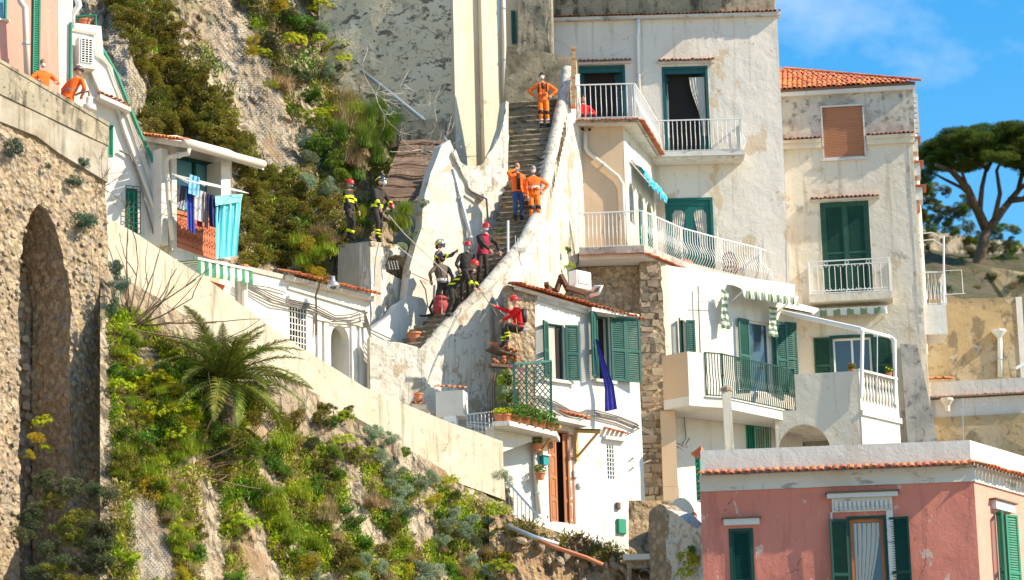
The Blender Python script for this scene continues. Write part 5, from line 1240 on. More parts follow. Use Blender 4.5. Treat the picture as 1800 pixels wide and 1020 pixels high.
# ---------------------------------------------------------------- stairs
SP = [(176, 893, 1000, 96.5), (230, 893, 985, 95.62), (300, 893, 969, 94.67), (350, 888, 957, 93.97), (400, 868, 934, 93.26), (440, 858, 908, 92.68), (480, 832, 872, 92.09), (520, 790, 829, 91.56), (560, 748, 786, 91.03), (612, 692, 732, 90.5)]
def stair(py):
    for a, b_ in zip(SP, SP[1:]):
        if a[0] <= py <= b_[0] or b_ is SP[-1]:
            t = (py - a[0]) / (b_[0] - a[0]); return [a[i] + (b_[i] - a[i]) * t for i in range(4)]
st = thing('stone_staircase', 'long steep stone staircase climbing between white walls', 'staircase', P(770, 612, 90.5))
zs0, zs1 = P(755, 612, 90.5).z, P(945, 176, 96.5).z; NST = 48; STEPS = []
rs_ = random.Random(4)
# py at a wanted height
def py_of_z(z):
    lo, hi = 176, 612
    for _ in range(30):
        m_ = (lo + hi) / 2; s = stair(m_); zz_ = P((s[1] + s[2]) / 2, m_, s[3]).z
        if zz_ > z: lo = m_
        else: hi = m_
    return m_
for k in range(NST):
    z = zs0 + (zs1 - zs0) * k / (NST - 1); py = py_of_z(z); s = stair(py); dl = .3
    a, b_ = P(s[1] - 6, py, s[3] + dl * .6), P(s[2] + 6, py, s[3] - dl * .6)
    a.z = b_.z = z; STEPS.append((z, py, a, b_))
for k, (z, py, a, b_) in enumerate(STEPS):
    d = (b_ - a).normalized(); n = V(d.y, -d.x, 0); mb = MB(); m_ = 8; fr = []
    for i in range(m_ + 1):
        p = lerp(a, b_, i / m_) + n * (rs_.uniform(-.035, .035)); fr.append([p + V(0, 0, rs_.uniform(-.018, .006)), p + n * .02 - V(0, 0, .05), p - n * .03 - V(0, 0, .1 + rs_.uniform(-.02, .02)), p - n * .02 - V(0, 0, .5)])
    bk = [[f[0] - n * .7, f[0]] for f in fr]
    mb.sheet(bk); mb.sheet(fr)
    part('step', mb, M['steps'], st)
def step_at(py, px):
    """standing point on the step whose edge shows at photo row py"""
    z, q, a, b_ = min(STEPS, key=lambda s: abs(s[1] - py)); s = stair(py)
    t = (px - (s[1] - 6)) / ((s[2] + 6) - (s[1] - 6)); p = lerp(a, b_, max(.02, min(.98, t))); d = (b_ - a).normalized(); n = V(d.y, -d.x, 0)
    return p - n * .12
# side strip of plants / gutter between stair and left wall
# parapet with rounded coping
CP = [(650, 592, 740, 89.79), (700, 605, 770, 90.09), (745, 617, 790, 90.32), (800, 556, 790, 90.85), (858, 502, 760, 91.38), (900, 455, 700, 92.03), (930, 418, 640, 92.62), (955, 368, 600, 93.38), (968, 312, 560, 94.15), (983, 238, 520, 95.2), (1000, 160, 480, 96.26), (1006, 120, 440, 96.85)]
pw = thing('stair_parapet', 'thick white stair parapet with rounded lichened coping curving up to the right', 'wall', P(800, 740, 91.5))
mb, top = ribbon([CP[i] for i in range(len(CP))], .3, 14, 4, .07, 3)
part('wall', mb, M['wornwhite'], pw)
mid = []
for i, p in enumerate(top):
    d = top[min(i + 1, len(top) - 1)] - top[max(i - 1, 0)]; n = V(d.y, -d.x, 0).normalized()
    if n.y > 0 and abs(n.y) > abs(n.x): n = -n
    mid.append(p - n * .15 - V(0, 0, .05))
part('coping', MB().tube(mid, [.1 if i < 4 else .15 if i < 9 else .195 + .03 * noise.noise(p * 1.5) for i, p in enumerate(mid)], 12), M['coping'], pw, smooth=True)
# outer sunlit strip of the parapet's far end next to the peach wing
so_, _ = ribbon([(950, 300, 540, 94.6), (966, 268, 520, 94.9), (990, 225, 480, 95.6), (1004, 140, 460, 96.1), (1014, 130, 445, 96.4), (1019, 130, 445, 96.6)], .3, 12, 4, .04, 6)
part('outer_strip', so_, M['wornwhite'], pw)
# thin tile-stacked post at the stair top
pp = thing('tile_stack_post', 'slim post of stacked terracotta tiles at the top of the staircase', 'post', P(1010, 190, 95.9))
for k in range(26):
    p = P(1008, 190 - k * 4.1, 95.9); part('stacked_tile', MB().box(p.x - .07 + rs_.uniform(-.015, .015), p.x + .07, p.y - .1, p.y + .1, p.z, p.z + .074), M['ochre'] if k % 4 else M['tile'], pp)
# iron handrail along the stair's right side
hp1 = [P(988, 170, 96.03), P(975, 225, 95.32), P(960, 310, 94.38), P(945, 370, 93.68), P(925, 415, 93.03), P(880, 470, 92.26), P(830, 520, 91.56), P(785, 565, 90.97), P(745, 603, 90.56)]
hh_ = thing('iron_handrail', 'thin steel handrail along the inner side of the stair parapet', 'handrail', hp1[-1])
part('rail', MB().tube(hp1, .035, 7), M['paletwig'] if False else M['steel'], hh_, smooth=True)
for k in range(1, 8): part('stanchion', MB().tube([hp1[k], hp1[k] - V(0, 0, .8)], .018, 5), M['steel'], hh_)
# aerial pole rising in front of the stairs
c0, c1 = P(893, 388, 92.2), P(893, 560, 92.2)
an = thing('roof_aerial', 'tall white aerial pole with a flat grille standing by the stair parapet', 'aerial', c1); part('mast', MB().tube([c0, c1], .035, 6), M['pvc'], an); part('clamp', MB().bar(P(893, 469, 92.2), P(893, 476, 92.2), .1), M['pine'], an)
part('boom', MB().tube([P(896, 443, 92.2), P(942, 446, 92.2)], .02, 5), M['pvc'], an); part('panel', MB().bar(P(906, 439, 92.2), P(925, 439, 92.2), .06, .12), M['clean'], an)
for k in range(3): part('element', MB().tube([P(906 + 4 * k, 437, 92.2), P(906 + 4 * k, 414 + 4 * k, 92.2)], .01, 4), M['steel'], an)

# white wall on the left of the stairs (J), with the sweeping foot
jw = thing('whitewashed_stair_wall', 'tall whitewashed wall on the left side of the staircase, sweeping down in a curve', 'wall', P(780, 560, 93))
WJ = Wall(700, 92.0, 893, 94.6, 400)
box_wall(jw, 'lower_wall', WJ, poly_px(WJ, [(700, 640), (745, 600), (800, 545), (850, 480), (880, 410), (893, 340), (894, 180), (890, 178), (884, 222), (872, 258), (858, 284), (842, 300), (826, 304), (812, 296), (800, 268), (790, 246), (776, 256), (757, 305), (748, 340), (742, 372), (742, 395), (720, 470)]), [], 'white', .35, .3, .06, 43, .4)
WJ2 = Wall(700, 91.85, 893, 94.45, 400)
box_wall(jw, 'ragged_column_base', WJ2, poly_px(WJ2, [(796, 268), (812, 300), (826, 330), (850, 352), (872, 330), (888, 290), (893, 240), (891, 190), (882, 226), (866, 262), (846, 290), (826, 296), (810, 284), (800, 262)]), [], 'wornwhite', .1, .12, .12, 47, .5)
# twin pale columns of the church corner
WH = Wall(600, 99.3, 800, 98.5, 150)
hh = thing('old_church_wall', 'huge mottled grey wall of peeling render at the top centre', 'building wall', WH.w(*WH.uz(700, 260)))
box_wall(hh, 'wall', WH, poly_px(WH, [(560, 330), (803, 330), (797, -60), (560, -60)]), [], 'mottled', .5, .35, .07, 44)
WH2 = Wall(793, 98.45, 884, 99.6, 150)
for k, (x0, x1, d0, d1, yb, m, nm) in enumerate(((796, 815, -.5, .12, 330, 'column', 'left_pilaster'), (815.5, 846, -.5, -.12, 340, 'column', 'recessed_panel'), (846.5, 876, -.5, .1, 320, 'column', 'right_pilaster'))):
    a = WH2.uz(x0 + 0, 150); b_ = WH2.uz(x1, 150); zb_ = WH2.uz((x0 + x1) / 2, yb)[1]; zt2 = WH2.uz(840, -60)[1]
    part(nm, wall_mesh(WH2, [(a[0], zb_), (b_[0], zb_), (b_[0], zt2), (a[0], zt2)], [], d1 - d0, .3, .03, 45 + k) if False else MB().wb(WH2, a[0], b_[0], zb_, zt2, d0, d1), M[m], hh)
# back wall and pillar at the stair top
WM = Wall(880, 97.6, 1020, 97.3, 130)
mw = thing('stained_back_wall', 'stained ochre wall closing the top of the staircase', 'wall', WM.w(*WM.uz(950, 200)))
box_wall(mw, 'wall', WM, poly_px(WM, [(884, 215), (1015, 215), (1012, 104), (960, 92), (890, 82)]), [], surf('brown_stained_render', (.42, .33, .2), [('noise', .9, .45, .62, (.16, .125, .08), .8), ('noise', 3, .55, .64, (.54, .46, .32), .7), ('noise', 8, .58, .66, (.08, .06, .04), .7)], .95, [('noise', 4, .6, .05)]), .4, .3, .05, 50)
WM2 = Wall(880, 99.5, 975, 99.3, 50)
pl = thing('blackened_pillar', 'soot blackened masonry pillar behind the staircase top', 'pillar', WM2.w(*WM2.uz(938, 130)))
box_wall(pl, 'wall', WM2, poly_px(WM2, [(911, 180), (972, 180), (968, -60), (911, -60)]), [], 'grime', .6, .3, .06, 51)
WM3 = Wall(878, 99.9, 914, 99.9, 50)
yl = thing('yellow_lit_house', 'sliver of cream house with green shutter between columns and blackened pillar', 'house', WM3.w(*WM3.uz(900, 100)))
box_wall(yl, 'wall', WM3, poly_px(WM3, [(878, 180), (913, 180), (911, -60), (876, -60)]), [], 'column', .4, .5, .02, 52)
part('shutter', louver_mb(WM3, WM3.uz(899, 50)[0], WM3.uz(907, 50)[0], WM3.uz(903, 78)[1], WM3.uz(903, 20)[1], .08, pitch=.08), M['green2'], yl)
pipe([P(884, -30, 99.4), P(886, 60, 99.4), P(887, 150, 99.4), P(890, 178, 99.4)], .07, 'pipe', 'downpipe', 'cream downpipe between the church columns and the staircase top')
pipe([P(634, 124, 98.9), P(700, 175, 98.7), P(780, 240, 98.2), P(788, 258, 97.6), P(796, 300, 93.3), P(822, 395, 93.5), P(832, 440, 93.5)], .065, 'steel', 'drainpipe', 'long grey drainpipe running diagonally across the mottled wall and down the white wall')
cable([P(826, 336, 93.5), P(855, 350, 93.8), P(858, 395, 93.8)], 'dark pipe elbow on the white stair wall', .035, 'cable')
# felt roof (I)
fr = MB(); g = []
for j in range(15):
    t = j / 14; y_ = 243 + 112 * t; xl = 706 - 38 * t - 8 * t * t; xr = 782 - 36 * t; Yb = 97.6 - 3.0 * t
    g.append([P(xl + (xr - xl) * i / 10, y_ + (3 if j % 3 == 0 else 0) + 1.2 * math.sin(i + j), Yb + .08 * math.sin(j * 2.1 + i * .3)) for i in range(11)])
fr.sheet(g); n0 = len(fr.v); 
felt = thing('felt_roof', 'sloping brown felt roof with overlapping courses below the mottled wall', 'roof', P(730, 350, 95))
me_ = part('felt', fr, M['tarp'], felt, smooth=False)
for k in range(6):
    t = (k + .5) / 6; y_ = 243 + 112 * t; xl = 706 - 38 * t; xr = 782 - 36 * t; part('lap_batten', MB().tube([P(xl + (xr - xl) * i / 6, y_ + 2 * math.sin(i * 1.3 + k), 97.5 - 3 * t) for i in range(7)], .03, 5), M['tarp'], felt)
part('under_wall', ribbon([(690, 352, 430, 94.6), (742, 358, 430, 94.4)], .5, 5, 4, .05, 14)[0], M['grime'], felt)
part('dark_gap', MB().wb(WH, WH.uz(694, 225)[0], WH.uz(786, 225)[0], WH.uz(740, 262)[1], WH.uz(740, 219)[1], .08, .5), M['grime'], felt)  # solid block whose dark colour paints the shade of the gap

# ---------------------------------------------------------------- G: concrete block with niche, firemen's stand
WG1 = Wall(590, 93.0, 652, 91.6, 500); WG2 = Wall(652, 91.6, 752, 93.6, 500)
gb = thing('concrete_outcrop', 'old concrete block with hollow niche on which the two firemen stand', 'masonry block', WG2.w(*WG2.uz(660, 600)))
box_wall(gb, 'shaded_side', WG1, poly_px(WG1, [(592, 620), (651, 600), (651, 424), (600, 430), (594, 445)]), [], 'concrete', .4, .25, .06, 53, .3)
nic = poly_px(WG2, [(679, 478), (677, 466), (682, 453), (694, 447), (712, 452), (727, 470), (734, 500), (734, 530), (727, 540), (712, 520), (706, 492)])
box_wall(gb, 'front', WG2, poly_px(WG2, [(652, 640), (745, 640), (750, 560), (742, 520), (735, 470), (715, 440), (695, 430), (653, 424)]), [nic[::-1]], 'wornwhite', .5, .22, .05, 54, .3)
g0 = P(652, 424, 91.6); zg0 = g0.z
part('top_slab', slab([P(594, 430, 92.9), P(652, 425, 91.55), P(716, 432, 92.9)], [P(594, 430, 92.9) + V(0, 2.5, 0), P(652, 425, 91.5) + V(0, 3.6, 0), P(716, 432, 92.9) + V(0, 2.2, 0)], .12), M['rubble'], gb)
part('niche_back', MB().wb(WG2, WG2.uz(670, 500)[0], WG2.uz(742, 500)[0], WG2.uz(700, 560)[1], WG2.uz(700, 436)[1], -.7, -.42), M['rubble'], gb)
part('wire_scrap', (lambda mb: ([mb.tube([P(682 + 5 * k, 458, 91.9), P(686 + 5 * k, 474, 91.9)], .005, 4) for k in range(4)], [mb.tube([P(681, 460 + 4 * k, 91.9), P(702, 461 + 4 * k, 91.9)], .005, 4) for k in range(4)], mb)[2])(MB()), M['steel'], gb)
# white apron / low walls under it with steps
ap = thing('whitewashed_apron', 'whitewashed sloping apron with little ledges below the niche', 'wall', P(720, 620, 91))
WA_ = Wall(652, 91.0, 760, 92.6, 560)
box_wall(ap, 'apron', WA_, poly_px(WA_, [(652, 590), (700, 640), (756, 625), (770, 590), (762, 560), (745, 525), (724, 520), (700, 535), (690, 550), (652, 580)]), [], 'clean', .4, .25, .05, 55, .3)

# ---------------------------------------------------------------- the retaining band
YB = lambda px: 80.6 + (px - 190) * .0108
bandt = [(188, 384), (230, 405), (300, 450), (370, 495), (430, 540), (500, 592), (560, 630), (640, 680), (700, 706), (790, 742), (884, 776)]
bandb = [(188, 470), (230, 500), (300, 560), (370, 620), (430, 660), (500, 700), (560, 735), (640, 770), (700, 800), (790, 845), (884, 880)]
bt = thing('cream_retaining_wall', 'long cream concrete parapet descending diagonally from the arch to the white house', 'wall', P(540, 740, YB(540)))
mb, btop = ribbon([(a[0], a[1], b_[1], YB(a[0])) for a, b_ in zip(bandt, bandb)], .3, 5, 5, .05, 15, .03)
part('wall', mb, M['band'], bt)
# lane behind the band: a ramp on which the houses stand
rp = MB(); rp.sheet([[P(a[0], a[1] + 12, YB(a[0])) + V(0, .25, 0), P(a[0], a[1] + 12, YB(a[0])) + V(-2.2, 3.4, 0)] for a in bandt]); struct('lane', rp, M['concrete'], 'paved lane behind the cream retaining wall')

# ---------------------------------------------------------------- E: low white house with the arch
WE = Wall(420, 86.6, 652, 90.6, 560); ez = WE.uz
bE = thing('arched_white_house', 'low white house with arched doorway, barred window and tiled eave', 'house', WE.w(*ez(540, 680), -1))
hE = []
rg = WE.rect(508, 528, 538, 614); hE.append(rg)
wg = part('barred_window', (lambda mb: (frame_box(mb, WE, rg[0], rg[1], rg[2], rg[3], -.2, -.12, .03), mb)[1])(MB()), M['iron'], bE)
grille(wg, WE, rg[0], rg[1], rg[2], rg[3], .0, 6, 8, M['cornice'], r=.016); part('room', MB().wb(WE, rg[0], rg[1], rg[2], rg[3], -.28, -.25), M['dark'], wg)
ar = arch_poly(ez(582, 620)[0], ez(614, 620)[0], ez(598, 700)[1], ez(598, 572)[1], 10)
c_ = (ez(582, 620)[0] + ez(614, 620)[0]) / 2
poly = [ez(422, 473), ez(422, 720), ez(652, 760), ez(648, 528), ez(560, 508), ez(500, 493)][::-1]
box_wall(bE, 'wall', WE, [ez(422, 720), ez(652, 760), ez(650, 530), ez(500, 492), ez(423, 474)], hE + [ar], 'clean', .3, .35, .03, 61)
part('arch_back', MB().wb(WE, ar[0][0] - .3, ar[1][0] + .3, ar[0][1], ar[5][1] + .3, -1.0, -.8), M['concrete'], bE)
part('jamb_fill', MB().wb(WE, ar[1][0] + .0, ar[1][0] + .1, ar[0][1], ar[5][1] + .3, -.8, -.302), M['clean'], bE)
for x0, x1, y0 in ((556, 563, 556), (568, 575, 558), (616, 624, 564), (630, 637, 568)):
    a = WE.rect(x0, y0, x1, 700); part('pilaster', MB().wb(WE, a[0], a[1], a[2], a[3] - .15, .003, .07), M['clean'], bE); part('capital', MB().wb(WE, a[0] - .06, a[1] + .06, a[3] - .148, a[3], .003, .12), M['white'], bE)
part('window_head', MB().prism(WE, [ez(504, 527), ez(545, 536), ez(545, 529), ez(504, 520)], .003, .13), M['clean'], bE)
eL_, eR_ = ez(498, 486), ez(652, 524)
tile_row(WE, eL_[0], eR_[0], eL_[1] + .02, eR_[1] + .02, bE, .42, .42, .17, 18); tile_row(WE, eL_[0], eR_[0], eL_[1] + .13, eR_[1] + .13, bE, .1, .42, .17, 18)
part('eave_slab', MB().prism(WE, [(eL_[0], eL_[1] - .12), (eR_[0], eR_[1] - .12), (eR_[0], eR_[1] - .0), (eL_[0], eL_[1] - .0)], -2, .2), M['white'], bE)
part('cornice_line', MB().prism(WE, [(ez(505, 508)[0], ez(505, 508)[1]), ez(646, 550), ez(646, 546), ez(505, 504)], .003, .06), M['cornice'], bE)
mb = MB(); mb.prism(WE, [ez(424, 476), ez(424, 720), ez(648, 750), ez(648, 532), ez(500, 496)][::-1], -2.4, -.302)
part('side_walls', mb, M['white'], bE) if False else None
part('roof_slab', MB().prism(WE, [ez(422, 474), ez(500, 492), ez(500, 484), ez(422, 466)], -2.2, .05), M['concrete'], bE)
# curved lamp above the arch
c0 = WE.w(*ez(553, 548), .05); arm = [WE.w(*ez(552, 590), .08), WE.w(*ez(553, 548), .08), P(555, 520, 88.4), P(563, 497, 88.3), P(575, 487, 88.2), P(585, 486, 88.2)]
lm = thing('street_lamp', 'curved bracket street lamp above the low white arched house', 'lamp', arm[0]); part('bracket', MB().tube(arm, .028, 6), M['iron'], lm, smooth=True)
lc = arm[-1]; part('lamp_shade', MB().lathe(lc - V(0, 0, .32), [(.19, 0), (.2, .05), (.13, .14), (.07, .2), (.06, .32)], 14), M['steel'], lm, smooth=True); part('bulb', MB().ball(lc - V(0, 0, .32), .11, .11, .08, 10, 6), M['glass'], lm)
# cables across this house and on to the parapet
for k in range(4):
    pts = []
    for (x, y) in ((425, 488 + 3 * k), (450, 505 + 3 * k), (480, 520 + 4 * k), (510, 530 + 3 * k), (552, 536 + 4 * k), (590, 556 + 3 * k), (618, 553 + 5 * k), (640, 545 + 6 * k), (652, 580 + 6 * k), (690, 598 + 8 * k), (730, 622 + 6 * k), (760, 628 + 4 * k), (800, 632 + 4 * k), (850, 645 + 3 * k)):
        Yb = 86.55 + (x - 420) * .0172 if x < 652 else 90.35 + (x - 652) * .0085; pts.append(P(x, y, Yb - .12 - .02 * k))
    cable(pts, ['top strand of the cable bundle sagging across the arched house', 'second strand of the cable bundle on the arched house', 'third strand of the cable bundle on the arched house', 'lowest strand of the cable bundle sagging across the arched house'][k], .02, group='cable bundle across the white houses')

# ---------------------------------------------------------------- D: house with the laundry terrace
WD = Wall(250, 84.0, 465, 87.6, 400); dz = WD.uz
bD = thing('laundry_terrace_house', 'small white house with tiled roof, teal windows and brick lattice terrace', 'house', WD.w(*dz(330, 500), -1))
WDl = Wall(252, 85.4, 300, 84.75, 300)
box_wall(bD, 'left_wall', WDl, poly_px(WDl, [(250, 330), (302, 440), (302, 252), (252, 243)]), [], 'white', .2, .4, .02, 70)
# recessed glazed wall
WDr = Wall(296, 85.6, 420, 87.7, 300); rz_ = WDr.uz
rl = [rz_(302, 275), rz_(382, 292), rz_(382, 380), rz_(302, 368)]
gm = MB(); part('glazed_wall', MB().prism(WDr, [rz_(298, 420), rz_(410, 440), rz_(410, 268), rz_(298, 250)][::1], -.25, -.06), M['clean'], bD)
gw = part('window', (lambda mb: ([mb.bar(WDr.w(*a, 0), WDr.w(*b_, 0), .1, .1) for a, b_ in zip(rl, rl[1:] + rl[:1])], mb.bar(WDr.w(*rz_(341, 283), 0), WDr.w(*rz_(341, 375), 0), .09), mb)[2])(MB()), M['green'], bD)
part('pane', MB().prism(WDr, [rl[3], rl[2], rl[1], rl[0]], -.055, -.03), M['blueglass'], gw)
a = WD.rect(389, 285, 405, 400); part('pillar', MB().wb(WD, a[0], a[1], dz(397, 455)[1], dz(397, 285)[1], -.6, 0), M['clean'], bD)
a = WD.rect(284, 270, 296, 440); part('pillar', MB().wb(WD, a[0], a[1], dz(290, 430)[1], dz(290, 262)[1], -1.2, 0), M['clean'], bD)
rf = MB(); q = [P(250, 238, 85.3), P(322, 250, 83.9), P(464, 290, 87.3), P(400, 262, 89.5), P(310, 238, 88.0)]
rf.add(q + [p - V(0, 0, .16) for p in q], [(0, 1, 2, 3, 4), (9, 8, 7, 6, 5)] + [(i, 5 + i, 5 + (i + 1) % 5, (i + 1) % 5) for i in range(5)]); part('roof', rf, M['clean'], bD)
part('gutter', MB().tube([P(324, 252, 83.75), P(463, 289, 87.2)], .12, 10), surf('cream_gutter', (.62, .54, .46), [], .5), bD, smooth=True)
Wt = Wall(250, 85.2, 322, 83.85, 240); tile_row(Wt, Wt.uz(250, 240)[0], Wt.uz(322, 248)[0], Wt.uz(250, 238)[1], Wt.uz(322, 248)[1], bD, .15, .4, .15, 8)
pipe([P(332, 262, 83.85), P(331, 270, 83.85), P(298, 276, 84.3), P(292, 284, 84.4), P(296, 350, 84.4), P(303, 422, 84.4)], .07, 'pvcpink' if 'pvcpink' in M else 'pipe', 'downpipe', 'pinkish downpipe at the left corner of the laundry terrace')
# lattice balustrade
a, b_ = dz(303, 372), dz(380, 390); a2, b2_ = dz(303, 428), dz(380, 456)
lt = part('brick_lattice_frame', (lambda mb: ([mb.bar(WD.w(p[0], p[1], 0), WD.w(q_[0], q_[1], 0), .12, .1) for p, q_ in ((a, b_), (a2, b2_))], mb.bar(WD.w(*a, 0), WD.w(*a2, 0), .1), mb)[2])(MB()), M['lattice'], bD)
nL = 9
for i in range(nL):
    for j in range(3):
        t0_, t1_ = i / nL, (i + 1) / nL
        def LP(s, t): return WD.w(*[lerp(V(*lerp(V(*a, 0), V(*b_, 0), s)), V(*lerp(V(*a2, 0), V(*b2_, 0), s)), t)[k] for k in (0, 1)], 0)
        mb = MB(); y0_, y1_ = j / 3, (j + 1) / 3
        c_ = LP((t0_ + t1_) / 2, (y0_ + y1_) / 2)
        mb.bar(LP(t0_, y0_), LP((t0_ + t1_) / 2, y1_), .05, .1); mb.bar(LP((t0_ + t1_) / 2, y1_), LP(t1_, y0_), .05, .1); mb.bar(LP(t0_, y1_), LP(t1_, y1_), .05, .1)
        part('lattice_brick', mb, M['lattice'], bD)
part('lattice_backing', MB().prism(WD, [a2, b2_, b_, a], -.5, -.4), M['brown'], bD)
part('terrace_wall', wall_mesh(WD, [dz(296, 470), dz(420, 560), dz(400, 461), dz(380, 458), dz(300, 430)], [], .3, .4, .02, 71), M['white'], bD)
part('terrace_floor', MB().prism(WD, [dz(300, 436), dz(400, 464), dz(400, 460), dz(300, 431)], -1.6, -.3), M['concrete'], bD)
# laundry rack and washing
rk = thing('drying_rack', 'white wire drying rack projecting from the laundry terrace', 'drying rack', P(330, 340, 83.8))
mb = MB(); 
for k in range(5): mb.tube([P(302 + 6 * k, 306 + 3 * k, 84.3 - .25 * k), P(425 + 3 * k, 336 + 1 * k, 86.0 - .25 * k)], .012, 4)
for k in range(4): mb.tube([P(305 + 34 * k, 307 + 9 * k, 84.35 + .45 * k), P(330 + 30 * k, 322 + 5 * k, 83.3 + .45 * k)], .014, 4)
part('wires', mb, M['whitepaint'], rk)
def cloth(name, label, cat, x0, y0, x1, y1, x2, y2, x3, y3, Y, m, fold=.04, n=10, mm=10, holes=0, group='washing on the terrace rack', mats=None):
    """hanging cloth between photo corners: top-left, top-right, bottom-right, bottom-left"""
    mb = MB(); g = []
    for j in range(mm + 1):
        t = j / mm; g.append([P(lerp(lerp(x0, x1, i / n), lerp(x3, x2, i / n), t), lerp(lerp(y0, y1, i / n), lerp(y3, y2, i / n), t), Y(lerp(x0, x1, i / n)) - fold * math.sin(i * 1.5 + t * 2) * (1 - .3 * t)) for i in range(n + 1)])
    if mats:
        for j in range(mm):
            for i in range(n): mb.mi = (i // 1) % 2; mb.add([g[j][i], g[j][i + 1], g[j + 1][i + 1], g[j + 1][i]], [(0, 1, 2, 3)])
        return single(name, mb, mats, label, cat, P(x0, y0, Y(x0)), group)
    mb.sheet(g); return single(name, mb, m, label, cat, P(x0, y0, Y(x0)), group, smooth=True)
YR = lambda x: 83.9 + (x - 310) * .014
navy = surf('navy_cotton', (.03, .035, .12), [('noise', 3, .5, .7, (.05, .06, .18), .6)], .95); blue = surf('royal_blue_cotton', (.03, .05, .3), [('noise', 3, .5, .7, (.04, .07, .4), .6)], .95)
lblue = surf('light_blue_cotton', (.2, .45, .68), [('noise', 3, .5, .7, (.28, .52, .7), .6)], .95); greyc = surf('grey_cotton', (.42, .4, .42), [('noise', 3, .5, .7, (.55, .53, .55), .6)], .95)
dgrey = surf('charcoal_cotton', (.08, .07, .08), [], .95); cyan1 = surf('turquoise_towelling', (.06, .5, .56), [('noise', 9, .5, .7, (.05, .5, .6), .5)], .98); cyan2 = surf('pale_turquoise_towelling', (.25, .66, .68), [('noise', 9, .5, .7, (.1, .52, .6), .5)], .98)
redc = surf('wine_red_cotton', (.35, .04, .09), [], .95)
cloth('grey_shorts', 'charcoal and grey shorts at the left end of the drying rack', 'shorts', 314, 324, 327, 328, 325, 366, 312, 366, YR, dgrey); cloth('grey_cuff', 'pale grey shirt hem hanging at the left end of the rack', 'shirt', 313, 356, 325, 352, 324, 370, 311, 364, lambda x: YR(x) - .06, greyc)
cloth('blue_trousers', 'royal blue tracksuit trousers on the drying rack', 'trousers', 327, 326, 340, 332, 343, 412, 330, 402, YR, blue)
cloth('light_blue_shirt', 'light blue shirt draped highest on the drying rack', 'shirt', 333, 306, 351, 312, 350, 346, 331, 340, lambda x: YR(x) - .25, lblue)
cloth('grey_sweater', 'grey sweater in the middle of the drying rack', 'sweater', 342, 332, 362, 338, 360, 392, 342, 386, YR, greyc); cloth('red_vest', 'wine red vest hanging behind the grey sweater', 'vest', 346, 360, 356, 362, 356, 400, 346, 398, lambda x: YR(x) + .15, redc)
cloth('black_leggings', 'black leggings hanging between sweater and navy tops', 'leggings', 357, 340, 366, 343, 366, 402, 359, 400, YR, dgrey)
cloth('navy_sweatshirt', 'navy sweatshirt hanging left of the turquoise towel', 'sweatshirt', 365, 340, 378, 346, 378, 400, 368, 398, YR, navy); cloth('navy_tracksuit_top', 'navy tracksuit top touching the turquoise towel', 'jacket', 372, 342, 388, 348, 384, 406, 374, 396, lambda x: YR(x) - .12, navy)
cloth('striped_towel', 'large turquoise striped beach towel at the right end of the rack', 'towel', 379, 345, 425, 342, 417, 450, 380, 455, lambda x: YR(x) - .1, None, .05, 16, 12, mats=[cyan1, cyan2])
cloth('towel_fold', 'folded over top of the turquoise beach towel', 'towel', 378, 345, 427, 341, 424, 355, 379, 362, lambda x: YR(x) - .2, cyan2, .03)
# green striped awning of the storey below
Wa = Wall(316, 84.0, 424, 85.9, 470)
a, b_ = Wa.uz(324, 462), Wa.uz(421, 482)
aw = thing('green_striped_awning', 'green and white striped awning below the laundry terrace', 'awning', Wa.w(*a, 0))
A_, B_ = MB(), MB(); n = 15
for i in range(n):
    mbx = A_ if i % 2 else B_; s0, s1 = i / n, (i + 1) / n; g = []
    for (zz_, dd_) in ((.1, -.4), (0, .5), (-.12, .5), (-.3, .52), (-.42 + .06 * (i % 2), .5)): g.append([Wa.w(lerp(a[0], b_[0], s), lerp(a[1], b_[1], s) + zz_, dd_ + .02 * math.sin(s * 40)) for s in (s0, (s0 + s1) / 2, s1)])
    mbx.sheet(g)
part('light_stripes', A_, M['awnA'], aw); part('coloured_stripes', B_, M['awnB'], aw); part('front_bar', MB().bar(Wa.w(a[0], a[1] + .03, .5), Wa.w(b_[0], b_[1] + .03, .5), .07), M['clean'], aw)
Wb = Wall(300, 84.8, 430, 87.0, 500); single('shopfront_wall', wall_mesh(Wb, poly_px(Wb, [(300, 600), (430, 600), (430, 470), (300, 440)]), [], .2, .4, .02, 72), M['white'], 'white wall under the green striped awning', 'wall', Wb.w(*Wb.uz(360, 560)))
cloth('orange_cloth', 'orange red cloth bundle hanging under the striped awning', 'cloth', 345, 486, 396, 502, 390, 514, 350, 498, lambda x: 84.3 + (x - 345) * .015, surf('orange_cloth', (.6, .13, .05), [], .95), .06, group='things under the striped awning')
pc = thing('terracotta_capped_pipe', 'pale standpipe with terracotta collar at the end of the striped awning', 'pipe', P(429, 560, 85.6)); part('shaft', MB().tube([P(429, 570, 85.6), P(428, 478, 85.6)], .11, 10), M['pipe'], pc); part('collar', MB().tube([P(428, 480, 85.6), P(428, 466, 85.6)], .14, 10), M['pot'], pc)

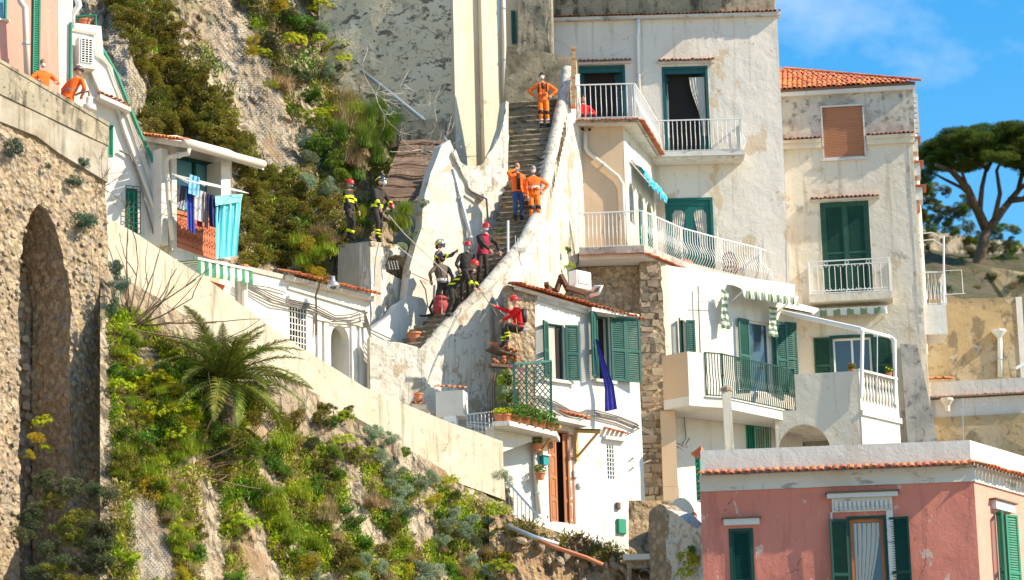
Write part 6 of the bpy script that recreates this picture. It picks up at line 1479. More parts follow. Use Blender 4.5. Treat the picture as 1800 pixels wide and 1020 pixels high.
# ---------------------------------------------------------------- C: white stepped house, upper left
WC = Wall(100, 83.6, 310, 85.2, 200); cz = WC.uz
bC = thing('white_wedge_house', 'white wedge shaped house wall with green sloping handrail, upper left', 'house', WC.w(*cz(230, 420), -1))
hC = []
r1 = WC.rect(188, 220, 199, 276); w1 = window(bC, WC, r1, 'green3', hC, 1, None, .03, .02); part('shutter', louver_mb(WC, r1[0] + .03, r1[1] - .03, r1[2] + .03, r1[3] - .03, .0, fw=.04), M['green3'], w1)
r2 = WC.rect(221, 332, 241, 412); w2 = window(bC, WC, r2, 'olivegreen', hC, 1, None, .05, .03); part('shutter', louver_mb(WC, r2[0] + .05, r2[1] - .05, r2[2] + .05, r2[3] - .05, .0), M['green3'], w2); grille(w2, WC, r2[0] - .03, r2[1] + .06, r2[2], r2[3] + .05, .1, 2, 9, M['olivegreen'], r=.01)
box_wall(bC, 'wall', WC, [cz(98, 480), cz(306, 520), cz(306, 440), cz(270, 320), cz(238, 220), cz(205, 130), cz(182, 96), cz(178, 46), cz(128, 40), cz(128, -60), cz(98, -60)], hC, 'clean', .3, .35, .02, 80)
part('return_wall', MB().prism(WC, [cz(120, 440), cz(290, 440), cz(262, 322), cz(232, 222), cz(182, 100), cz(128, 100)], -1.8, -.302), M['white'], bC)
# sloping green handrail with stepped brackets
A_ = [WC.w(*cz(179, 74), -.2), WC.w(*cz(205, 130), .0), WC.w(*cz(240, 222), .05), WC.w(*cz(282, 318), .05)]
gr = thing('green_sloping_handrail', 'green handrail running steeply down the edge of the white wedge house', 'handrail', A_[-1]); part('rail', MB().tube(A_, .055, 6), M['green3'], gr)
for k in range(12): p = lerp(A_[0], A_[-1], k / 12); part('bracket', MB().bar(p, p + V(.08, 0, -.1), .05), M['green3'], gr)
ra_ = thing('roof_terrace_rail', 'green rail on top of the white wedge house', 'railing', WC.w(*cz(134, 42), 0)); 
pts = [WC.w(*cz(131, 42), -.5), WC.w(*cz(132, 21), -.5), WC.w(*cz(171, 25), -.1), WC.w(*cz(171, 45), -.1)]; part('rail', MB().tube(pts, .03, 5), M['green3'], ra_)
potted(WC.w(*cz(157, 44), -.4), 'round terracotta pot on the roof terrace of the white wedge house', .17, .28, plant=None)
# air conditioner
def aircon(W, r_, lab, d0=.1, dp=.35):
    t = thing('air_conditioner', lab, 'air conditioner', W.w(r_[0], r_[2], d0)); part('case', MB().wb(W, r_[0], r_[1], r_[2], r_[3], d0, d0 + dp), M['pvc'], t)
    c = .06; part('fan_recess', MB().wb(W, r_[0] + c, r_[1] - c, r_[2] + c, r_[3] - c, d0 + dp + .001, d0 + dp + .006), M['dark'], t); grille(t, W, r_[0] + c, r_[1] - c, r_[2] + c, r_[3] - c, d0 + dp + .02, 3, 10, M['pvc'], r=.011)
    part('shelf', MB().wb(W, r_[0] - .06, r_[1] + .06, r_[2] - .1, r_[2] - .01, .003, d0 + dp), M['pipe'], t); return t
aircon(WC, WC.rect(130, 74, 156, 122), 'white air conditioner on the white wedge house wall'); Wac = Wall(990, 93.6, 1025, 94.2, 500)
aircon(Wac, Wac.rect(996, 482, 1021, 507), 'white air conditioner standing behind the tiled roof edge')
# tile canopy
a, b_ = cz(168, 172), cz(222, 196); part('canopy_slab', MB().prism(WC, [(a[0], a[1] - .12), (b_[0], b_[1] - .12), b_, a], .003, .4), M['clean'], bC)
tile_row(WC, a[0], b_[0], a[1] + .02, b_[1] + .02, bC, .5, .4, .13, 14, TILE_S)
# gooseneck lamp
arm = [WC.w(*cz(132, 168), .05), P(146, 161, 83.2), P(156, 161, 83.0), P(157, 172, 83.0)]
lm = thing('wall_lamp', 'gooseneck wall lamp with ribbed glass bell beside the tile canopy', 'lamp', arm[0]); part('arm', MB().tube(arm, .03, 6), M['iron'], lm, smooth=True)
c = P(157, 195, 83.0); part('lamp_shade', MB().lathe(c, [(.19, 0), (.2, .02), (.18, .16), (.09, .22), (.1, .36), (.05, .42)], 14), M['pipe'], lm, smooth=True)
pipe([WC.w(*cz(160, 130), .08), WC.w(*cz(172, 160), .08), WC.w(*cz(200, 176), .08), WC.w(*cz(218, 235), .08), WC.w(*cz(262, 350), .08), WC.w(*cz(292, 425), .08)], .06, 'pipe', 'downpipe', 'cream pipe running down the white wedge house wall')
for k in range(3): cable([WC.w(*cz(130, 52 + k), .05), WC.w(*cz(168, 60 + k), .05), WC.w(*cz(170, 95 + 2 * k), .05), WC.w(*cz(190, 112 + 3 * k), .05), WC.w(*cz(238 + 3 * k, 250), .05), WC.w(*cz(292 - 3 * k, 412), .05)], ['outer cable along the edge of the white wedge house', 'middle cable along the edge of the white wedge house', 'inner cable along the edge of the white wedge house'][k], .015, 'pipe', group='cables on the white wedge house')
pipe([P(131, -20, 83.2), P(139, 10, 83.1), P(127, 26, 83.3), P(126, 50, 83.4)], .09, 'pvc', 'downpipe', 'fat white pipe elbow at the top left corner')
# ---------------------------------------------------------------- B: salmon house top left
WBp = Wall(-30, 81.2, 104, 82.6, 60); bz = WBp.uz
bB = thing('salmon_house', 'salmon pink house with tall green shutter, top left corner', 'house', WBp.w(*bz(50, 160), -1)); hB = []
r1 = WBp.rect(-20, -60, 13, 32); w1 = window(bB, WBp, r1, 'green3', hB, 1, 'blueglass', .05, .0, sill='clean')
r2 = WBp.rect(56, -70, 70, 180); w2 = window(bB, WBp, r2, 'green', hB, 1, None, .03, .05); part('shutter', louver_mb(WBp, r2[0] + .02, r2[1] - .02, r2[2] + .02, r2[3] - .02, .06, fw=.03, mid=False), M['green3'], w2)
box_wall(bB, 'wall', WBp, [bz(-40, 260), bz(103, 260), bz(101, -80), bz(-40, -80)], hB, 'pinklight', .3, .4, .02, 81)
WB_ = Wall(103, 82.7, 128, 82.9, 60); box_wall(bB, 'white_strip', WB_, poly_px(WB_, [(104, 220), (128, 220), (126, -80), (101, -80)]), [], 'clean', .3, .5, .01, 82)
part('green_edge', MB().wb(WB_, WB_.uz(122, 100)[0], WB_.uz(125, 100)[0], WB_.uz(123, 160)[1], WB_.uz(123, 40)[1], .003, .08), M['green3'], bB)
pipe([P(30, -20, 81.4), P(37, 5, 81.4), P(44, 14, 81.4), P(48, 140, 81.5)], .09, 'pipe', 'downpipe', 'cream downpipe on the salmon pink house')
part('side_walls', MB().wb(WBp, bz(-40, 60)[0], bz(101, 60)[0], bz(50, 260)[1], bz(50, -80)[1], -3, -.302), M['pinklight'], bB)
# ---------------------------------------------------------------- A: aqueduct-like wall with pointed niche
WAq = Wall(-30, 76.8, 190, 80.4, 500); az = WAq.uz
bA = thing('arched_rubble_wall', 'tall rough rubble wall with a deep pointed arch, far left', 'wall', WAq.w(*az(100, 1000), -1))
archpx = [(34, 1060), (33, 520), (36, 450), (44, 405), (56, 375), (70, 358), (84, 372), (98, 402), (108, 440), (118, 480), (125, 530), (124, 600), (122, 700), (126, 760), (124, 820), (126, 1060)]
ap_ = poly_px(WAq, archpx)
box_wall(bA, 'rubble_face', WAq, [az(-40, 1100), az(200, 1100), az(196, 860), az(192, 600), az(189, 420), az(186, 318), az(100, 262), az(-40, 190)], [ap_[::-1]], 'rubble', 1.4, .13, .16, 90, .5)
part('niche_back', wall_mesh(WAq, [az(10, 1100), az(170, 1100), az(150, 330), az(10, 330)], [], .3, .16, .2, 91), M['rubble'], bA).location += (-WAq.N * 1.5)
box_wall(bA, 'concrete_band', WAq, [az(-40, 200), az(60, 240), az(100, 270), az(187, 322), az(186, 222), az(-40, 90)], [], 'bandstain', .9, .25, .03, 92, .2).location += (WAq.N * .08)
part('dark_upper_band', MB().prism(WAq, [az(-40, 150), az(186, 258), az(186, 222), az(-40, 90)], .08, .115), M['grime'], bA)
part('parapet_coping', MB().prism(WAq, [az(-40, 92), az(186, 224), az(186, 218), az(-40, 86)], -.6, .14), M['grime'], bA)
def inpoly(p, pl):
    c = False
    for i in range(len(pl)):
        x1, y1 = pl[i]; x2, y2 = pl[i - 1]
        if (y1 > p[1]) != (y2 > p[1]) and p[0] < (x2 - x1) * (p[1] - y1) / (y2 - y1) + x1: c = not c
    return c
ul, ur = az(-10, 600)[0], az(188, 600)[0]
stones(bA, WAq, ul, ur, az(100, 1000)[1], az(100, 330)[1], 210, .04, .11, 93, .06, skip=lambda u, z: inpoly((u, z), ap_) or z > az(100, 330)[1])
ns = thing('niche_rubble', 'shaded rubble stones inside the pointed arch', 'stone wall', WAq.w(az(60, 800)[0], az(60, 800)[1], -1.4))
stones(ns, WAq, az(38, 700)[0], az(140, 700)[0], az(80, 900)[1], az(80, 420)[1], 90, .08, .2, 94, -1.32)

# ---------------------------------------------------------------- cliffs
YUP = lambda px, py: 87.8 + (max(px, 180) - 200) * .0165 + (500 - py) / 500 * 6.5 - (1.2 if px < 290 else 0) * max(0, 1 - abs(px - 225) / 60)
YLO = lambda px, py: YB(px) + (.5 if py < (470 + (px - 188) * .6) else -.25) - max(0, py - (470 + (px - 188) * .6)) * .0085 - .35 * max(0, math.sin(px * .021 + 1)) * (1 if py > (500 + (px - 188) * .6) else 0)
relief('upper_cliff', 120, 800, -60, 560, 4, YUP, 1.5, M['rock'], 'pale limestone cliff behind the houses', seed=1)
ycl = lambda px: 455 + (px - 188) * .6
g = []
for j in range(150):
    row = []
    for i in range(178):
        px = 176 + 4.1 * i; y0_ = ycl(px) - 8; py = y0_ + (1075 - y0_) * j / 149; row.append(relpt(px, py, YLO, .8, 2, .5))
    g.append(row)
mb = MB(); mb.sheet(g); struct('lower_cliff', mb, M['rock'], 'limestone slope below the cream retaining wall')
YEA = lambda px, py: 87.0 + (px - 890) * .008 - max(0, py - 910) * .006
_p = []
g = []
for j in range(40):
    row = []
    for i in range(70):
        px = 860 + 260 * i / 69; t = j / 39; y0_ = 905 + max(0, px - 890) * .33; py = y0_ + (1080 - y0_) * t
        row.append(relpt(px, py, YEA, .55, 4, .9))
    g.append(row)
mb = MB(); mb.sheet(g); struct('earth_bank', mb, M['earth'], 'collapsed brown earth bank under the white house')
YE2 = lambda px, py: 91.8 + (1180 - px) * .001 - max(0, py - 880) * .01
relief('rough_ground', 1105, 1180, 880, 1080, 5, lambda px, py: 89.3 - (py - 880) * .012, .6, M['earth'], 'rough ground between the white house and the stone pier', seed=6)

# ---------------------------------------------------------------- vegetation: prototypes share mesh data
def np_leaves(name, m, n, s, elong, seed, mode='dome', clump=9, droop=0.0, width=.4):
    """unit plant of n leaf faces gathered in clumps through the volume of a ragged crown"""
    r = np.random.RandomState(seed)
    cc = r.normal(size=(clump, 3)); cc /= np.linalg.norm(cc, axis=1)[:, None]; cc *= r.uniform(.35, .85, (clump, 1)); cr = r.uniform(.22, .42, clump)
    k = r.randint(0, clump, n); d = r.normal(size=(n, 3)); d /= np.linalg.norm(d, axis=1)[:, None]
    rad = cr[k] * r.uniform(.55, 1.05, n); p = cc[k] + d * rad[:, None]
    if mode == 'dome': p[:, 2] = p[:, 2] * .85
    out = d + cc[k] * .6 + np.array([0, 0, .35]); out /= np.linalg.norm(out, axis=1)[:, None]
    a = out + r.normal(size=(n, 3)) * .45; a /= np.linalg.norm(a, axis=1)[:, None]; a[:, 2] -= droop
    b = np.cross(a, r.normal(size=(n, 3))); b /= np.linalg.norm(b, axis=1)[:, None]
    L_ = s * r.uniform(.6, 1.35, (n, 1))
    v = np.stack([p - a * L_ * elong * .5, p + b * L_ * width, p + a * L_ * elong * .5, p - b * L_ * width], 1).reshape(-1, 3)
    return raw_mesh(name, v, 4, m)
def raw_mesh(name, v, k, m):
    n = len(v) // k; me = bpy.data.meshes.new(name); me.vertices.add(len(v)); me.vertices.foreach_set('co', np.ascontiguousarray(v, dtype=np.float32).ravel())
    me.loops.add(n * k); me.loops.foreach_set('vertex_index', np.arange(n * k, dtype=np.int32)); me.polygons.add(n)
    me.polygons.foreach_set('loop_start', np.arange(0, n * k, k, dtype=np.int32)); me.polygons.foreach_set('loop_total', np.full(n, k, dtype=np.int32))
    me.materials.append(m); me.update(calc_edges=True); return me
def np_rosettes(name, m, nr, per, s, seed):
    """domes of whorled leaf rosettes (spurge)"""
    r = np.random.RandomState(seed); vs_ = []
    for i in range(nr):
        c = r.normal(size=3); c /= np.linalg.norm(c); c[2] = abs(c[2]) * .9 - .15; c[:] = c * r.uniform(.6, 1.05); ax = c + np.array([0, 0, .4]); ax /= np.linalg.norm(ax)
        t = np.cross(ax, [.3, .5, .8]); t /= np.linalg.norm(t); u = np.cross(ax, t); sz = s * r.uniform(.7, 1.4)
        for j in range(per):
            f = j * 2.4; rr_ = sz * (1 - .5 * j / per); dr = (t * math.cos(f) + u * math.sin(f)) * .85 + ax * (.25 + .6 * j / per); dr /= np.linalg.norm(dr); sd_ = np.cross(dr, ax); sd_ /= (np.linalg.norm(sd_) + 1e-6)
            b = c + ax * (j / per) * sz * .5; vs_ += [b, b + dr * rr_ * .5 + sd_ * rr_ * .16, b + dr * rr_, b + dr * rr_ * .5 - sd_ * rr_ * .16]
    return raw_mesh(name, np.array(vs_), 4, m)
def np_blades(name, m, n, seed, h=1.0, spread=.9, w_=.018, bend=.5, base=.25):
    r = np.random.RandomState(seed); vs_ = []
    for i in range(n):
        a = r.uniform(0, 6.28); q = np.array([r.normal() * base, r.normal() * base, -.3 + r.uniform(0, .2)]); o = np.array([math.cos(a), math.sin(a), 0]); hh_ = h * r.uniform(.5, 1.15); sp = spread * r.uniform(.1, 1)
        sd_ = np.array([-o[1], o[0], 0]) * w_ * r.uniform(.7, 1.5); prev = None
        for t in (0, .35, .7, 1.0):
            c = q + o * sp * t * t * hh_ + np.array([0, 0, hh_ * (t - bend * sp * t * t)]); ww_ = sd_ * (1 - t * .9)
            if prev is not None: vs_ += [prev[0], prev[1], c + ww_, c - ww_]
            prev = (c - ww_, c + ww_)
    return raw_mesh(name, np.array(vs_), 4, m)
def branchy(mb, p, d, L_, r, depth, rnd, spread=.5, up=.1, nseg=4, kids=3):
    pts = [p]; dd = d.copy()
    for i in range(nseg):
        dd = (dd + V(rnd.gauss(0, .12), rnd.gauss(0, .12), rnd.gauss(0, .1) + up * .3)).normalized(); pts.append(pts[-1] + dd * L_ / nseg)
    mb.tube(pts, [r * (1 - .6 * i / nseg) for i in range(nseg + 1)], 4 if depth < 2 else 5, cap=False)
    tips = [pts[-1]]
    if depth > 0:
        for k in range(kids):
            i = rnd.randint(1, nseg); nd = (dd + V(rnd.gauss(0, spread), rnd.gauss(0, spread), rnd.gauss(0, spread) + up)).normalized()
            tips += branchy(mb, pts[i], nd, L_ * rnd.uniform(.5, .8), r * .55, depth - 1, rnd, spread, up, nseg, kids)
    return tips
def twigball(name, m, seed, n=9, depth=2, r=.018, spread=.45):
    rnd = random.Random(seed); mb = MB()
    for k in range(n): branchy(mb, V(0, 0, -.4), V(rnd.gauss(0, .6), rnd.gauss(0, .6), 1).normalized(), .7, r, depth, rnd, spread, .15)
    return mb.mesh(name, m)
PR = {}
for nm, m, n, s, el, wd_ in (('olive', 'leaf_olive', 3400, .06, 1.7, .42), ('dark', 'leaf_dark', 3400, .06, 1.7, .4), ('green', 'leaf_green', 2600, .075, 1.5, .45), ('silver', 'leaf_silver', 2800, .085, 2.4, .17), ('blue', 'leaf_blue', 2600, .07, 2.0, .25), ('gold', 'leaf_gold', 2200, .06, 1.5, .4)):
    PR[nm] = [np_leaves(nm + '_foliage', M[m], n, s, el, 10 + k, clump=13 if k else 9, width=wd_) for k in range(3)]
PR['spurge'] = [np_rosettes('spurge_foliage', M['leaf_yellow'], 70, 16, .22, 20 + k) for k in range(2)]
PR['dry'] = [np_blades('dry_grass_blades', M['grass_dry'], 420, 30 + k, 1.1, 1.1, .012, .5, .3) for k in range(2)]
PR['grass'] = [np_blades('grass_blades', M['grass_green'], 520, 33 + k, 1.1, 1.0, .014, .6, .3) for k in range(2)]
PR['twig'] = [twigball('bare_twigs', M['twig'], 40 + k) for k in range(2)]
PR['broom'] = [np_blades('broom_stems', M['leaf_green'], 700, 50 + k, 1.3, .8, .009, .15, .15) for k in range(2)]
BR = [twigball('branches', M['bark'], 60 + k, 5, 1, .03) for k in range(2)]
KIND = {'olive': ('evergreen_shrub', 'olive green evergreen shrub'), 'dark': ('dark_shrub', 'dark grey green shrub'), 'green': ('leafy_shrub', 'fresh green leafy shrub'), 'silver': ('silver_shrub', 'silver grey wormwood clump'), 'blue': ('rosemary_shrub', 'blue green rosemary shrub'), 'gold': ('flowering_shrub', 'yellow gold flowering shrub'), 'spurge': ('spurge_clump', 'yellow green spurge dome'), 'dry': ('dry_grass_tuft', 'dry straw grass tuft'), 'grass': ('grass_tuft', 'bright green grass tuft'), 'twig': ('bare_shrub', 'leafless twiggy shrub'), 'broom': ('broom_shrub', 'thin green broom shrub')}
rv = random.Random(21); USED = {}
RIBS = [[(375, -20), (430, -10), (445, 60), (490, 140), (515, 220), (528, 300), (470, 310), (430, 230), (395, 140), (350, 60)], [(190, -10), (222, 60), (250, 140), (262, 210), (250, 230), (205, 140)], [(290, 0), (372, 0), (345, 70), (385, 150), (350, 150), (320, 70)],
        [(225, 885), (262, 870), (300, 930), (318, 1030), (236, 1030)], [(345, 830), (385, 860), (392, 930), (400, 1030), (352, 1030), (352, 930)], [(425, 880), (455, 900), (500, 1030), (430, 1030)], [(600, 790), (640, 830), (650, 900), (690, 960), (650, 960), (610, 890)], [(715, 900), (745, 880), (760, 940), (740, 980), (715, 950)]]
WOODY = ('olive', 'dark', 'green', 'blue', 'gold')
def plant(kind, px, py, Y, rpx, where, flat=.8, label=None, tilt=0):
    """a shrub centred on a photo pixel; rpx is its radius there"""
    p = P(px, py, Y); s = rpx / FPX * Y; nm, desc = KIND[kind]; lab = label or (desc + ' ' + where)
    t = thing(nm, lab, 'shrub' if kind not in ('dry', 'grass') else 'grass tuft', p - V(0, 0, s * .3))
    if not label: USED.setdefault((desc, where), []).append((px, py, t))
    o = bpy.data.objects.new('foliage' if kind not in ('twig',) else 'twigs', rv.choice(PR[kind])); col.objects.link(o); o.parent = t; o.location = V(0, 0, s * .3)
    o.rotation_euler = (rv.uniform(-.3, .3) + tilt, rv.uniform(-.3, .3), rv.uniform(0, 6.28)); o.scale = (s * rv.uniform(.95, 1.15), s * rv.uniform(.8, 1.0), s * flat * rv.uniform(.9, 1.15))
    if kind in WOODY:
        b_ = bpy.data.objects.new('branches', rv.choice(BR)); col.objects.link(b_); b_.parent = t; b_.scale = (s * .8,) * 3; b_.rotation_euler.z = rv.uniform(0, 6); b_.location = V(0, 0, s * .2)
    return t
up = lambda px, py, l=.35: relpt(px, py, YUP, 1.5, 1, .5).y - l
lo = lambda px, py, l=.3: relpt(px, py, YLO, .8, 2, .5).y - l
def area(poly, n, kinds, rr, Yf, where, seed=0, flat=.8):
    r_ = random.Random(seed); x0, x1 = min(p[0] for p in poly), max(p[0] for p in poly); y0, y1 = min(p[1] for p in poly), max(p[1] for p in poly); pts = []
    best = 0
    while len(pts) < n and best < n * 30:
        best += 1; x, y = r_.uniform(x0, x1), r_.uniform(y0, y1)
        if ins(poly, x, y) and not any(ins(q, x, y) for q in RIBS) and all((x - a) ** 2 + (y - b) ** 2 > (min(rr) * .75) ** 2 for a, b in pts): pts.append((x, y))
    for x, y in pts: k = r_.choice(kinds); plant(k, x, y, Yf(x, y), r_.uniform(*rr), where, flat)
# --- upper cliff
area([(195, -10), (290, -10), (320, 60), (360, 120), (395, 190), (440, 250), (440, 290), (330, 240), (250, 225), (215, 140)], 52, ['olive'], (26, 40), up, 'in the big thicket on the upper cliff', 1)
area([(430, 300), (500, 300), (540, 340), (590, 350), (600, 440), (560, 470), (420, 465)], 34, ['olive'], (24, 36), up, 'in the thicket behind the laundry house', 2)
area([(455, -10), (600, -10), (600, 40), (520, 60)], 7, ['spurge', 'green', 'dark'], (22, 32), up, 'at the top edge of the cliff', 3)
area([(440, 30), (560, 40), (600, 130), (520, 190), (460, 110)], 12, ['twig', 'dark', 'dry'], (24, 36), up, 'under the spurge bank on the upper cliff', 4)
for x, y, r_ in ((565, 15, 24), (600, 10, 22), (520, 75, 26), (592, 85, 24), (603, 105, 18), (560, 70, 18), (455, 95, 20), (475, 150, 14), (555, 210, 30), (575, 200, 24)): plant('spurge', x, y, up(x, y, .8), r_, 'on the upper cliff')
for x, y, r_ in ((445, 70, 20), (440, 90, 16), (492, 8, 24)): plant('gold', x, y, up(x, y, .8), r_, 'beside the wire netting')
for x, y, r_, k in ((545, 170, 28, 'green'), (530, 250, 24, 'blue'), (560, 260, 34, 'green'), (590, 280, 26, 'green'), (540, 275, 26, 'silver'), (560, 50, 22, 'silver'), (580, 125, 20, 'silver'), (545, 320, 24, 'silver'), (580, 330, 26, 'silver'), (600, 310, 24, 'green')): plant(k, x, y, up(x, y, .9), r_, 'above the two firemen on the block')
area([(600, 170), (650, 190), (700, 240), (690, 270), (640, 320), (610, 300), (600, 240)], 13, ['dry', 'grass', 'broom', 'dry'], (26, 38), lambda x, y: up(x, y, .7), 'below the mottled church wall', 5, 1.0)
for x, y in ((648, 215), (668, 205), (690, 225), (640, 250)): plant('broom', x, y, up(x, y, 1.2), 34, 'below the mottled church wall', 1.1)
area([(560, 350), (640, 350), (650, 420), (600, 430), (560, 440)], 9, ['dry', 'grass', 'twig', 'green'], (18, 26), lambda x, y: 93.6, 'around the feet of the two firemen', 6, 1.0)
area([(520, 420), (590, 430), (590, 490), (540, 490)], 7, ['grass', 'grass', 'gold'], (18, 26), lambda x, y: 91.8, 'above the tiled eave of the arched house', 7, 1.1)
for x, y, r_, q in ((703, 395, 30, 'large lower'), (712, 370, 22, 'small upper')): plant('grass', x, y, 92.6, r_, '', 1.2, q + ' pale green grassy clump right of the two firemen')
for x, y, r_, lab in ((722, 412, 18, 'grey green wormwood on the white wall above the niche'), (708, 434, 15, 'small grey green wormwood at the top of the niche'), (742, 357, 14, 'grey green plant rooted at the foot of the felt roof')): plant('silver', x, y, 92.0, r_, '', .9, lab)
area([(886, 180), (897, 190), (897, 400), (880, 430), (868, 430), (885, 330)], 9, ['spurge', 'dry', 'green'], (6, 11), lambda x, y: stair(max(180, min(600, y)))[3] + .15, 'in the gutter left of the stone staircase', 8)
# --- left arch wall plants
for x, y, r_, lab in ((22, 262, 26, 'grey green cushion plant under the concrete band at the far left'), (150, 388, 27, 'bushy cushion plant hanging on the rubble wall right of the arch'), (128, 318, 18, 'grey green cushion plant below the concrete band corner'), (148, 285, 14, 'dark sprig growing out of the concrete band'), (84, 292, 10, 'small sprig in the middle of the rubble wall')): plant('blue', x, y, WAq.at(x, y).y - .25, r_, '', .95, lab)
for x, y, r_ in ((60, 770, 22), (75, 745, 20), (52, 800, 16), (80, 790, 12)): plant('spurge' if x > 70 else 'gold', x, y, WAq.at(x, y).y - .1, r_, 'trailing inside the pointed arch')
area([(40, 870), (80, 840), (140, 850), (230, 880), (250, 960), (240, 1040), (40, 1040)], 26, ['dark', 'dark', 'olive'], (26, 38), lambda x, y: 76.4 - (y - 850) * .004, 'in the dark thicket at the foot of the arch', 9)
area([(236, 880), (330, 940), (320, 1030), (240, 1030)], 8, ['gold', 'grass', 'olive'], (20, 30), lambda x, y: 77.6, 'between the dark thicket and the rock', 10)
# --- lower slope
area([(198, 560), (245, 600), (300, 640), (360, 700), (330, 760), (220, 730), (200, 700)], 22, ['grass', 'spurge', 'gold', 'green'], (22, 34), lo, 'on the bright bank below the cream wall', 11)
area([(200, 720), (330, 740), (360, 800), (300, 860), (210, 850)], 18, ['green', 'olive', 'grass', 'twig'], (22, 34), lo, 'beside the lower right of the arch wall', 12)
for x, y, r_ in ((203, 470, 18), (208, 500, 20), (200, 540, 20)): plant('blue', x, y, lo(x, y, .8), r_, 'hanging below the left end of the cream wall', 1.2)
area([(290, 600), (420, 640), (520, 740), (560, 800), (520, 830), (400, 800), (330, 720)], 24, ['olive', 'green', 'dark', 'spurge'], (24, 34), lambda x, y: lo(x, y, .2), 'behind the palm', 13)
area([(560, 700), (620, 720), (640, 800), (600, 870), (560, 860)], 16, ['green', 'twig', 'olive', 'spurge'], (20, 32), lo, 'right of the palm', 14)
area([(540, 840), (690, 860), (700, 960), (600, 1000), (560, 980)], 20, ['twig', 'olive', 'green', 'dry'], (18, 32), lo, 'in the middle of the rocky slope', 15)
for x, y, r_ in ((655, 760, 24), (680, 770, 24), (665, 800, 26), (690, 830, 28), (700, 860, 28), (690, 890, 24), (705, 885, 20), (745, 850, 18), (760, 840, 20), (870, 838, 24), (885, 850, 22), (885, 870, 20), (790, 920, 22), (815, 935, 24), (830, 915, 20), (775, 950, 20), (745, 1000, 22), (770, 1005, 22), (830, 990, 20), (860, 1005, 18), (670, 1000, 20), (640, 985, 18), (800, 900, 16), (720, 900, 16)): plant('silver', x, y, lo(x, y, .5), r_, 'on the rocky slope below the cream wall', .95)
for x, y, r_, k in ((790, 850, 24, 'spurge'), (770, 875, 18, 'gold'), (750, 880, 18, 'gold'), (800, 870, 18, 'green'), (715, 795, 14, 'green'), (735, 760, 16, 'twig'), (780, 790, 22, 'twig'), (820, 800, 18, 'twig'), (855, 940, 20, 'dark'), (880, 935, 18, 'green'), (858, 915, 16, 'blue'), (770, 905, 14, 'green'), (830, 950, 20, 'dark'), (715, 950, 16, 'grass'), (690, 1005, 14, 'spurge')): plant(k, x, y, lo(x, y, .45), r_, 'high on the rocky slope near the white house')
for x, y, r_ in ((470, 860, 20), (485, 890, 22), (500, 920, 26), (490, 870, 18), (515, 940, 22), (300, 880, 18), (285, 850, 20), (510, 950, 18)): plant('grass', x, y, lo(x, y, .5), r_, 'in the green gully of the lower cliff', 1.1)
area([(250, 830), (330, 860), (400, 900), (450, 960), (430, 1030), (330, 1030), (300, 940)], 16, ['grass', 'dry', 'olive', 'green'], (18, 30), lo, 'on the lower left rock ribs', 16)
area([(540, 960), (900, 960), (890, 1030), (540, 1030)], 20, ['silver', 'olive', 'dry', 'green', 'twig'], (16, 26), lo, 'along the bottom edge of the slope', 17)
area([(210, 600), (420, 700), (560, 800), (700, 850), (880, 900), (880, 1030), (210, 1030)], 26, ['green', 'grass', 'spurge', 'gold', 'twig'], (22, 38), lambda x, y: lo(x, y, .25), 'scattered over the lower slope', 40)
# --- right side
for x, y, r_, k, lab in ((1140, 938, 28, 'dark', 'dark green moss like bush hanging on the stone pier foot'), (1118, 912, 16, 'twig', 'dry brown twigs on the stone wall foot'), (1128, 900, 20, 'spurge', 'yellow green tuft at the foot of the rubble wall'), (1150, 905, 16, 'twig', 'brown root mat at the foot of the stone pier'), (1002, 470, 10, 'spurge', 'small green tuft on the stair parapet beside the peach wing'), (1000, 440, 9, 'green', 'green weed high on the parapet beside the peach wing')):
    plant(k, x, y, 91.4 if y > 600 else 95.0, r_, '', .9, lab)
for x, y, r_, k in ((1208, 985, 18, 'spurge'), (1225, 990, 14, 'spurge'), (1215, 965, 10, 'green'), (1240, 982, 9, 'blue'), (1205, 1010, 16, 'spurge')): plant(k, x, y, 85.2, r_, 'growing on the whitewashed rubble wall', 1.1)
def name_shrubs():
    for (desc, where), L_ in USED.items():
        left = list(L_)
        def take(q, key):
            b_ = min(left, key=key); left.remove(b_); b_[2]['label'] = q + ' ' + desc + ' ' + where
        if len(L_) == 1 or L_[0][2].get('group'): continue
        for o in L_: o[2]['group'] = desc + 's ' + where
        qs = [('topmost', lambda o: o[1]), ('lowest', lambda o: -o[1]), ('leftmost', lambda o: o[0]), ('rightmost', lambda o: -o[0])]
        for q, key in qs[:min(4, len(L_))]:
            if len(left) > 1 or len(L_) <= 4: take(q, key)
        if len(left) == 1: left[0][2]['label'] = 'middle ' + desc + ' ' + where
        else:
            left.sort(key=lambda o: o[1]); n = max(1, round(len(left) / 3)); 
            for k, o in enumerate(left): o[2]['label'] = ('upper', 'central', 'lower')[min(2, k // n)] + ' inner ' + desc + ' ' + where
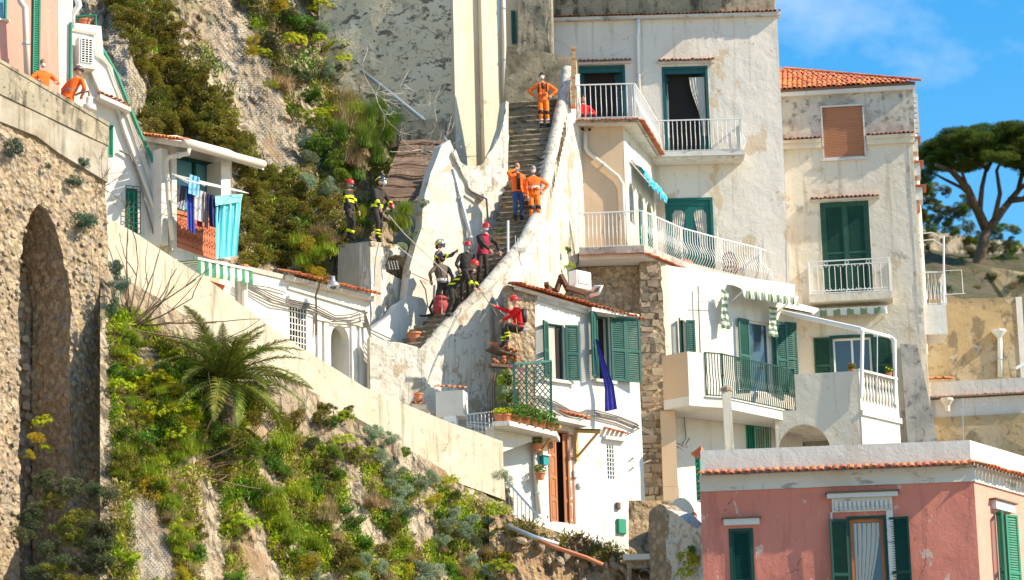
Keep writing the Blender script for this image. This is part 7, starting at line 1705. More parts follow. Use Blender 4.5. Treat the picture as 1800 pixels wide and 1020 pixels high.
# --- undergrowth too small to count, one mass per cliff
def undergrowth(name, label, poly, n, Yf, mats_, s, seed, kind='tuft'):
    r_ = random.Random(seed); mb = MB(); x0, x1 = min(p[0] for p in poly), max(p[0] for p in poly); y0, y1 = min(p[1] for p in poly), max(p[1] for p in poly); c = 0
    while c < n:
        x, y = r_.uniform(x0, x1), r_.uniform(y0, y1)
        if not ins(poly, x, y): continue
        if any(ins(q, x, y) for q in RIBS): c += .02; continue
        if noise.noise(V(x * .018, y * .018, seed)) < r_.uniform(-.4, .15): c += .2; continue
        c += 1; p = P(x, y, Yf(x, y)); mb.mi = min(len(mats_) - 1, max(0, int((noise.noise(V(x * .02, y * .02, seed + 5)) + .5) * len(mats_) + r_.uniform(-.6, .6))))
        for k in range(12):
            d = V(r_.gauss(0, .6), r_.gauss(0, .6) - .3, abs(r_.gauss(.5, .5))).normalized(); l = s * r_.uniform(.5, 1.5); b_ = d.cross(V(r_.gauss(0, 1), r_.gauss(0, 1), r_.gauss(0, 1))).normalized() * l * .16; q = p + V(r_.gauss(0, 1), r_.gauss(0, .5), r_.gauss(0, 1)) * s * .7
            mb.add([q, q + d * l * .5 + b_, q + d * l, q + d * l * .5 - b_], [(0, 1, 2, 3)])
    return struct(name, mb, mats_, label, False, 'stuff')
UG = [M['leaf_olive'], M['grass_dry'], M['grass_green'], M['leaf_dark'], M['leaf_green']]
UG2 = [M['leaf_green'], M['grass_green'], M['leaf_yellow'], M['grass_dry'], M['leaf_olive'], M['grass_green']]
undergrowth('undergrowth', 'mixed small weeds and grass clinging to the upper cliff', [(190, -40), (620, -40), (600, 120), (700, 250), (640, 440), (430, 460), (440, 300), (300, 240), (230, 200)], 2600, lambda x, y: up(x, y, .05), UG, .16, 1)
undergrowth('undergrowth', 'mixed small weeds and grass on the slope below the cream wall', [(196, 520), (300, 600), (420, 690), (560, 780), (700, 830), (900, 900), (900, 1060), (196, 1060)], 9000, lambda x, y: lo(x, y, .05), UG2, .12, 2)
undergrowth('weeds', 'brown weeds and roots hanging from the earth bank', [(890, 905), (1110, 975), (1110, 1000), (890, 935)], 240, lambda x, y: YEA(x, y) - .3, [M['grass_dry'], M['leaf_olive'], M['twig']], .13, 3)
# netting over the rock ribs
def netting(name, label, poly, Yf, hx=.17):
    mb = MB(); x0, x1 = min(p[0] for p in poly), max(p[0] for p in poly); y0, y1 = min(p[1] for p in poly), max(p[1] for p in poly); s = 6.5; j = 0; y = y0
    def q(x, y): return P(x, y, Yf(x, y))
    while y < y1:
        x = x0 + (s / 2 if j % 2 else 0)
        while x < x1:
            if ins(poly, x, y):
                c = q(x, y); 
                for a, b_ in (((0, -s * .3), (s / 2, 0 - s * .0)), ((s / 2, 0), (s / 2, s * .3))):
                    mb.tube([q(x + a[0] - s / 2 * 0, y + a[1]), q(x + b_[0], y + b_[1])], .006, 3, cap=False)
                mb.tube([q(x, y - s * .3), q(x - s / 2, y)], .006, 3, cap=False)
            x += s
        y += s * .6; j += 1
    return struct(name, mb, M['steel'], label, False, 'stuff')
netting('wire_netting', 'steel wire netting draped over the pale rock rib of the upper cliff', [(380, -10), (440, 60), (480, 130), (500, 200), (525, 290), (470, 300), (440, 230), (400, 140), (360, 60)], lambda x, y: up(x, y, .06))
netting('wire_netting', 'steel wire netting over the rock beside the white wedge house', [(190, -10), (215, 60), (245, 130), (262, 200), (270, 230), (240, 225), (205, 120), (190, 60)], lambda x, y: up(x, y, .06))
netting('wire_netting', 'steel wire netting over the grey rock at lower left', [(222, 880), (260, 880), (300, 960), (310, 1020), (260, 1020), (225, 930)], lambda x, y: lo(x, y, .1))
# bare fig like shrubs
def bare(px, py, Y, dirs, L_, label, m='twig', r=.03, depth=1, seed=0, kids=2, spread=.25):
    t = thing('bare_tree', label, 'shrub', P(px, py, Y)); rnd = random.Random(seed)
    for k, (dx, dy) in enumerate(dirs):
        mb = MB(); d = V(dx, rnd.uniform(-.3, .1), -dy).normalized(); branchy(mb, P(px, py, Y), d, L_ * rnd.uniform(.8, 1.1), r, depth, rnd, spread, .15, 6, kids); part('branch', mb, M[m], t)
bare(225, 575, 80.2, [(.3, -1), (.7, -1), (1, -.7), (1, -.45), (1.1, -.2), (1, 0), (1, .3), (1, .6), (.05, -.9)], 2.3, 'leafless shrub with long upswept branches before the cream wall', seed=3)
bare(310, 830, 79.6, [(.2, -1), (.6, -1), (1, -.8), (1, -.4), (1, -.1), (1, .1), (-.1, -1), (.9, .3)], 2.2, 'leafless shrub fanning out below the palm', seed=4)
bare(745, 262, 97.0, [(1, -.3), (1, .1), (.7, .4), (.4, .6), (-.4, .5), (-.8, .3), (.5, -.5)], 1.3, 'bleached bare shrub hanging before the dark gap of the felt roof', 'paletwig', .02, 2, 5, 3, .5)
bare(660, 165, 97.4, [(1, .3), (1, -.3), (.5, -1), (-.5, -.8), (1, .7), (-.8, -.2), (.2, .9)], 1.2, 'bleached bare shrub in front of the mottled church wall', 'paletwig', .018, 2, 6, 3, .5)
bare(590, 70, 97.0, [(1, -.2), (1, .2), (.7, .7)], .9, 'pale bare twigs left of the mottled church wall', 'paletwig', .016, 2, 7, 3, .5)
bare(180, 330, 80.0, [(-.2, -1), (.3, -1), (1, -.4), (.8, .5), (-.3, .8)], .9, 'tangle of brown twigs on the corner of the rubble wall', 'twig', .012, 2, 8, 3, .5)
# ---------------------------------------------------------------- palm
def frond_mesh(seed, L_=3.0):
    rnd = random.Random(seed); mb = MB(); n = 34; pts = []; droop = rnd.uniform(.32, .5)
    for i in range(n + 1): t = i / n; pts.append(V(L_ * t * (1 - .12 * t), rnd.uniform(-.004, .004), L_ * (.42 * t - droop * 1.15 * t * t)))
    mb.tube(pts, [.03 * (1 - .85 * i / n) for i in range(n + 1)], 4)
    for i in range(3, n + 1):
        t = i / n; l = .52 * math.sin(math.pi * min(1, .18 + t * .8)) ** .7 * (1 - .25 * t); d = (pts[i] - pts[i - 1]).normalized(); up_ = V(0, 1, 0).cross(d) * -1
        for sgn in (-1, 1):
            for q in (0, .5):
                b_ = pts[i - 1] + (pts[i] - pts[i - 1]) * q; dr = (V(0, sgn, 0) * .8 + d * .75 + V(0, 0, rnd.uniform(-.05, .35))).normalized(); w_ = d * .018; ll = l * rnd.uniform(.85, 1.1)
                m_ = b_ + dr * ll * .55; e = b_ + dr * ll - V(0, 0, ll * .22)
                mb.add([b_ - w_, b_ + w_, m_ + w_ * .9, m_ - w_ * .9, e], [(0, 1, 2, 3), (3, 2, 4)])
    return mb.mesh('frond', M['palm'])
FR = [frond_mesh(k) for k in range(4)]
pc0 = P(392, 672, 80.9)
pt = thing('palm_tree', 'date palm with arching fronds in front of the cream retaining wall', 'palm', pc0 - V(0, 0, 1.6))
part('trunk', MB().tube([pc0 - V(0, -.1, 1.8), pc0 - V(0, 0, .9), pc0], [.32, .34, .22], 12), M['bark'], pt)
rnd = random.Random(9)
for k in range(46):
    az_ = k * 2.4; el_ = 1.3 - 1.75 * (k / 46) ** .8 + rnd.uniform(-.12, .12); s = rnd.uniform(.85, 1.1) * (1.0 if k > 6 else .75)
    piece('frond', FR[k % 4], pt, Matrix.Translation(pc0 + V(0, 0, .05)) @ Matrix.Rotation(az_, 4, 'Z') @ Matrix.Rotation(-el_ + .25, 4, 'Y') @ Matrix.Rotation(rnd.uniform(-.3, .3), 4, 'X') @ Matrix.Diagonal((s, s, s, 1)))
for x, y, r_, k in ((380, 760, 34, 'green'), (420, 770, 34, 'olive'), (350, 740, 30, 'green'), (400, 800, 34, 'dark'), (450, 790, 30, 'green'), (390, 725, 26, 'dark')): plant(k, x, y, 80.0, r_, 'in front of the palm trunk')
name_shrubs()
# ---------------------------------------------------------------- umbrella pine behind
YP = 180
pn = thing('umbrella_pine', 'large umbrella pine with flat dark crown against the blue sky', 'tree', P(1705, 530, YP))
mpx = lambda px, py, dy=0: P(px, py, YP + dy)
tr_ = MB(); tr_.tube([mpx(1700, 560), mpx(1712, 490), mpx(1728, 430), mpx(1735, 400)], [.5, .4, .33, .28], 10); part('trunk', tr_, M['bark'], pt if False else pn, smooth=True)
limbs = [([(1733, 405), (1700, 330), (1672, 300), (1645, 290)], .4), ([(1735, 402), (1722, 370), (1726, 330), (1735, 290)], .33), ([(1740, 400), (1762, 370), (1790, 335), (1800, 290)], .4), ([(1722, 370), (1700, 330), (1690, 300), (1680, 270)], .22), ([(1748, 385), (1758, 340), (1752, 300), (1765, 270)], .24), ([(1712, 350), (1690, 330), (1660, 315), (1632, 300)], .2), ([(1775, 352), (1800, 350), (1830, 320), (1850, 290)], .3), ([(1735, 300), (1720, 280), (1712, 265)], .16), ([(1735, 300), (1745, 280), (1752, 262)], .16), ([(1790, 335), (1820, 310), (1835, 280)], .2)]
for k, (pp_, r_) in enumerate(limbs):
    part('limb', MB().tube([mpx(x, y, (k % 3 - 1) * 1.2 * i) for i, (x, y) in enumerate(pp_)], [r_ * .72 * (1 - .2 * i) for i in range(len(pp_))], 7), M['bark'], pn, smooth=True)
rnd = np.random.RandomState(3); PCL = [np_leaves('needle_clump', M['leaf_pine'], 1500, .13, 1.8, 70 + k, clump=16, width=.16) for k in range(3)]
rc_ = random.Random(8); cl = 0
for k in range(620):
    x = rc_.uniform(1612, 1900); y = rc_.uniform(212, 325); cx, hw = 1750, 146
    topy = 212 + 50 * ((x - cx) / hw) ** 2 if abs(x - cx) < hw else 999
    boty = 300 + 10 * math.sin(x * .06) - 18 * (1 - ((x - cx) / hw) ** 2) + (10 if x < 1660 else 0)
    if topy + 8 < y < boty + 6 and noise.noise(V(x * .03, y * .05, 2)) > -.13:
        s = rc_.uniform(16, 26) / FPX * YP; p = mpx(x, y, rc_.uniform(-6, 6) * (1 - abs(x - cx) / hw * .6))
        piece('needle_clump', PCL[k % 3], pn, Matrix.Translation(p) @ Matrix.Rotation(rc_.uniform(0, 6), 4, 'Z') @ Matrix.Diagonal((s * 1.25, s * 1.25, s * .62, 1))); cl += 1
# hillside bushes and terrace walls
hill_g = lambda x, yy: None
def hz(px, py, Y): return P(px, py, Y)
area([(1600, 470), (1820, 470), (1820, 530), (1600, 530)], 14, ['dark', 'twig', 'dry'], (12, 20), lambda x, y: 150, 'on the dark ground below the pine', 34)
area([(1610, 395), (1800, 400), (1800, 470), (1610, 470)], 36, ['dark', 'green', 'olive', 'twig'], (11, 20), lambda x, y: 193, 'along the dark terrace wall on the hill', 35)
area([(1618, 330), (1650, 310), (1700, 350), (1700, 400), (1620, 400)], 16, ['dark', 'green', 'olive'], (14, 24), lambda x, y: 190, 'on the hill left of the pine trunk', 30)
area([(1740, 400), (1800, 400), (1810, 450), (1740, 450)], 9, ['dark', 'blue', 'twig'], (10, 18), lambda x, y: 185, 'on the hill right of the pine trunk', 31)
area([(1620, 400), (1700, 410), (1690, 470), (1620, 460)], 9, ['twig', 'dark', 'grass'], (10, 16), lambda x, y: 184, 'on the terraces behind the side balcony', 32)
for x0, x1, y0, y1, Yd, m, lab in ((1600, 1840, 418, 456, 196, 'grime', 'upper brown dry stone terrace wall on the hill behind the pine'), (1600, 1790, 462, 545, 186, 'earth', 'dark earth terrace wall at the foot of the pine')):
    Wt = Wall(x0, Yd, x1, Yd + 6, 450); a = Wt.rect(x0, y0, x1, y1); single('terrace_wall', wall_mesh(Wt, [(a[0], a[2]), (a[1], a[2]), (a[1], a[3]), (a[0], a[3])], [], .8, .6, .3, 95, edge=.5), M[m], lab, 'terrace wall', Wt.w(a[0], a[2]))
Wt = Wall(1735, 150, 1860, 150, 500); single('sunlit_wall', wall_mesh(Wt, poly_px(Wt, [(1790, 560), (1735, 478), (1745, 470), (1860, 488), (1860, 560)]), [], .8, .8, .1, 96), M['ochre'], 'sunlit ochre wall at the right edge beyond the blockhouse', 'wall', Wt.w(*Wt.uz(1760, 560)))

name_shrubs()

# ---------------------------------------------------------------- people
SK = surf('skin', (.5, .28, .19), [('noise', 9, .5, .7, (.55, .32, .22), .5)], .6)
OR = surf('fluorescent_orange_cloth', (.95, .17, .02), [('noise', 5, .5, .7, (.85, .12, .012), .6)], .8, [('noise', (5, 5, 9), .6, .04)])
ORP = surf('orange_work_trousers', (.95, .2, .02), [('noise', 5, .5, .7, (.8, .13, .012), .6)], .8, [('noise', (5, 5, 9), .6, .04)])
NV = surf('fire_brigade_dark_cloth', (.04, .034, .03), [('noise', 4, .5, .7, (.075, .065, .055), .7)], .9, [('noise', (5, 5, 9), .7, .04)])
BRN = surf('brown_grey_shirt', (.14, .105, .08), [('noise', 4, .5, .7, (.18, .14, .11), .7)], .9, [('noise', (5, 5, 9), .6, .04)])
YEL = surf('fluorescent_yellow_band', (.72, .8, .02), [], .6); SIL = surf('silver_reflective_band', (.6, .55, .5), [], .5)
REDH = surf('red_helmet_shell', (.65, .02, .015), [], .3, spec=.6); BLKH = surf('black_helmet_shell', (.03, .04, .07), [], .25, spec=.6); SILH = surf('silver_helmet_shell', (.55, .55, .55), [], .25, metal=.7)
MSK = surf('white_mask', (.8, .8, .78), [], .9); MSB = surf('surgical_blue_mask', (.2, .5, .6), [], .9)
JEAN = surf('blue_denim', (.05, .09, .2), [('noise', 4, .5, .7, (.09, .14, .28), .7)], .9); REDJ = surf('bright_red_jacket', (.7, .015, .02), [('noise', 5, .5, .7, (.55, .01, .015), .6)], .8, [('noise', (5, 5, 9), .6, .04)])
BT = surf('black_leather_boots', (.025, .02, .02), [], .6); HAIRG = surf('grey_hair', (.3, .28, .26), [], .9); HAIRB = surf('dark_hair', (.04, .028, .02), [], .9); HAIRL = surf('light_brown_hair', (.3, .19, .08), [], .9)
WINE = surf('crimson_vest', (.45, .03, .07), [], .8); EYE = surf('dark_eyes', (.02, .015, .012), [], .3)
def ik(a, b, l1, l2, hint):
    d = b - a; L_ = d.length; mx_ = (l1 + l2) * .995
    if L_ > mx_: b = a + d * (mx_ / L_); d = b - a; L_ = mx_
    x = (l1 * l1 - l2 * l2 + L_ * L_) / (2 * L_); h = math.sqrt(max(0, l1 * l1 - x * x)); u = d.normalized(); n = hint - u * hint.dot(u)
    n = n.normalized() if n.length > 1e-5 else V(0, -1, 0)
    return a + u * x + n * h, b
def person(p, yaw, label, top, legs, hl, hr, fl, fr, hip=(0, 0, .93), lean=(0, 0), head=(0, 0), hairm=None, helmet=None, mask=None, bands=None, boots=None, scale=1.0, extras=None, sleeve=None, hidden_legs=False, knee=(0, -1, 0), elL=(1, .6, -.3), elR=(-1, .6, -.3), pads=None, name='person', gl=None, group=None):
    """local frame: faces -y, its left hand on +x.  hl/hr hands, fl/fr feet, lean = (sideways, forward) of the chest"""
    root = thing(name, label, 'person', p, group, yaw); root.scale = (scale * 1.06,) * 3
    H = V(*hip); C = H + V(lean[0] * .6, -lean[1] * .6, .42 * math.sqrt(max(.1, 1 - lean[0] ** 2 * .3 - lean[1] ** 2 * .45))); up_ = (C - H).normalized()
    Nk = C + up_ * .12; Hd = Nk + (up_ * .5 + V(head[0] * .3, -head[1] * .5, .7)).normalized() * .16
    ax = V(1, 0, 0); SL, SR = C + ax * .185 + up_ * .02, C - ax * .185 + up_ * .02; HL, HR = H + V(.09, 0, -.02), H - V(.09, 0, .02)
    EL, hl = ik(SL, V(*hl), .29, .27, V(*elL)); ER, hr = ik(SR, V(*hr), .29, .27, V(*elR))
    KL, fl = ik(HL, V(*fl) + V(0, .02, .09), .43, .42, V(*knee)); KR, fr = ik(HR, V(*fr) + V(0, .02, .09), .43, .42, V(*knee))
    vs_, ed, rad, zone = [H], [], [(.155, .12)], []
    def chain(st_, pts, rr_, z):
        prev = st_
        for q, r_ in zip(pts, rr_): vs_.append(q); rad.append(r_ if hasattr(r_, '__len__') else (r_, r_)); ed.append((prev, len(vs_) - 1)); prev = len(vs_) - 1
        return prev
    w_ = chain(0, [lerp(H, C, .45), C], [(.15, .115), (.17, .12)], 't'); nk = chain(w_, [Nk, Nk + (Hd - Nk) * .35], [.062, .055], 'h')
    for S_, E_, h_ in ((SL, EL, hl), (SR, ER, hr)): chain(w_, [S_, lerp(S_, E_, .5), E_, lerp(E_, h_, .5), h_, h_ + (h_ - E_).normalized() * .06], [.078, .062, .055, .05, .036, .04], 'a')
    for Q_, K_, f_ in ((HL, KL, fl), (HR, KR, fr)): chain(0, [Q_ - V(0, 0, .04), lerp(Q_, K_, .5), K_, lerp(K_, f_, .45), f_, f_ + V(0, -.05, -.05), f_ + V(0, -.15, -.06)], [.1, .088, .068, .066, .052, .05, .04], 'l')
    me = bpy.data.meshes.new('body'); me.from_pydata([tuple(q) for q in vs_], ed, []); ob = bpy.data.objects.new('body', me); col.objects.link(ob)
    sk = ob.modifiers.new('s', 'SKIN'); sk.use_smooth_shade = True; sl_ = me.skin_vertices if len(me.skin_vertices) else None
    if not sl_:
        bm_ = __import__('bmesh').new(); bm_.from_mesh(me); bm_.verts.layers.skin.verify(); bm_.to_mesh(me); bm_.free()
    for i, r_ in enumerate(rad): me.skin_vertices[0].data[i].radius = r_
    me.skin_vertices[0].data[0].use_root = True
    sb = ob.modifiers.new('d', 'SUBSURF'); sb.levels = 2
    ev = ob.evaluated_get(bpy.context.evaluated_depsgraph_get()); nm = bpy.data.meshes.new_from_object(ev); bpy.data.objects.remove(ob)
    nm.name = 'body'; nm.materials.clear()
    sleeve = sleeve or top
    for v_ in nm.vertices:
        q = v_.co; a_ = .022 if q.z < Nk.z - .02 else 0; v_.co = q + v_.normal * (noise.noise(q * 11 + V(p.x, p.z, 0) * 5) * .6 + noise.noise(V(q.x * 14, q.y * 14, q.z * 26))) * a_ * .6
    for m in (SK, top, legs, boots or BT, sleeve): nm.materials.append(m)
    segs = [(H, C, 1), (C, Nk, 1), (Nk, Hd, 0)]
    for S_, E_, h_ in ((SL, EL, hl), (SR, ER, hr)): segs += [(S_, E_, 4), (E_, h_, 4), (h_, h_ + (h_ - E_).normalized() * .12, 0)]
    for Q_, K_, f_ in ((HL, KL, fl), (HR, KR, fr)): segs += [(Q_, K_, 2), (K_, lerp(K_, f_, .74), 2), (lerp(K_, f_, .76), f_, 3), (f_, f_ + V(0, -.2, -.07), 3)]
    waist = lerp(H, C, .12)
    for pl_ in nm.polygons:
        c = pl_.center; b_, bm__ = 9, 0
        for a, e, m in segs:
            d = e - a; t = max(0, min(1, (c - a).dot(d) / d.dot(d))); q = (c - (a + d * t)).length
            if q < b_: b_, bm__ = q, m
        if bm__ == 1 and (c - waist).dot(up_) < 0: bm__ = 2
        if bm__ == 2 and (c - waist).dot(up_) > 0 and (c - H).length < .3: bm__ = 1
        pl_.material_index = bm__; pl_.use_smooth = True
    # head, ears, nose and hands with five fingers are part of the same body mesh
    mb = MB(); fw = V(head[0] * .9, -1, -head[1] * .6 + .0).normalized(); rt_ = fw.cross(V(0, 0, 1)).normalized() * -1; hu = rt_.cross(fw).normalized() * -1
    if hu.z < 0: hu = -hu
    Rh = Matrix((rt_, -fw, hu)).transposed(); hc = Hd + hu * .035
    mb.ball(hc, .077, .096, .118, 14, 10, Rh)
    for i, q in enumerate(mb.v):
        l = Rh.transposed() @ (q - hc)
        if l.z < -.02 and l.y < .02: l.x *= 1 - .25 * min(1, -l.z / .11)
        mb.v[i] = hc + Rh @ l
    mb.ball(hc + Rh @ V(0, -.1, -.015), .014, .02, .024, 6, 4, Rh)
    for s in (-1, 1): mb.ball(hc + Rh @ V(.078 * s, .01, -.01), .012, .02, .032, 6, 4, Rh)
    for E_, h_, sgn in ((EL, hl, 1), (ER, hr, -1)):
        d = (h_ - E_).normalized(); sd_ = d.cross(V(0, 1, 0)); sd_ = sd_.normalized() if sd_.length > .1 else V(1, 0, 0); nrm = sd_.cross(d)
        mb.tube([h_ + d * .02, h_ + d * .06, h_ + d * .095], [.036, .042, .036], 8)
        for k in range(4):
            b0 = h_ + d * .09 + sd_ * (.027 - .018 * k); ln = (.07, .08, .075, .058)[k]; mb.tube([b0, b0 + d * ln * .5 + nrm * .008, b0 + d * ln * .85 + nrm * .03], [.0095, .009, .007], 5)
        mb.tube([h_ + d * .035 + sd_ * .034 * sgn, h_ + d * .06 + sd_ * .06 * sgn, h_ + d * .095 + sd_ * .068 * sgn], [.012, .011, .008], 5)
    hm = mb.mesh('t', [SK], smooth=True); bm_ = __import__('bmesh').new(); bm_.from_mesh(nm); bm_.from_mesh(hm); bm_.to_mesh(nm); bm_.free(); bpy.data.meshes.remove(hm)
    if gl: pass
    def pt_(n_, mb_, m, sm=True, lab=None):
        o = bpy.data.objects.new(n_, mb_.mesh(n_, m, smooth=sm)); col.objects.link(o); o.parent = root
        if lab: o['label'] = lab
        return o
    o = bpy.data.objects.new('body', nm); col.objects.link(o); o.parent = root
    e = MB()
    for s in (-1, 1): e.ball(hc + Rh @ V(.03 * s, -.088, .015), .011, .008, .008, 6, 4, Rh)
    pt_('eyes', e, EYE)
    def shell(rx, ry, rz, c, zmin, m, n_='helmet', cut=None, lab=None):
        k = MB(); n, mm = 16, 9; g = []
        for i in range(mm + 1):
            t = zmin + (math.pi / 2 - zmin) * i / mm; g.append([c + Rh @ V(rx * math.cos(t) * math.cos(2 * math.pi * j / n), ry * math.cos(t) * math.sin(2 * math.pi * j / n), rz * math.sin(t)) for j in range(n + 1)])
        k.sheet(g); return pt_(n_, k, m, True, lab)
    if hairm: shell(.086, .106, .126, hc + Rh @ V(0, .012, .006), .12, hairm, 'hair'); 
    if helmet:
        kind, m = helmet
        big = 1.16 if kind == 'fire' else 1.0
        sh = shell(.115 * big, .135 * big, .125 * big, hc + hu * .02, -.12 if kind == 'fire' else .0, m)
        k = MB(); k.tube([hc + Rh @ V(.118 * big * math.cos(t), .138 * big * math.sin(t), .02) for t in [2 * math.pi * i / 18 for i in range(19)]], .012, 5)
        if kind == 'fire':
            g = [[hc + Rh @ V(.13 * math.cos(t), .155 * math.sin(t), z) for t in [math.pi * (1.12 + .76 * i / 8) for i in range(9)]] for z in (-.06, .0, .05)]
            k2 = MB(); k2.sheet(g); pt_('visor', k2, SILH if m is not SILH else BLKH)
            k3 = MB()
            for s in (-1, 1): k3.tube([hc + Rh @ V(.13 * s, -.05, .1), hc + Rh @ V(.145 * s, .02, .05), hc + Rh @ V(.13 * s, .09, -.03)], .016, 5)
            pt_('helmet_flash', k3, YEL)
            k4 = MB(); k4.ball(hc + Rh @ V(0, .09, -.07), .1, .05, .06, 8, 5, Rh); pt_('neck_guard', k4, BT)
        pt_('helmet_rim', k, m)
        k = MB(); k.tube([hc + Rh @ V(0, -.14 * big * math.cos(t), .02 + .135 * big * math.sin(t)) for t in [math.pi * (.1 + .8 * i / 8) for i in range(9)]], .012, 5); pt_('helmet_ridge', k, m)
    if mask:
        g = []
        for i in range(6):
            z = -.085 + .078 * i / 5; g.append([hc + Rh @ V(.072 * math.sin(t) * (1 - .12 * abs(i - 3)), -.104 * math.cos(t) - .02 * math.sin(math.pi * i / 5) * math.cos(t * 1.4), z) for t in [(-1.15 + 2.3 * j / 8) for j in range(9)]])
        k = MB(); k.sheet(g); pt_('mask', k, mask)
    def ring(a, b_, t, r_, w2, m, n_='reflective_band'):
        c = lerp(a, b_, t); d = (b_ - a).normalized(); k = MB(); k.tube([c - d * w2, c + d * w2], r_, 12); return pt_(n_, k, m)
    def torso_ring(t, m, w2=.04, k_=1.04):
        c = lerp(H, C, t); k = MB(); n = 18; g = []
        for z in (-w2, w2): g.append([c + up_ * z + V(.178 * k_ * math.cos(a), .14 * k_ * math.sin(a), 0) for a in [2 * math.pi * i / n for i in range(n + 1)]])
        k.sheet(g); return pt_('reflective_band', k, m)
    if bands:
        bm = bands[0]
        for z in bands[1:]:
            if z == 'shin': [ring(a, b_, .62, .08, .042, bm) for a, b_ in ((KL, fl), (KR, fr))]
            if z == 'shin2': [ring(a, b_, t, .078, .022, bm) for a, b_ in ((KL, fl), (KR, fr)) for t in (.53, .73)]
            if z == 'arm': [ring(a, b_, .35, .066, .045, bm) for a, b_ in ((EL, hl), (ER, hr))]
            if z == 'uarm': [ring(a, b_, .62, .078, .04, bm) for a, b_ in ((SL, EL), (SR, ER))]
            if z == 'waist': torso_ring(.12, bm)
            if z == 'chest': torso_ring(.78, bm)
            if z == 'mid': torso_ring(.45, bm)
    if pads: [ring(a, b_, 1.0, .079, .05, pads, 'knee_pad') for a, b_ in ((lerp(HL, KL, .5), KL), (lerp(HR, KR, .5), KR))]
    # jacket hem, collar and belt give the clothes an edge
    k = MB(); k.tube([Nk + V(.07 * math.cos(t), .065 * math.sin(t), -.03) for t in [2 * math.pi * i / 12 for i in range(13)]], .022, 6); pt_('collar', k, top)
    k = MB(); g = [[lerp(H, C, t0) + V((.172 + ex) * math.cos(a), (.132 + ex) * math.sin(a), 0) for a in [2 * math.pi * i / 18 for i in range(19)]] for t0, ex in ((-.12, .012), (.12, .0), (.3, -.008))]; k.sheet(g); pt_('jacket_hem', k, top)
    if extras: extras(pt_, dict(H=H, C=C, Nk=Nk, hc=hc, hl=hl, hr=hr, KL=KL, KR=KR, fl=fl, fr=fr, SL=SL, SR=SR, Rh=Rh, EL=EL, ER=ER))
    return root
def zip_front(m, m2=None):
    def f(pt_, J):
        k = MB(); k.bar(J['C'] + V(0, -.125, .02), J['H'] + V(0, -.138, .0), .012); pt_('zip', k, m)
        for s in (-1, 1):
            k = MB(); c = lerp(J['H'], J['C'], .35) + V(.085 * s, -.128, 0); k.box(c.x - .045, c.x + .045, c.y - .012, c.y + .012, c.z - .05, c.z + .04); pt_('pocket', k, OR)
        if m2:
            for s in (-1, 1): k = MB(); k.tube([J['C'] + V(.1 * s, .05, .1), J['C'] + V(.12 * s, -.11, .05), lerp(J['H'], J['C'], .4) + V(.13 * s, -.09, 0)], .02, 5); pt_('strap', k, m2)
            k = MB(); k.bar(J['C'] + V(0, -.132, .06), J['C'] + V(0, -.142, -.12), .08, .02); pt_('dark_shirt', k, BT)
    return f
pA = step_at(226, 955)
person(pA, 0, 'man in orange suit and white mask, hands on hips near the stair top', OR, ORP, (.24, -.06, 1.02), (-.24, -.06, 1.02), (.13, -.05, -.04), (-.07, 0, 0), head=(-.2, .1), hairm=HAIRB, mask=MSK, bands=(SIL, 'shin2'), pads=BT, elL=(1, .2, -.1), elR=(-1, .2, -.1), extras=zip_front(BT, BT), scale=1.0)
pB = step_at(392, 908)
person(pB, R(15), 'bearded bald man on the phone in open orange jacket and blue jeans on the stairs', OR, JEAN, (.22, -.05, .8), (-.12, -.17, 1.52), (.1, 0, 0), (-.12, -.04, 0), head=(.1, 0), bands=None, elR=(-1, -.3, -.6), extras=lambda pt_, J: (pt_('phone', MB().bar(J['hr'] + V(0, 0, .03), J['hr'] + V(.01, 0, .13), .07, .02), BT), pt_('dark_pullover', MB().bar(J['C'] + V(0, -.135, .08), J['H'] + V(0, -.145, 0), .11, .02), NV), pt_('beard', MB().ball(J['hc'] + V(0, -.05, -.085), .06, .055, .045, 8, 6), HAIRG)))
pC = step_at(398, 938)
person(pC, R(8), 'grey haired man in orange suit with one hand on hip, lower stairs', OR, ORP, (.26, .02, 1.03), (-.2, -.12, .82), (.12, -.02, 0), (-.1, -.06, -.02), head=(-.1, .3), hairm=HAIRG, mask=MSK, bands=(SIL, 'mid'), pads=BT, elL=(1, .2, 0), extras=zip_front(BT))
# two firemen on the concrete block
def pos(px, py, Y): return P(px, py, Y)
person(pos(614, 421, 92.6), R(60), 'fireman in dark suit with plain red helmet and blue mask on the concrete block', NV, NV, (.2, -.22, .8), (-.2, -.2, .78), (.09, 0, 0), (-.09, -.02, 0), head=(0, .5), helmet=('r', REDH), mask=MSB, bands=(YEL, 'shin', 'mid', 'chest', 'uarm'), scale=1.0)
person(pos(663, 426, 92.1), R(50) , 'fireman seen from behind with black helmet and lettered jacket on the concrete block', NV, NV, (.2, -.38, .98), (-.22, -.32, .85), (.12, .08, 0), (-.1, -.1, 0), lean=(0, .15), head=(0, .6), helmet=('fire', BLKH), bands=(YEL, 'shin2', 'arm', 'waist'), scale=1.08,
       extras=lambda pt_, J: (pt_('back_stripe', MB().bar(J['C'] + V(0, .125, -.05), J['H'] + V(0, .14, .05), .05, .015), YEL), pt_('breathing_mask', MB().ball(J['hc'] + V(0, -.12, -.05), .06, .06, .07, 8, 6), MSK), pt_('green_glove', MB().ball(J['hr'] + V(0, 0, -.03), .055, .05, .07, 8, 6), M['green3']), pt_('red_glove', MB().ball(J['hl'], .055, .05, .08, 8, 6), REDJ)))
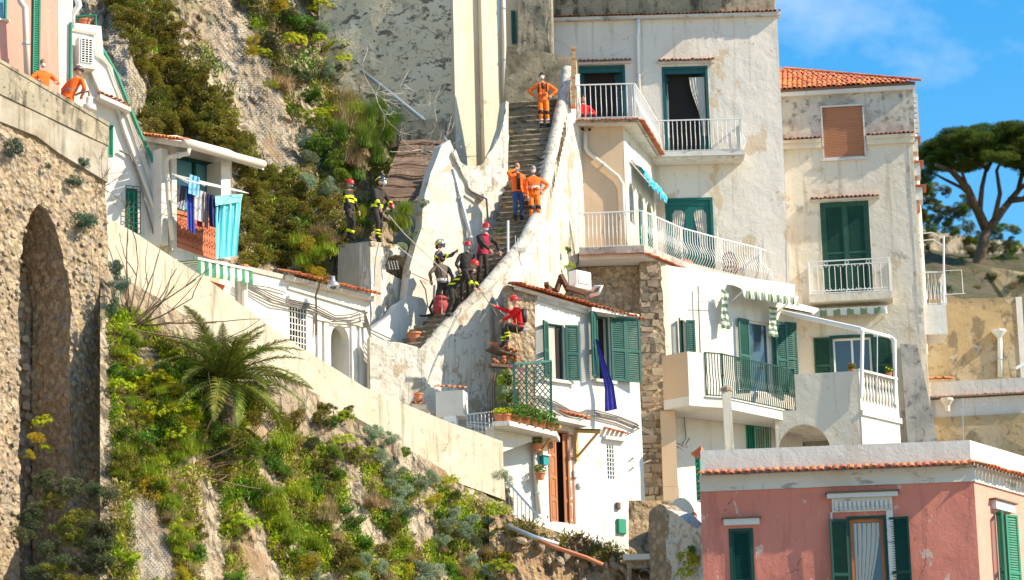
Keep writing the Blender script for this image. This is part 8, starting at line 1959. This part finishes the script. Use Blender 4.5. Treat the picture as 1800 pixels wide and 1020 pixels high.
# the group at the foot of the stairs
gp = lambda py, px: step_at(py, px)
person(P(770, 528, 91.9), R(75), 'fireman with silver helmet pointing to the right beside the white stair wall', BRN, NV, (.05, -.55, 1.42), (-.18, -.22, .9), (.1, 0, 0), (-.08, 0, 0), lean=(0, .1), head=(0, .1), helmet=('fire', SILH), bands=(YEL, 'mid', 'uarm'), scale=.98)
person(gp(548, 780), R(205), 'fireman seen from behind in brown shirt with black helmet at the foot of the stairs', BRN, NV, (.28, -.2, 1.0), (-.3, -.1, .85), (.1, 0, 0), (-.1, 0, 0), lean=(0, .12), head=(0, .3), helmet=('fire', BLKH), bands=(SIL, 'waist'), scale=1.0)
person(gp(526, 820), R(10), 'rescuer with red helmet and blue mask standing between the others on the stairs', NV, NV, (.25, -.25, .9), (-.2, -.25, .9), (.1, 0, 0), (-.1, 0, 0), lean=(.1, .1), head=(.1, .4), helmet=('r', REDH), mask=MSB, scale=.97)
person(gp(500, 848), R(20), 'rescuer in crimson vest with red helmet leaning on the stair parapet', WINE, NV, (.45, -.2, .95), (.1, -.4, .9), (.1, .1, 0), (-.12, .1, 0), lean=(.05, .2), head=(.1, .5), helmet=('r', REDH), mask=MSK, sleeve=NV, scale=1.0)
person(gp(556, 796) + V(.1, -.15, 0), R(70), 'fireman bending over the parapet with red and yellow helmet and yellow banded jacket', NV, NV, (.1, -.72, .78), (-.12, -.68, .7), (.1, .1, 0), (-.1, .2, 0), hip=(0, .1, .88), lean=(0, .85), head=(0, .8), helmet=('r', REDH), bands=(YEL, 'waist', 'mid', 'arm', 'chest'), scale=1.0)
# climber on the rope
pK = P(906, 612, 89.55)
person(pK, R(-60), 'climber in red jacket and red helmet hanging on ropes against the white wall', REDJ, NV, (-.25, -.35, .75), (-.3, -.62, 1.25), (.0, -.25, .12), (-.16, -.3, .02), hip=(0, .12, .62), lean=(0, .1), head=(0, .25), helmet=('r', REDH), bands=(YEL, 'shin2'), scale=1.0, knee=(0, -1, .3),
       extras=lambda pt_, J: ([pt_('harness', MB().tube([J['H'] + V(.17 * math.cos(t), .14 * math.sin(t), .05) for t in [2 * math.pi * i / 14 for i in range(15)]], .025, 5), BT), pt_('backpack', MB().box(J['C'].x - .13, J['C'].x + .13, J['C'].y + .12, J['C'].y + .26, J['C'].z - .3, J['C'].z + .08), BT), pt_('gear_loops', (lambda k: ([k.tube([J['H'] + V(.2, .05 + .03 * i, -.02), J['H'] + V(.24, .07 + .03 * i, -.16), J['H'] + V(.2, .1 + .03 * i, -.04)], .01, 4) for i in range(5)], k)[1])(MB()), M['steel'])]))
# two at the top left behind the parapet
person(P(75, 222, 80.6), R(25), 'rescuer with light hair and white mask looking over the parapet, top left', OR, ORP, (.25, -.3, 1.1), (-.25, -.3, 1.1), (.1, 0, 0), (-.1, 0, 0), head=(-.3, .2), hairm=HAIRL, mask=MSK)
person(P(118, 232, 81.0), R(150), 'rescuer in orange jacket with dark helmet bending beside the parapet, top left', OR, ORP, (.28, -.3, 1.0), (-.28, -.25, 1.0), (.1, 0, 0), (-.1, 0, 0), lean=(-.25, .2), head=(0, .2), helmet=('r', surf('grey_purple_helmet', (.12, .09, .11), [], .4)), bands=(surf('grey_band', (.3, .28, .3)), 'mid', 'arm'))
# onlookers
person(P(1026, 237, 97.0), R(10), 'onlooker in red sitting behind the upper left balcony railing', REDJ, NV, (.2, -.3, .6), (-.2, -.25, .6), (.1, -.35, 0), (-.1, -.35, 0), hip=(0, 0, .42), head=(0, .2), hairm=HAIRB)
person(P(1224, 1012, 86.9), R(-20), 'brown haired person passing behind the whitewashed rubble wall', BRN, JEAN, (.2, -.1, .85), (-.2, -.1, .85), (.1, 0, 0), (-.1, 0, 0), hairm=surf('auburn_hair', (.16, .05, .03), [], .9), scale=.95)

# ---------------------------------------------------------------- small things
# red rucksack on the stairs
c = P(775, 556, 91.3); rk_ = thing('red_rucksack', 'red mountain rucksack with black straps on the lowest stair steps', 'rucksack', c)
mb = MB(); mb.ball(c + V(0, 0, .28), .24, .18, .33, 14, 10)
for i, p in enumerate(mb.v): q = p - c; mb.v[i] = c + V(max(-.2, min(.2, q.x)), q.y, q.z) + V(noise.noise(p * 5), noise.noise(p * 5 + V(3, 0, 0)), 0) * .09
RKM = surf('faded_red_nylon', (.42, .05, .05), [('noise', 6, .5, .65, (.55, .12, .1), .7)], .7, [('noise', 9, .8, .05)])
part('sack', mb, RKM, rk_, smooth=True); part('lid', MB().ball(c + V(0, -.02, .55), .2, .17, .09, 12, 6), RKM, rk_, smooth=True)
for s in (-1, 1): part('strap', MB().tube([c + V(-.22, s * .08, .5), c + V(-.34, s * .08, .25), c + V(-.25, s * .08, .02)], .03, 6), BT, rk_)
part('front_strap', MB().tube([c + V(.04, -.19, .56), c + V(.05, -.2, .3), c + V(.03, -.15, .04)], .014, 5), MSK, rk_)
part('hip_belt', MB().tube([c + V(-.2, -.1, .05), c + V(-.5, -.15, -.02), c + V(-.62, -.05, .02)], .035, 6), BT, rk_)
potted(P(729, 604, 90.9), 'terracotta flower pot with dry stalks at the foot of the staircase', .22, .33, plant=None)
mb = MB(); c = P(729, 590, 90.9)
for k in range(9): a = rt.uniform(0, 6); mb.tube([c + V(.03 * math.cos(a), .03 * math.sin(a), 0), c + V(.25 * math.cos(a), .2 * math.sin(a), rt.uniform(.1, .3))], .008, 4)
single('dry_stalks', mb, M['grass_dry'], 'dry stalks in the terracotta pot at the foot of the staircase', 'plant', c, kind=None)
# ropes
def rope(pts, label, r=.014, m='rope', group='rescue ropes'): 
    q = []
    for a, b_ in zip(pts, pts[1:]): q += [lerp(a, b_, i / 4) for i in range(4)]
    q.append(pts[-1]); return single('rope', MB().tube(q, r, 5), M[m] if isinstance(m, str) else m, label, 'rope', pts[0], group)
rope([P(683, 378, 91.9), P(710, 410, 91.5), P(748, 446, 91.3), P(790, 486, 91.1)], 'pale rope running from the firemen on the block down to the group')
rope([P(696, 430, 91.2), P(742, 468, 91.2), P(775, 500, 91.2)], 'second rope from the block to the group', .012)
rope([P(700, 440, 91.2), P(722, 480, 91.3), P(760, 497, 91.2)], 'dark rope hanging from the niche edge to the group', .012, 'cable')
rope([P(858, 505, 90.6), P(872, 530, 90.1), P(880, 548, 89.9), P(903, 565, 89.5)], 'rope looping from the parapet down to the climber', .012)
rope([P(845, 512, 90.8), P(868, 545, 90.0), P(885, 575, 89.7), P(903, 580, 89.5)], 'lower rope from the parapet to the climber', .012, 'cable')
rope([P(907, 560, 89.4), P(910, 600, 89.4), P(909, 645, 89.4)], 'rope hanging below the climber', .012, surf('orange_rope', (.6, .3, .12)))
# black cables drooping on the whitewashed apron and stair wall
cable([P(738, 492, 91.9), P(748, 510, 91.9), P(752, 540, 91.8), P(762, 548, 91.6), P(758, 560, 91.6)], 'black cable drooping on the white apron below the niche', .018)
# broken ridge pieces on the tiled roof by the air conditioner
br_ = thing('collapsed_timber_frame', 'brown broken beams lying on the tiled roof beside the air conditioner', 'timber', P(990, 515, 91.8))
for a, b_ in (((978, 512), (988, 484)), ((985, 483), (1000, 512)), ((962, 505), (976, 515)), ((995, 505), (1030, 516)), ((960, 498), (963, 510))): part('beam', MB().bar(P(*a, 91.3), P(*b_, 91.5), .13, .13), M['tile'] if False else surf('red_brown_beam', (.12, .06, .035), [('noise', 4, .5, .7, (.2, .1, .06), .6)], .8), br_)
# white electric elbow pipes beside it
pipe([P(1040, 512, 92.0), P(1046, 504, 91.9), P(1058, 503, 91.9), P(1052, 516, 91.9), P(1038, 520, 92.1)], .055, 'pvc', 'vent_pipe', 'cluster of cream bent pipes sticking out of the rubble wall', brackets=False)
# tiled ledges and little hatch near the parapet's white foot
WLd = Wall(700, 90.0, 870, 89.3, 690)
a = WLd.rect(770, 690, 818, 735)
mt = thing('meter_niche', 'white plaster meter niche with small tile roof on the white wall', 'meter niche', WLd.w(a[0], a[2]))
part('case', MB().wb(WLd, a[0], a[1], a[2], a[3], -.3, .25), M['clean'], mt); tile_row(WLd, a[0] - .05, a[1] + .1, a[3] + .12, a[3] - .02, mt, .4, .4, .14, 18, TILE_S)
b_ = WLd.rect(784, 735, 806, 758); part('door', MB().wb(WLd, b_[0], b_[1], b_[2], b_[3], .0, .27), M['pvc'], mt); part('louvre', louver_mb(WLd, b_[0] + .06, b_[1] - .06, b_[2], b_[2] + .2, .31, pitch=.05, fw=.02), M['steel'], mt)
a = WLd.rect(728, 712, 752, 722); sh = thing('small_ledge', 'small tiled ledge with terracotta pot left of the meter niche', 'ledge', WLd.w(a[0], a[2])); part('shelf', MB().wb(WLd, a[0], a[1], a[2], a[3], -.3, .2), M['clean'], sh); tile_row(WLd, a[0], a[1], a[3] + .02, a[3] - .05, sh, .3, .3, .13, 10, TILE_S)
potted(WLd.w((a[0] + a[1]) / 2 - .05, a[3] + .08, .08), 'terracotta pot standing on the small tiled ledge', .13, .25, plant=None)
YOFF = 1.0
# white iron fence beside the terrace
fe = thing('white_iron_fence', 'white iron gate bars left of the plant ledge', 'fence', P(850, 760, 88.6))
for k in range(8): part('bar', MB().tube([P(822 + 6 * k, 735 + 3.5 * k, 88.5), P(824 + 6 * k, 726 + 1 * k, 88.5), P(862 + 1.5 * k, 722 - 0 * k, 88.5)] if False else [P(820 + 6.5 * k, 728, 88.6), P(822 + 6.5 * k, 752 + 2.4 * k, 88.6)], .014, 4), M['whitepaint'], fe)
part('rail', MB().tube([P(818, 729, 88.6), P(868, 724, 88.6)], .02, 5), M['whitepaint'], fe)
for k in range(4): part('tall_bar', MB().tube([P(858 + 4 * k, 735, 88.4), P(857 + 4 * k, 690 - 8 * k, 88.4), P(862 + 3 * k, 655, 88.5)], .013, 4), M['iron'], fe)
# clothes line fan at the ledge
ln = thing('clothes_line_fan', 'white clothes lines fanned below the plant ledge', 'clothes line', P(870, 755, 88.2))
for k in range(6): part('line', MB().tube([P(820, 742 + 4 * k, 88.3), P(885, 745 + 4 * k + (4 * k if k % 2 else 0), 87.8)], .008, 4), M['whitepaint'], ln)
# wicker canopy shelf with tiles over the terrace
WY = Wall(852, 89.0, 908, 89.4, 620)
cy = thing('tiled_shelf', 'small rustic tile and cane shelf above the plant ledge', 'shelf', P(880, 650, 89.0))
a, b_ = WY.uz(858, 612), WY.uz(906, 628)
part('board', MB().prism(WY, [(a[0], a[1] - .06), (b_[0], b_[1] - .06), b_, a], -.2, .28), M['bark'], cy); tile_row(WY, a[0], b_[0], a[1] + .06, b_[1] + .06, cy, .34, .42, .16, 14)
part('lower_board', MB().prism(WY, [WY.uz(858, 646), WY.uz(904, 650), WY.uz(904, 645), WY.uz(858, 641)], .0, .22), M['bark'], cy)
mb = MB()
for k in range(14): c = WY.w(lerp(a[0], b_[0], rt.random()), WY.uz(880, rt.uniform(630, 642))[1], rt.uniform(.1, .35)); mb.ball(c, .06, .05, .05, 6, 4)
single('dried_bundles', mb, M['tile'], 'dried peppers and bundles on the rustic shelf', 'bundle', P(880, 640, 89), kind='stuff')
# cluttered helmets and hung things behind the trellis
hg = thing('hanging_gear', 'dark bundles and green watering can hanging beside the trellis', 'gear', P(880, 700, 88.4))
for x, y, r_, m in ((892, 668, .14, BT), (888, 685, .12, M['pvc']), (897, 700, .13, NV), (895, 720, .13, JEAN), (898, 735, .1, OR), (880, 668, .13, M['leaf_yellow'])): part('bundle', MB().ball(P(x, y, 88.3), r_, r_ * .8, r_ * 1.3, 9, 6), m, hg, smooth=True)
# cable bundle across the white house Q
for k in range(4):
    pts = [WQ.w(*qz(x, y + 3 * k), .06 + .02 * k) for x, y in ((942, 696), (975, 708), (1000, 722), (1016, 726), (1030, 721), (1050, 724), (1085, 733), (1116, 745), (1118, 746))] 
    cable(pts, ['top cable of the bundle crossing the white tiled house', 'second cable of the bundle crossing the white tiled house', 'third cable of the bundle crossing the white tiled house', 'lowest cable of the bundle crossing the white tiled house'][k], .02, group='cable bundle across the white tiled house')
cable([P(1118, 745, 91.6), P(1150, 764, 94.5), P(1180, 780, 95.0), P(1200, 790, 94.9), P(1212, 770, 95.2)], 'cable spanning from the white tiled house to the cream house', .02)
cable([P(1118, 750, 91.6), P(1160, 772, 94.8), P(1196, 782, 95.0)], 'second cable spanning to the cream house below the balcony', .018)
cable([P(1112, 806, 91.7), P(1140, 795, 95.4), P(1176, 788, 95.3)], 'dark cable climbing over the rubble wall', .022); cable([P(1112, 822, 91.7), P(1150, 806, 95.4), P(1176, 805, 95.3)], 'lower dark cable over the rubble wall', .022)
YOFF = 0.0
cable([WR.w(*WR.uz(1198, 708), .06), WR.w(*WR.uz(1204, 770), .06), WR.w(*WR.uz(1196, 785), .06), WR.w(*WR.uz(1206, 786), .06)], 'looped cable on the cream house below the balcony', .016)
cable([WR.w(*WR.uz(1197, 706), .06), WR.w(*WR.uz(1235, 722), .06), WR.w(*WR.uz(1290, 730), .06), WR.w(*WR.uz(1345, 738), .06), WR.w(*WR.uz(1352, 748), .06), WR.w(*WR.uz(1353, 790), .06)], 'grey cable running under the green balcony', .016)
cable([WE.w(*ez(430, 500), .06), WE.w(*ez(470, 507), .08), WE.w(*ez(500, 515), .06)], 'short slack cable on the arched white house', .018)
cable([WC.w(*cz(208, 266), .08), WC.w(*cz(226, 275), .1), WC.w(*cz(240, 310), .1), WC.w(*cz(268, 415), .1)], 'grey conduit on the white wedge house wall', .03)
# rain funnel near the barred window
a = WR.w(*WR.uz(1362, 757), .15); single('rain_funnel', MB().lathe(a, [(.05, -.5), (.05, -.12), (.16, .1), (.16, .16)], 10), M['pvc'], 'white rain funnel beside the green barred window', 'funnel', a)
# pipes on the earth bank
pipe([P(892, 925, 86.4), P(940, 945, 86.3), P(982, 958, 86.2)], .07, 'steel', 'sewer_pipe', 'grey sewer pipe sticking out of the earth bank', brackets=False)
pipe([P(945, 950, 86.1), P(975, 962, 86.0), P(1030, 980, 85.9), P(1060, 993, 85.9)], .055, 'pot', 'sewer_pipe', 'reddish plastic pipe along the earth bank', brackets=False)
bx = P(1135, 1010, 87.2); dr_ = thing('drain_chamber', 'broken brick drain chamber with round pipe mouth at the bottom', 'drain', bx)
WDr_ = Wall(1100, 87.3, 1165, 87.3, 1000); a = WDr_.rect(1103, 985, 1162, 1060)
part('surround', wall_mesh(WDr_, [(a[0], a[2]), (a[1], a[2]), (a[1], a[3]), (a[0], a[3])], [(a[0] + .12, a[1] - .2, a[2] + .01, a[3] - .22)], .6, .15, .06, 97, edge=.4), M['rubble'], dr_); part('back', MB().wb(WDr_, a[0], a[1], a[2], a[3], -.8, -.61), M['dark'], dr_)
part('lintel', MB().wb(WDr_, a[0] - .1, a[1] + .1, a[3] + .003, a[3] + .16, -.5, .15), M['pipe'], dr_); cc = WDr_.w(*WDr_.uz(1133, 1010), .05)
part('pipe_mouth', MB().tube([cc + V(0, .5, 0), cc, cc - V(0, .02, 0)], [.16, .16, .16], 14, cap=False), M['cornice'], dr_)
# slats under roof edges of the laundry house, railing stub at its foot
single('blue_white_rail_end', MB().bar(P(1786, 648, 103.5), P(1800, 640, 103.5), .1), M['pvc'], 'white pipe stub at the right edge by the blockhouse', 'pipe', P(1790, 645, 103.5))
# rubble debris on the bank
rr = random.Random(12); deb = [MB().ball(V(0, 0, 0), .5, .4, .35, 6, 4) for _ in range(4)]
for k, mb in enumerate(deb):
    for i, p in enumerate(mb.v): mb.v[i] = p * (1 + .5 * noise.noise(p * 3 + V(k * 4, 0, 0)))
deb = [mb.mesh('debris_stone', M['stone']) for mb in deb]
for k in range(70):
    x = rr.uniform(900, 1110); y = 918 + (x - 900) * .32 + abs(rr.gauss(0, 22)); p = P(x, y, YEA(x, y) - .25); s = rr.uniform(.1, .32)
    o = bpy.data.objects.new('debris_stone', rr.choice(deb)); col.objects.link(o); o.location = p; o.scale = (s * 1.4, s, s); o.rotation_euler = (rr.uniform(0, 3), rr.uniform(0, 3), rr.uniform(0, 3))
    o['label'] = 'grey brown broken stone lying in the collapsed earth bank'; o['category'] = 'stone'; o['group'] = 'broken stones on the earth bank'
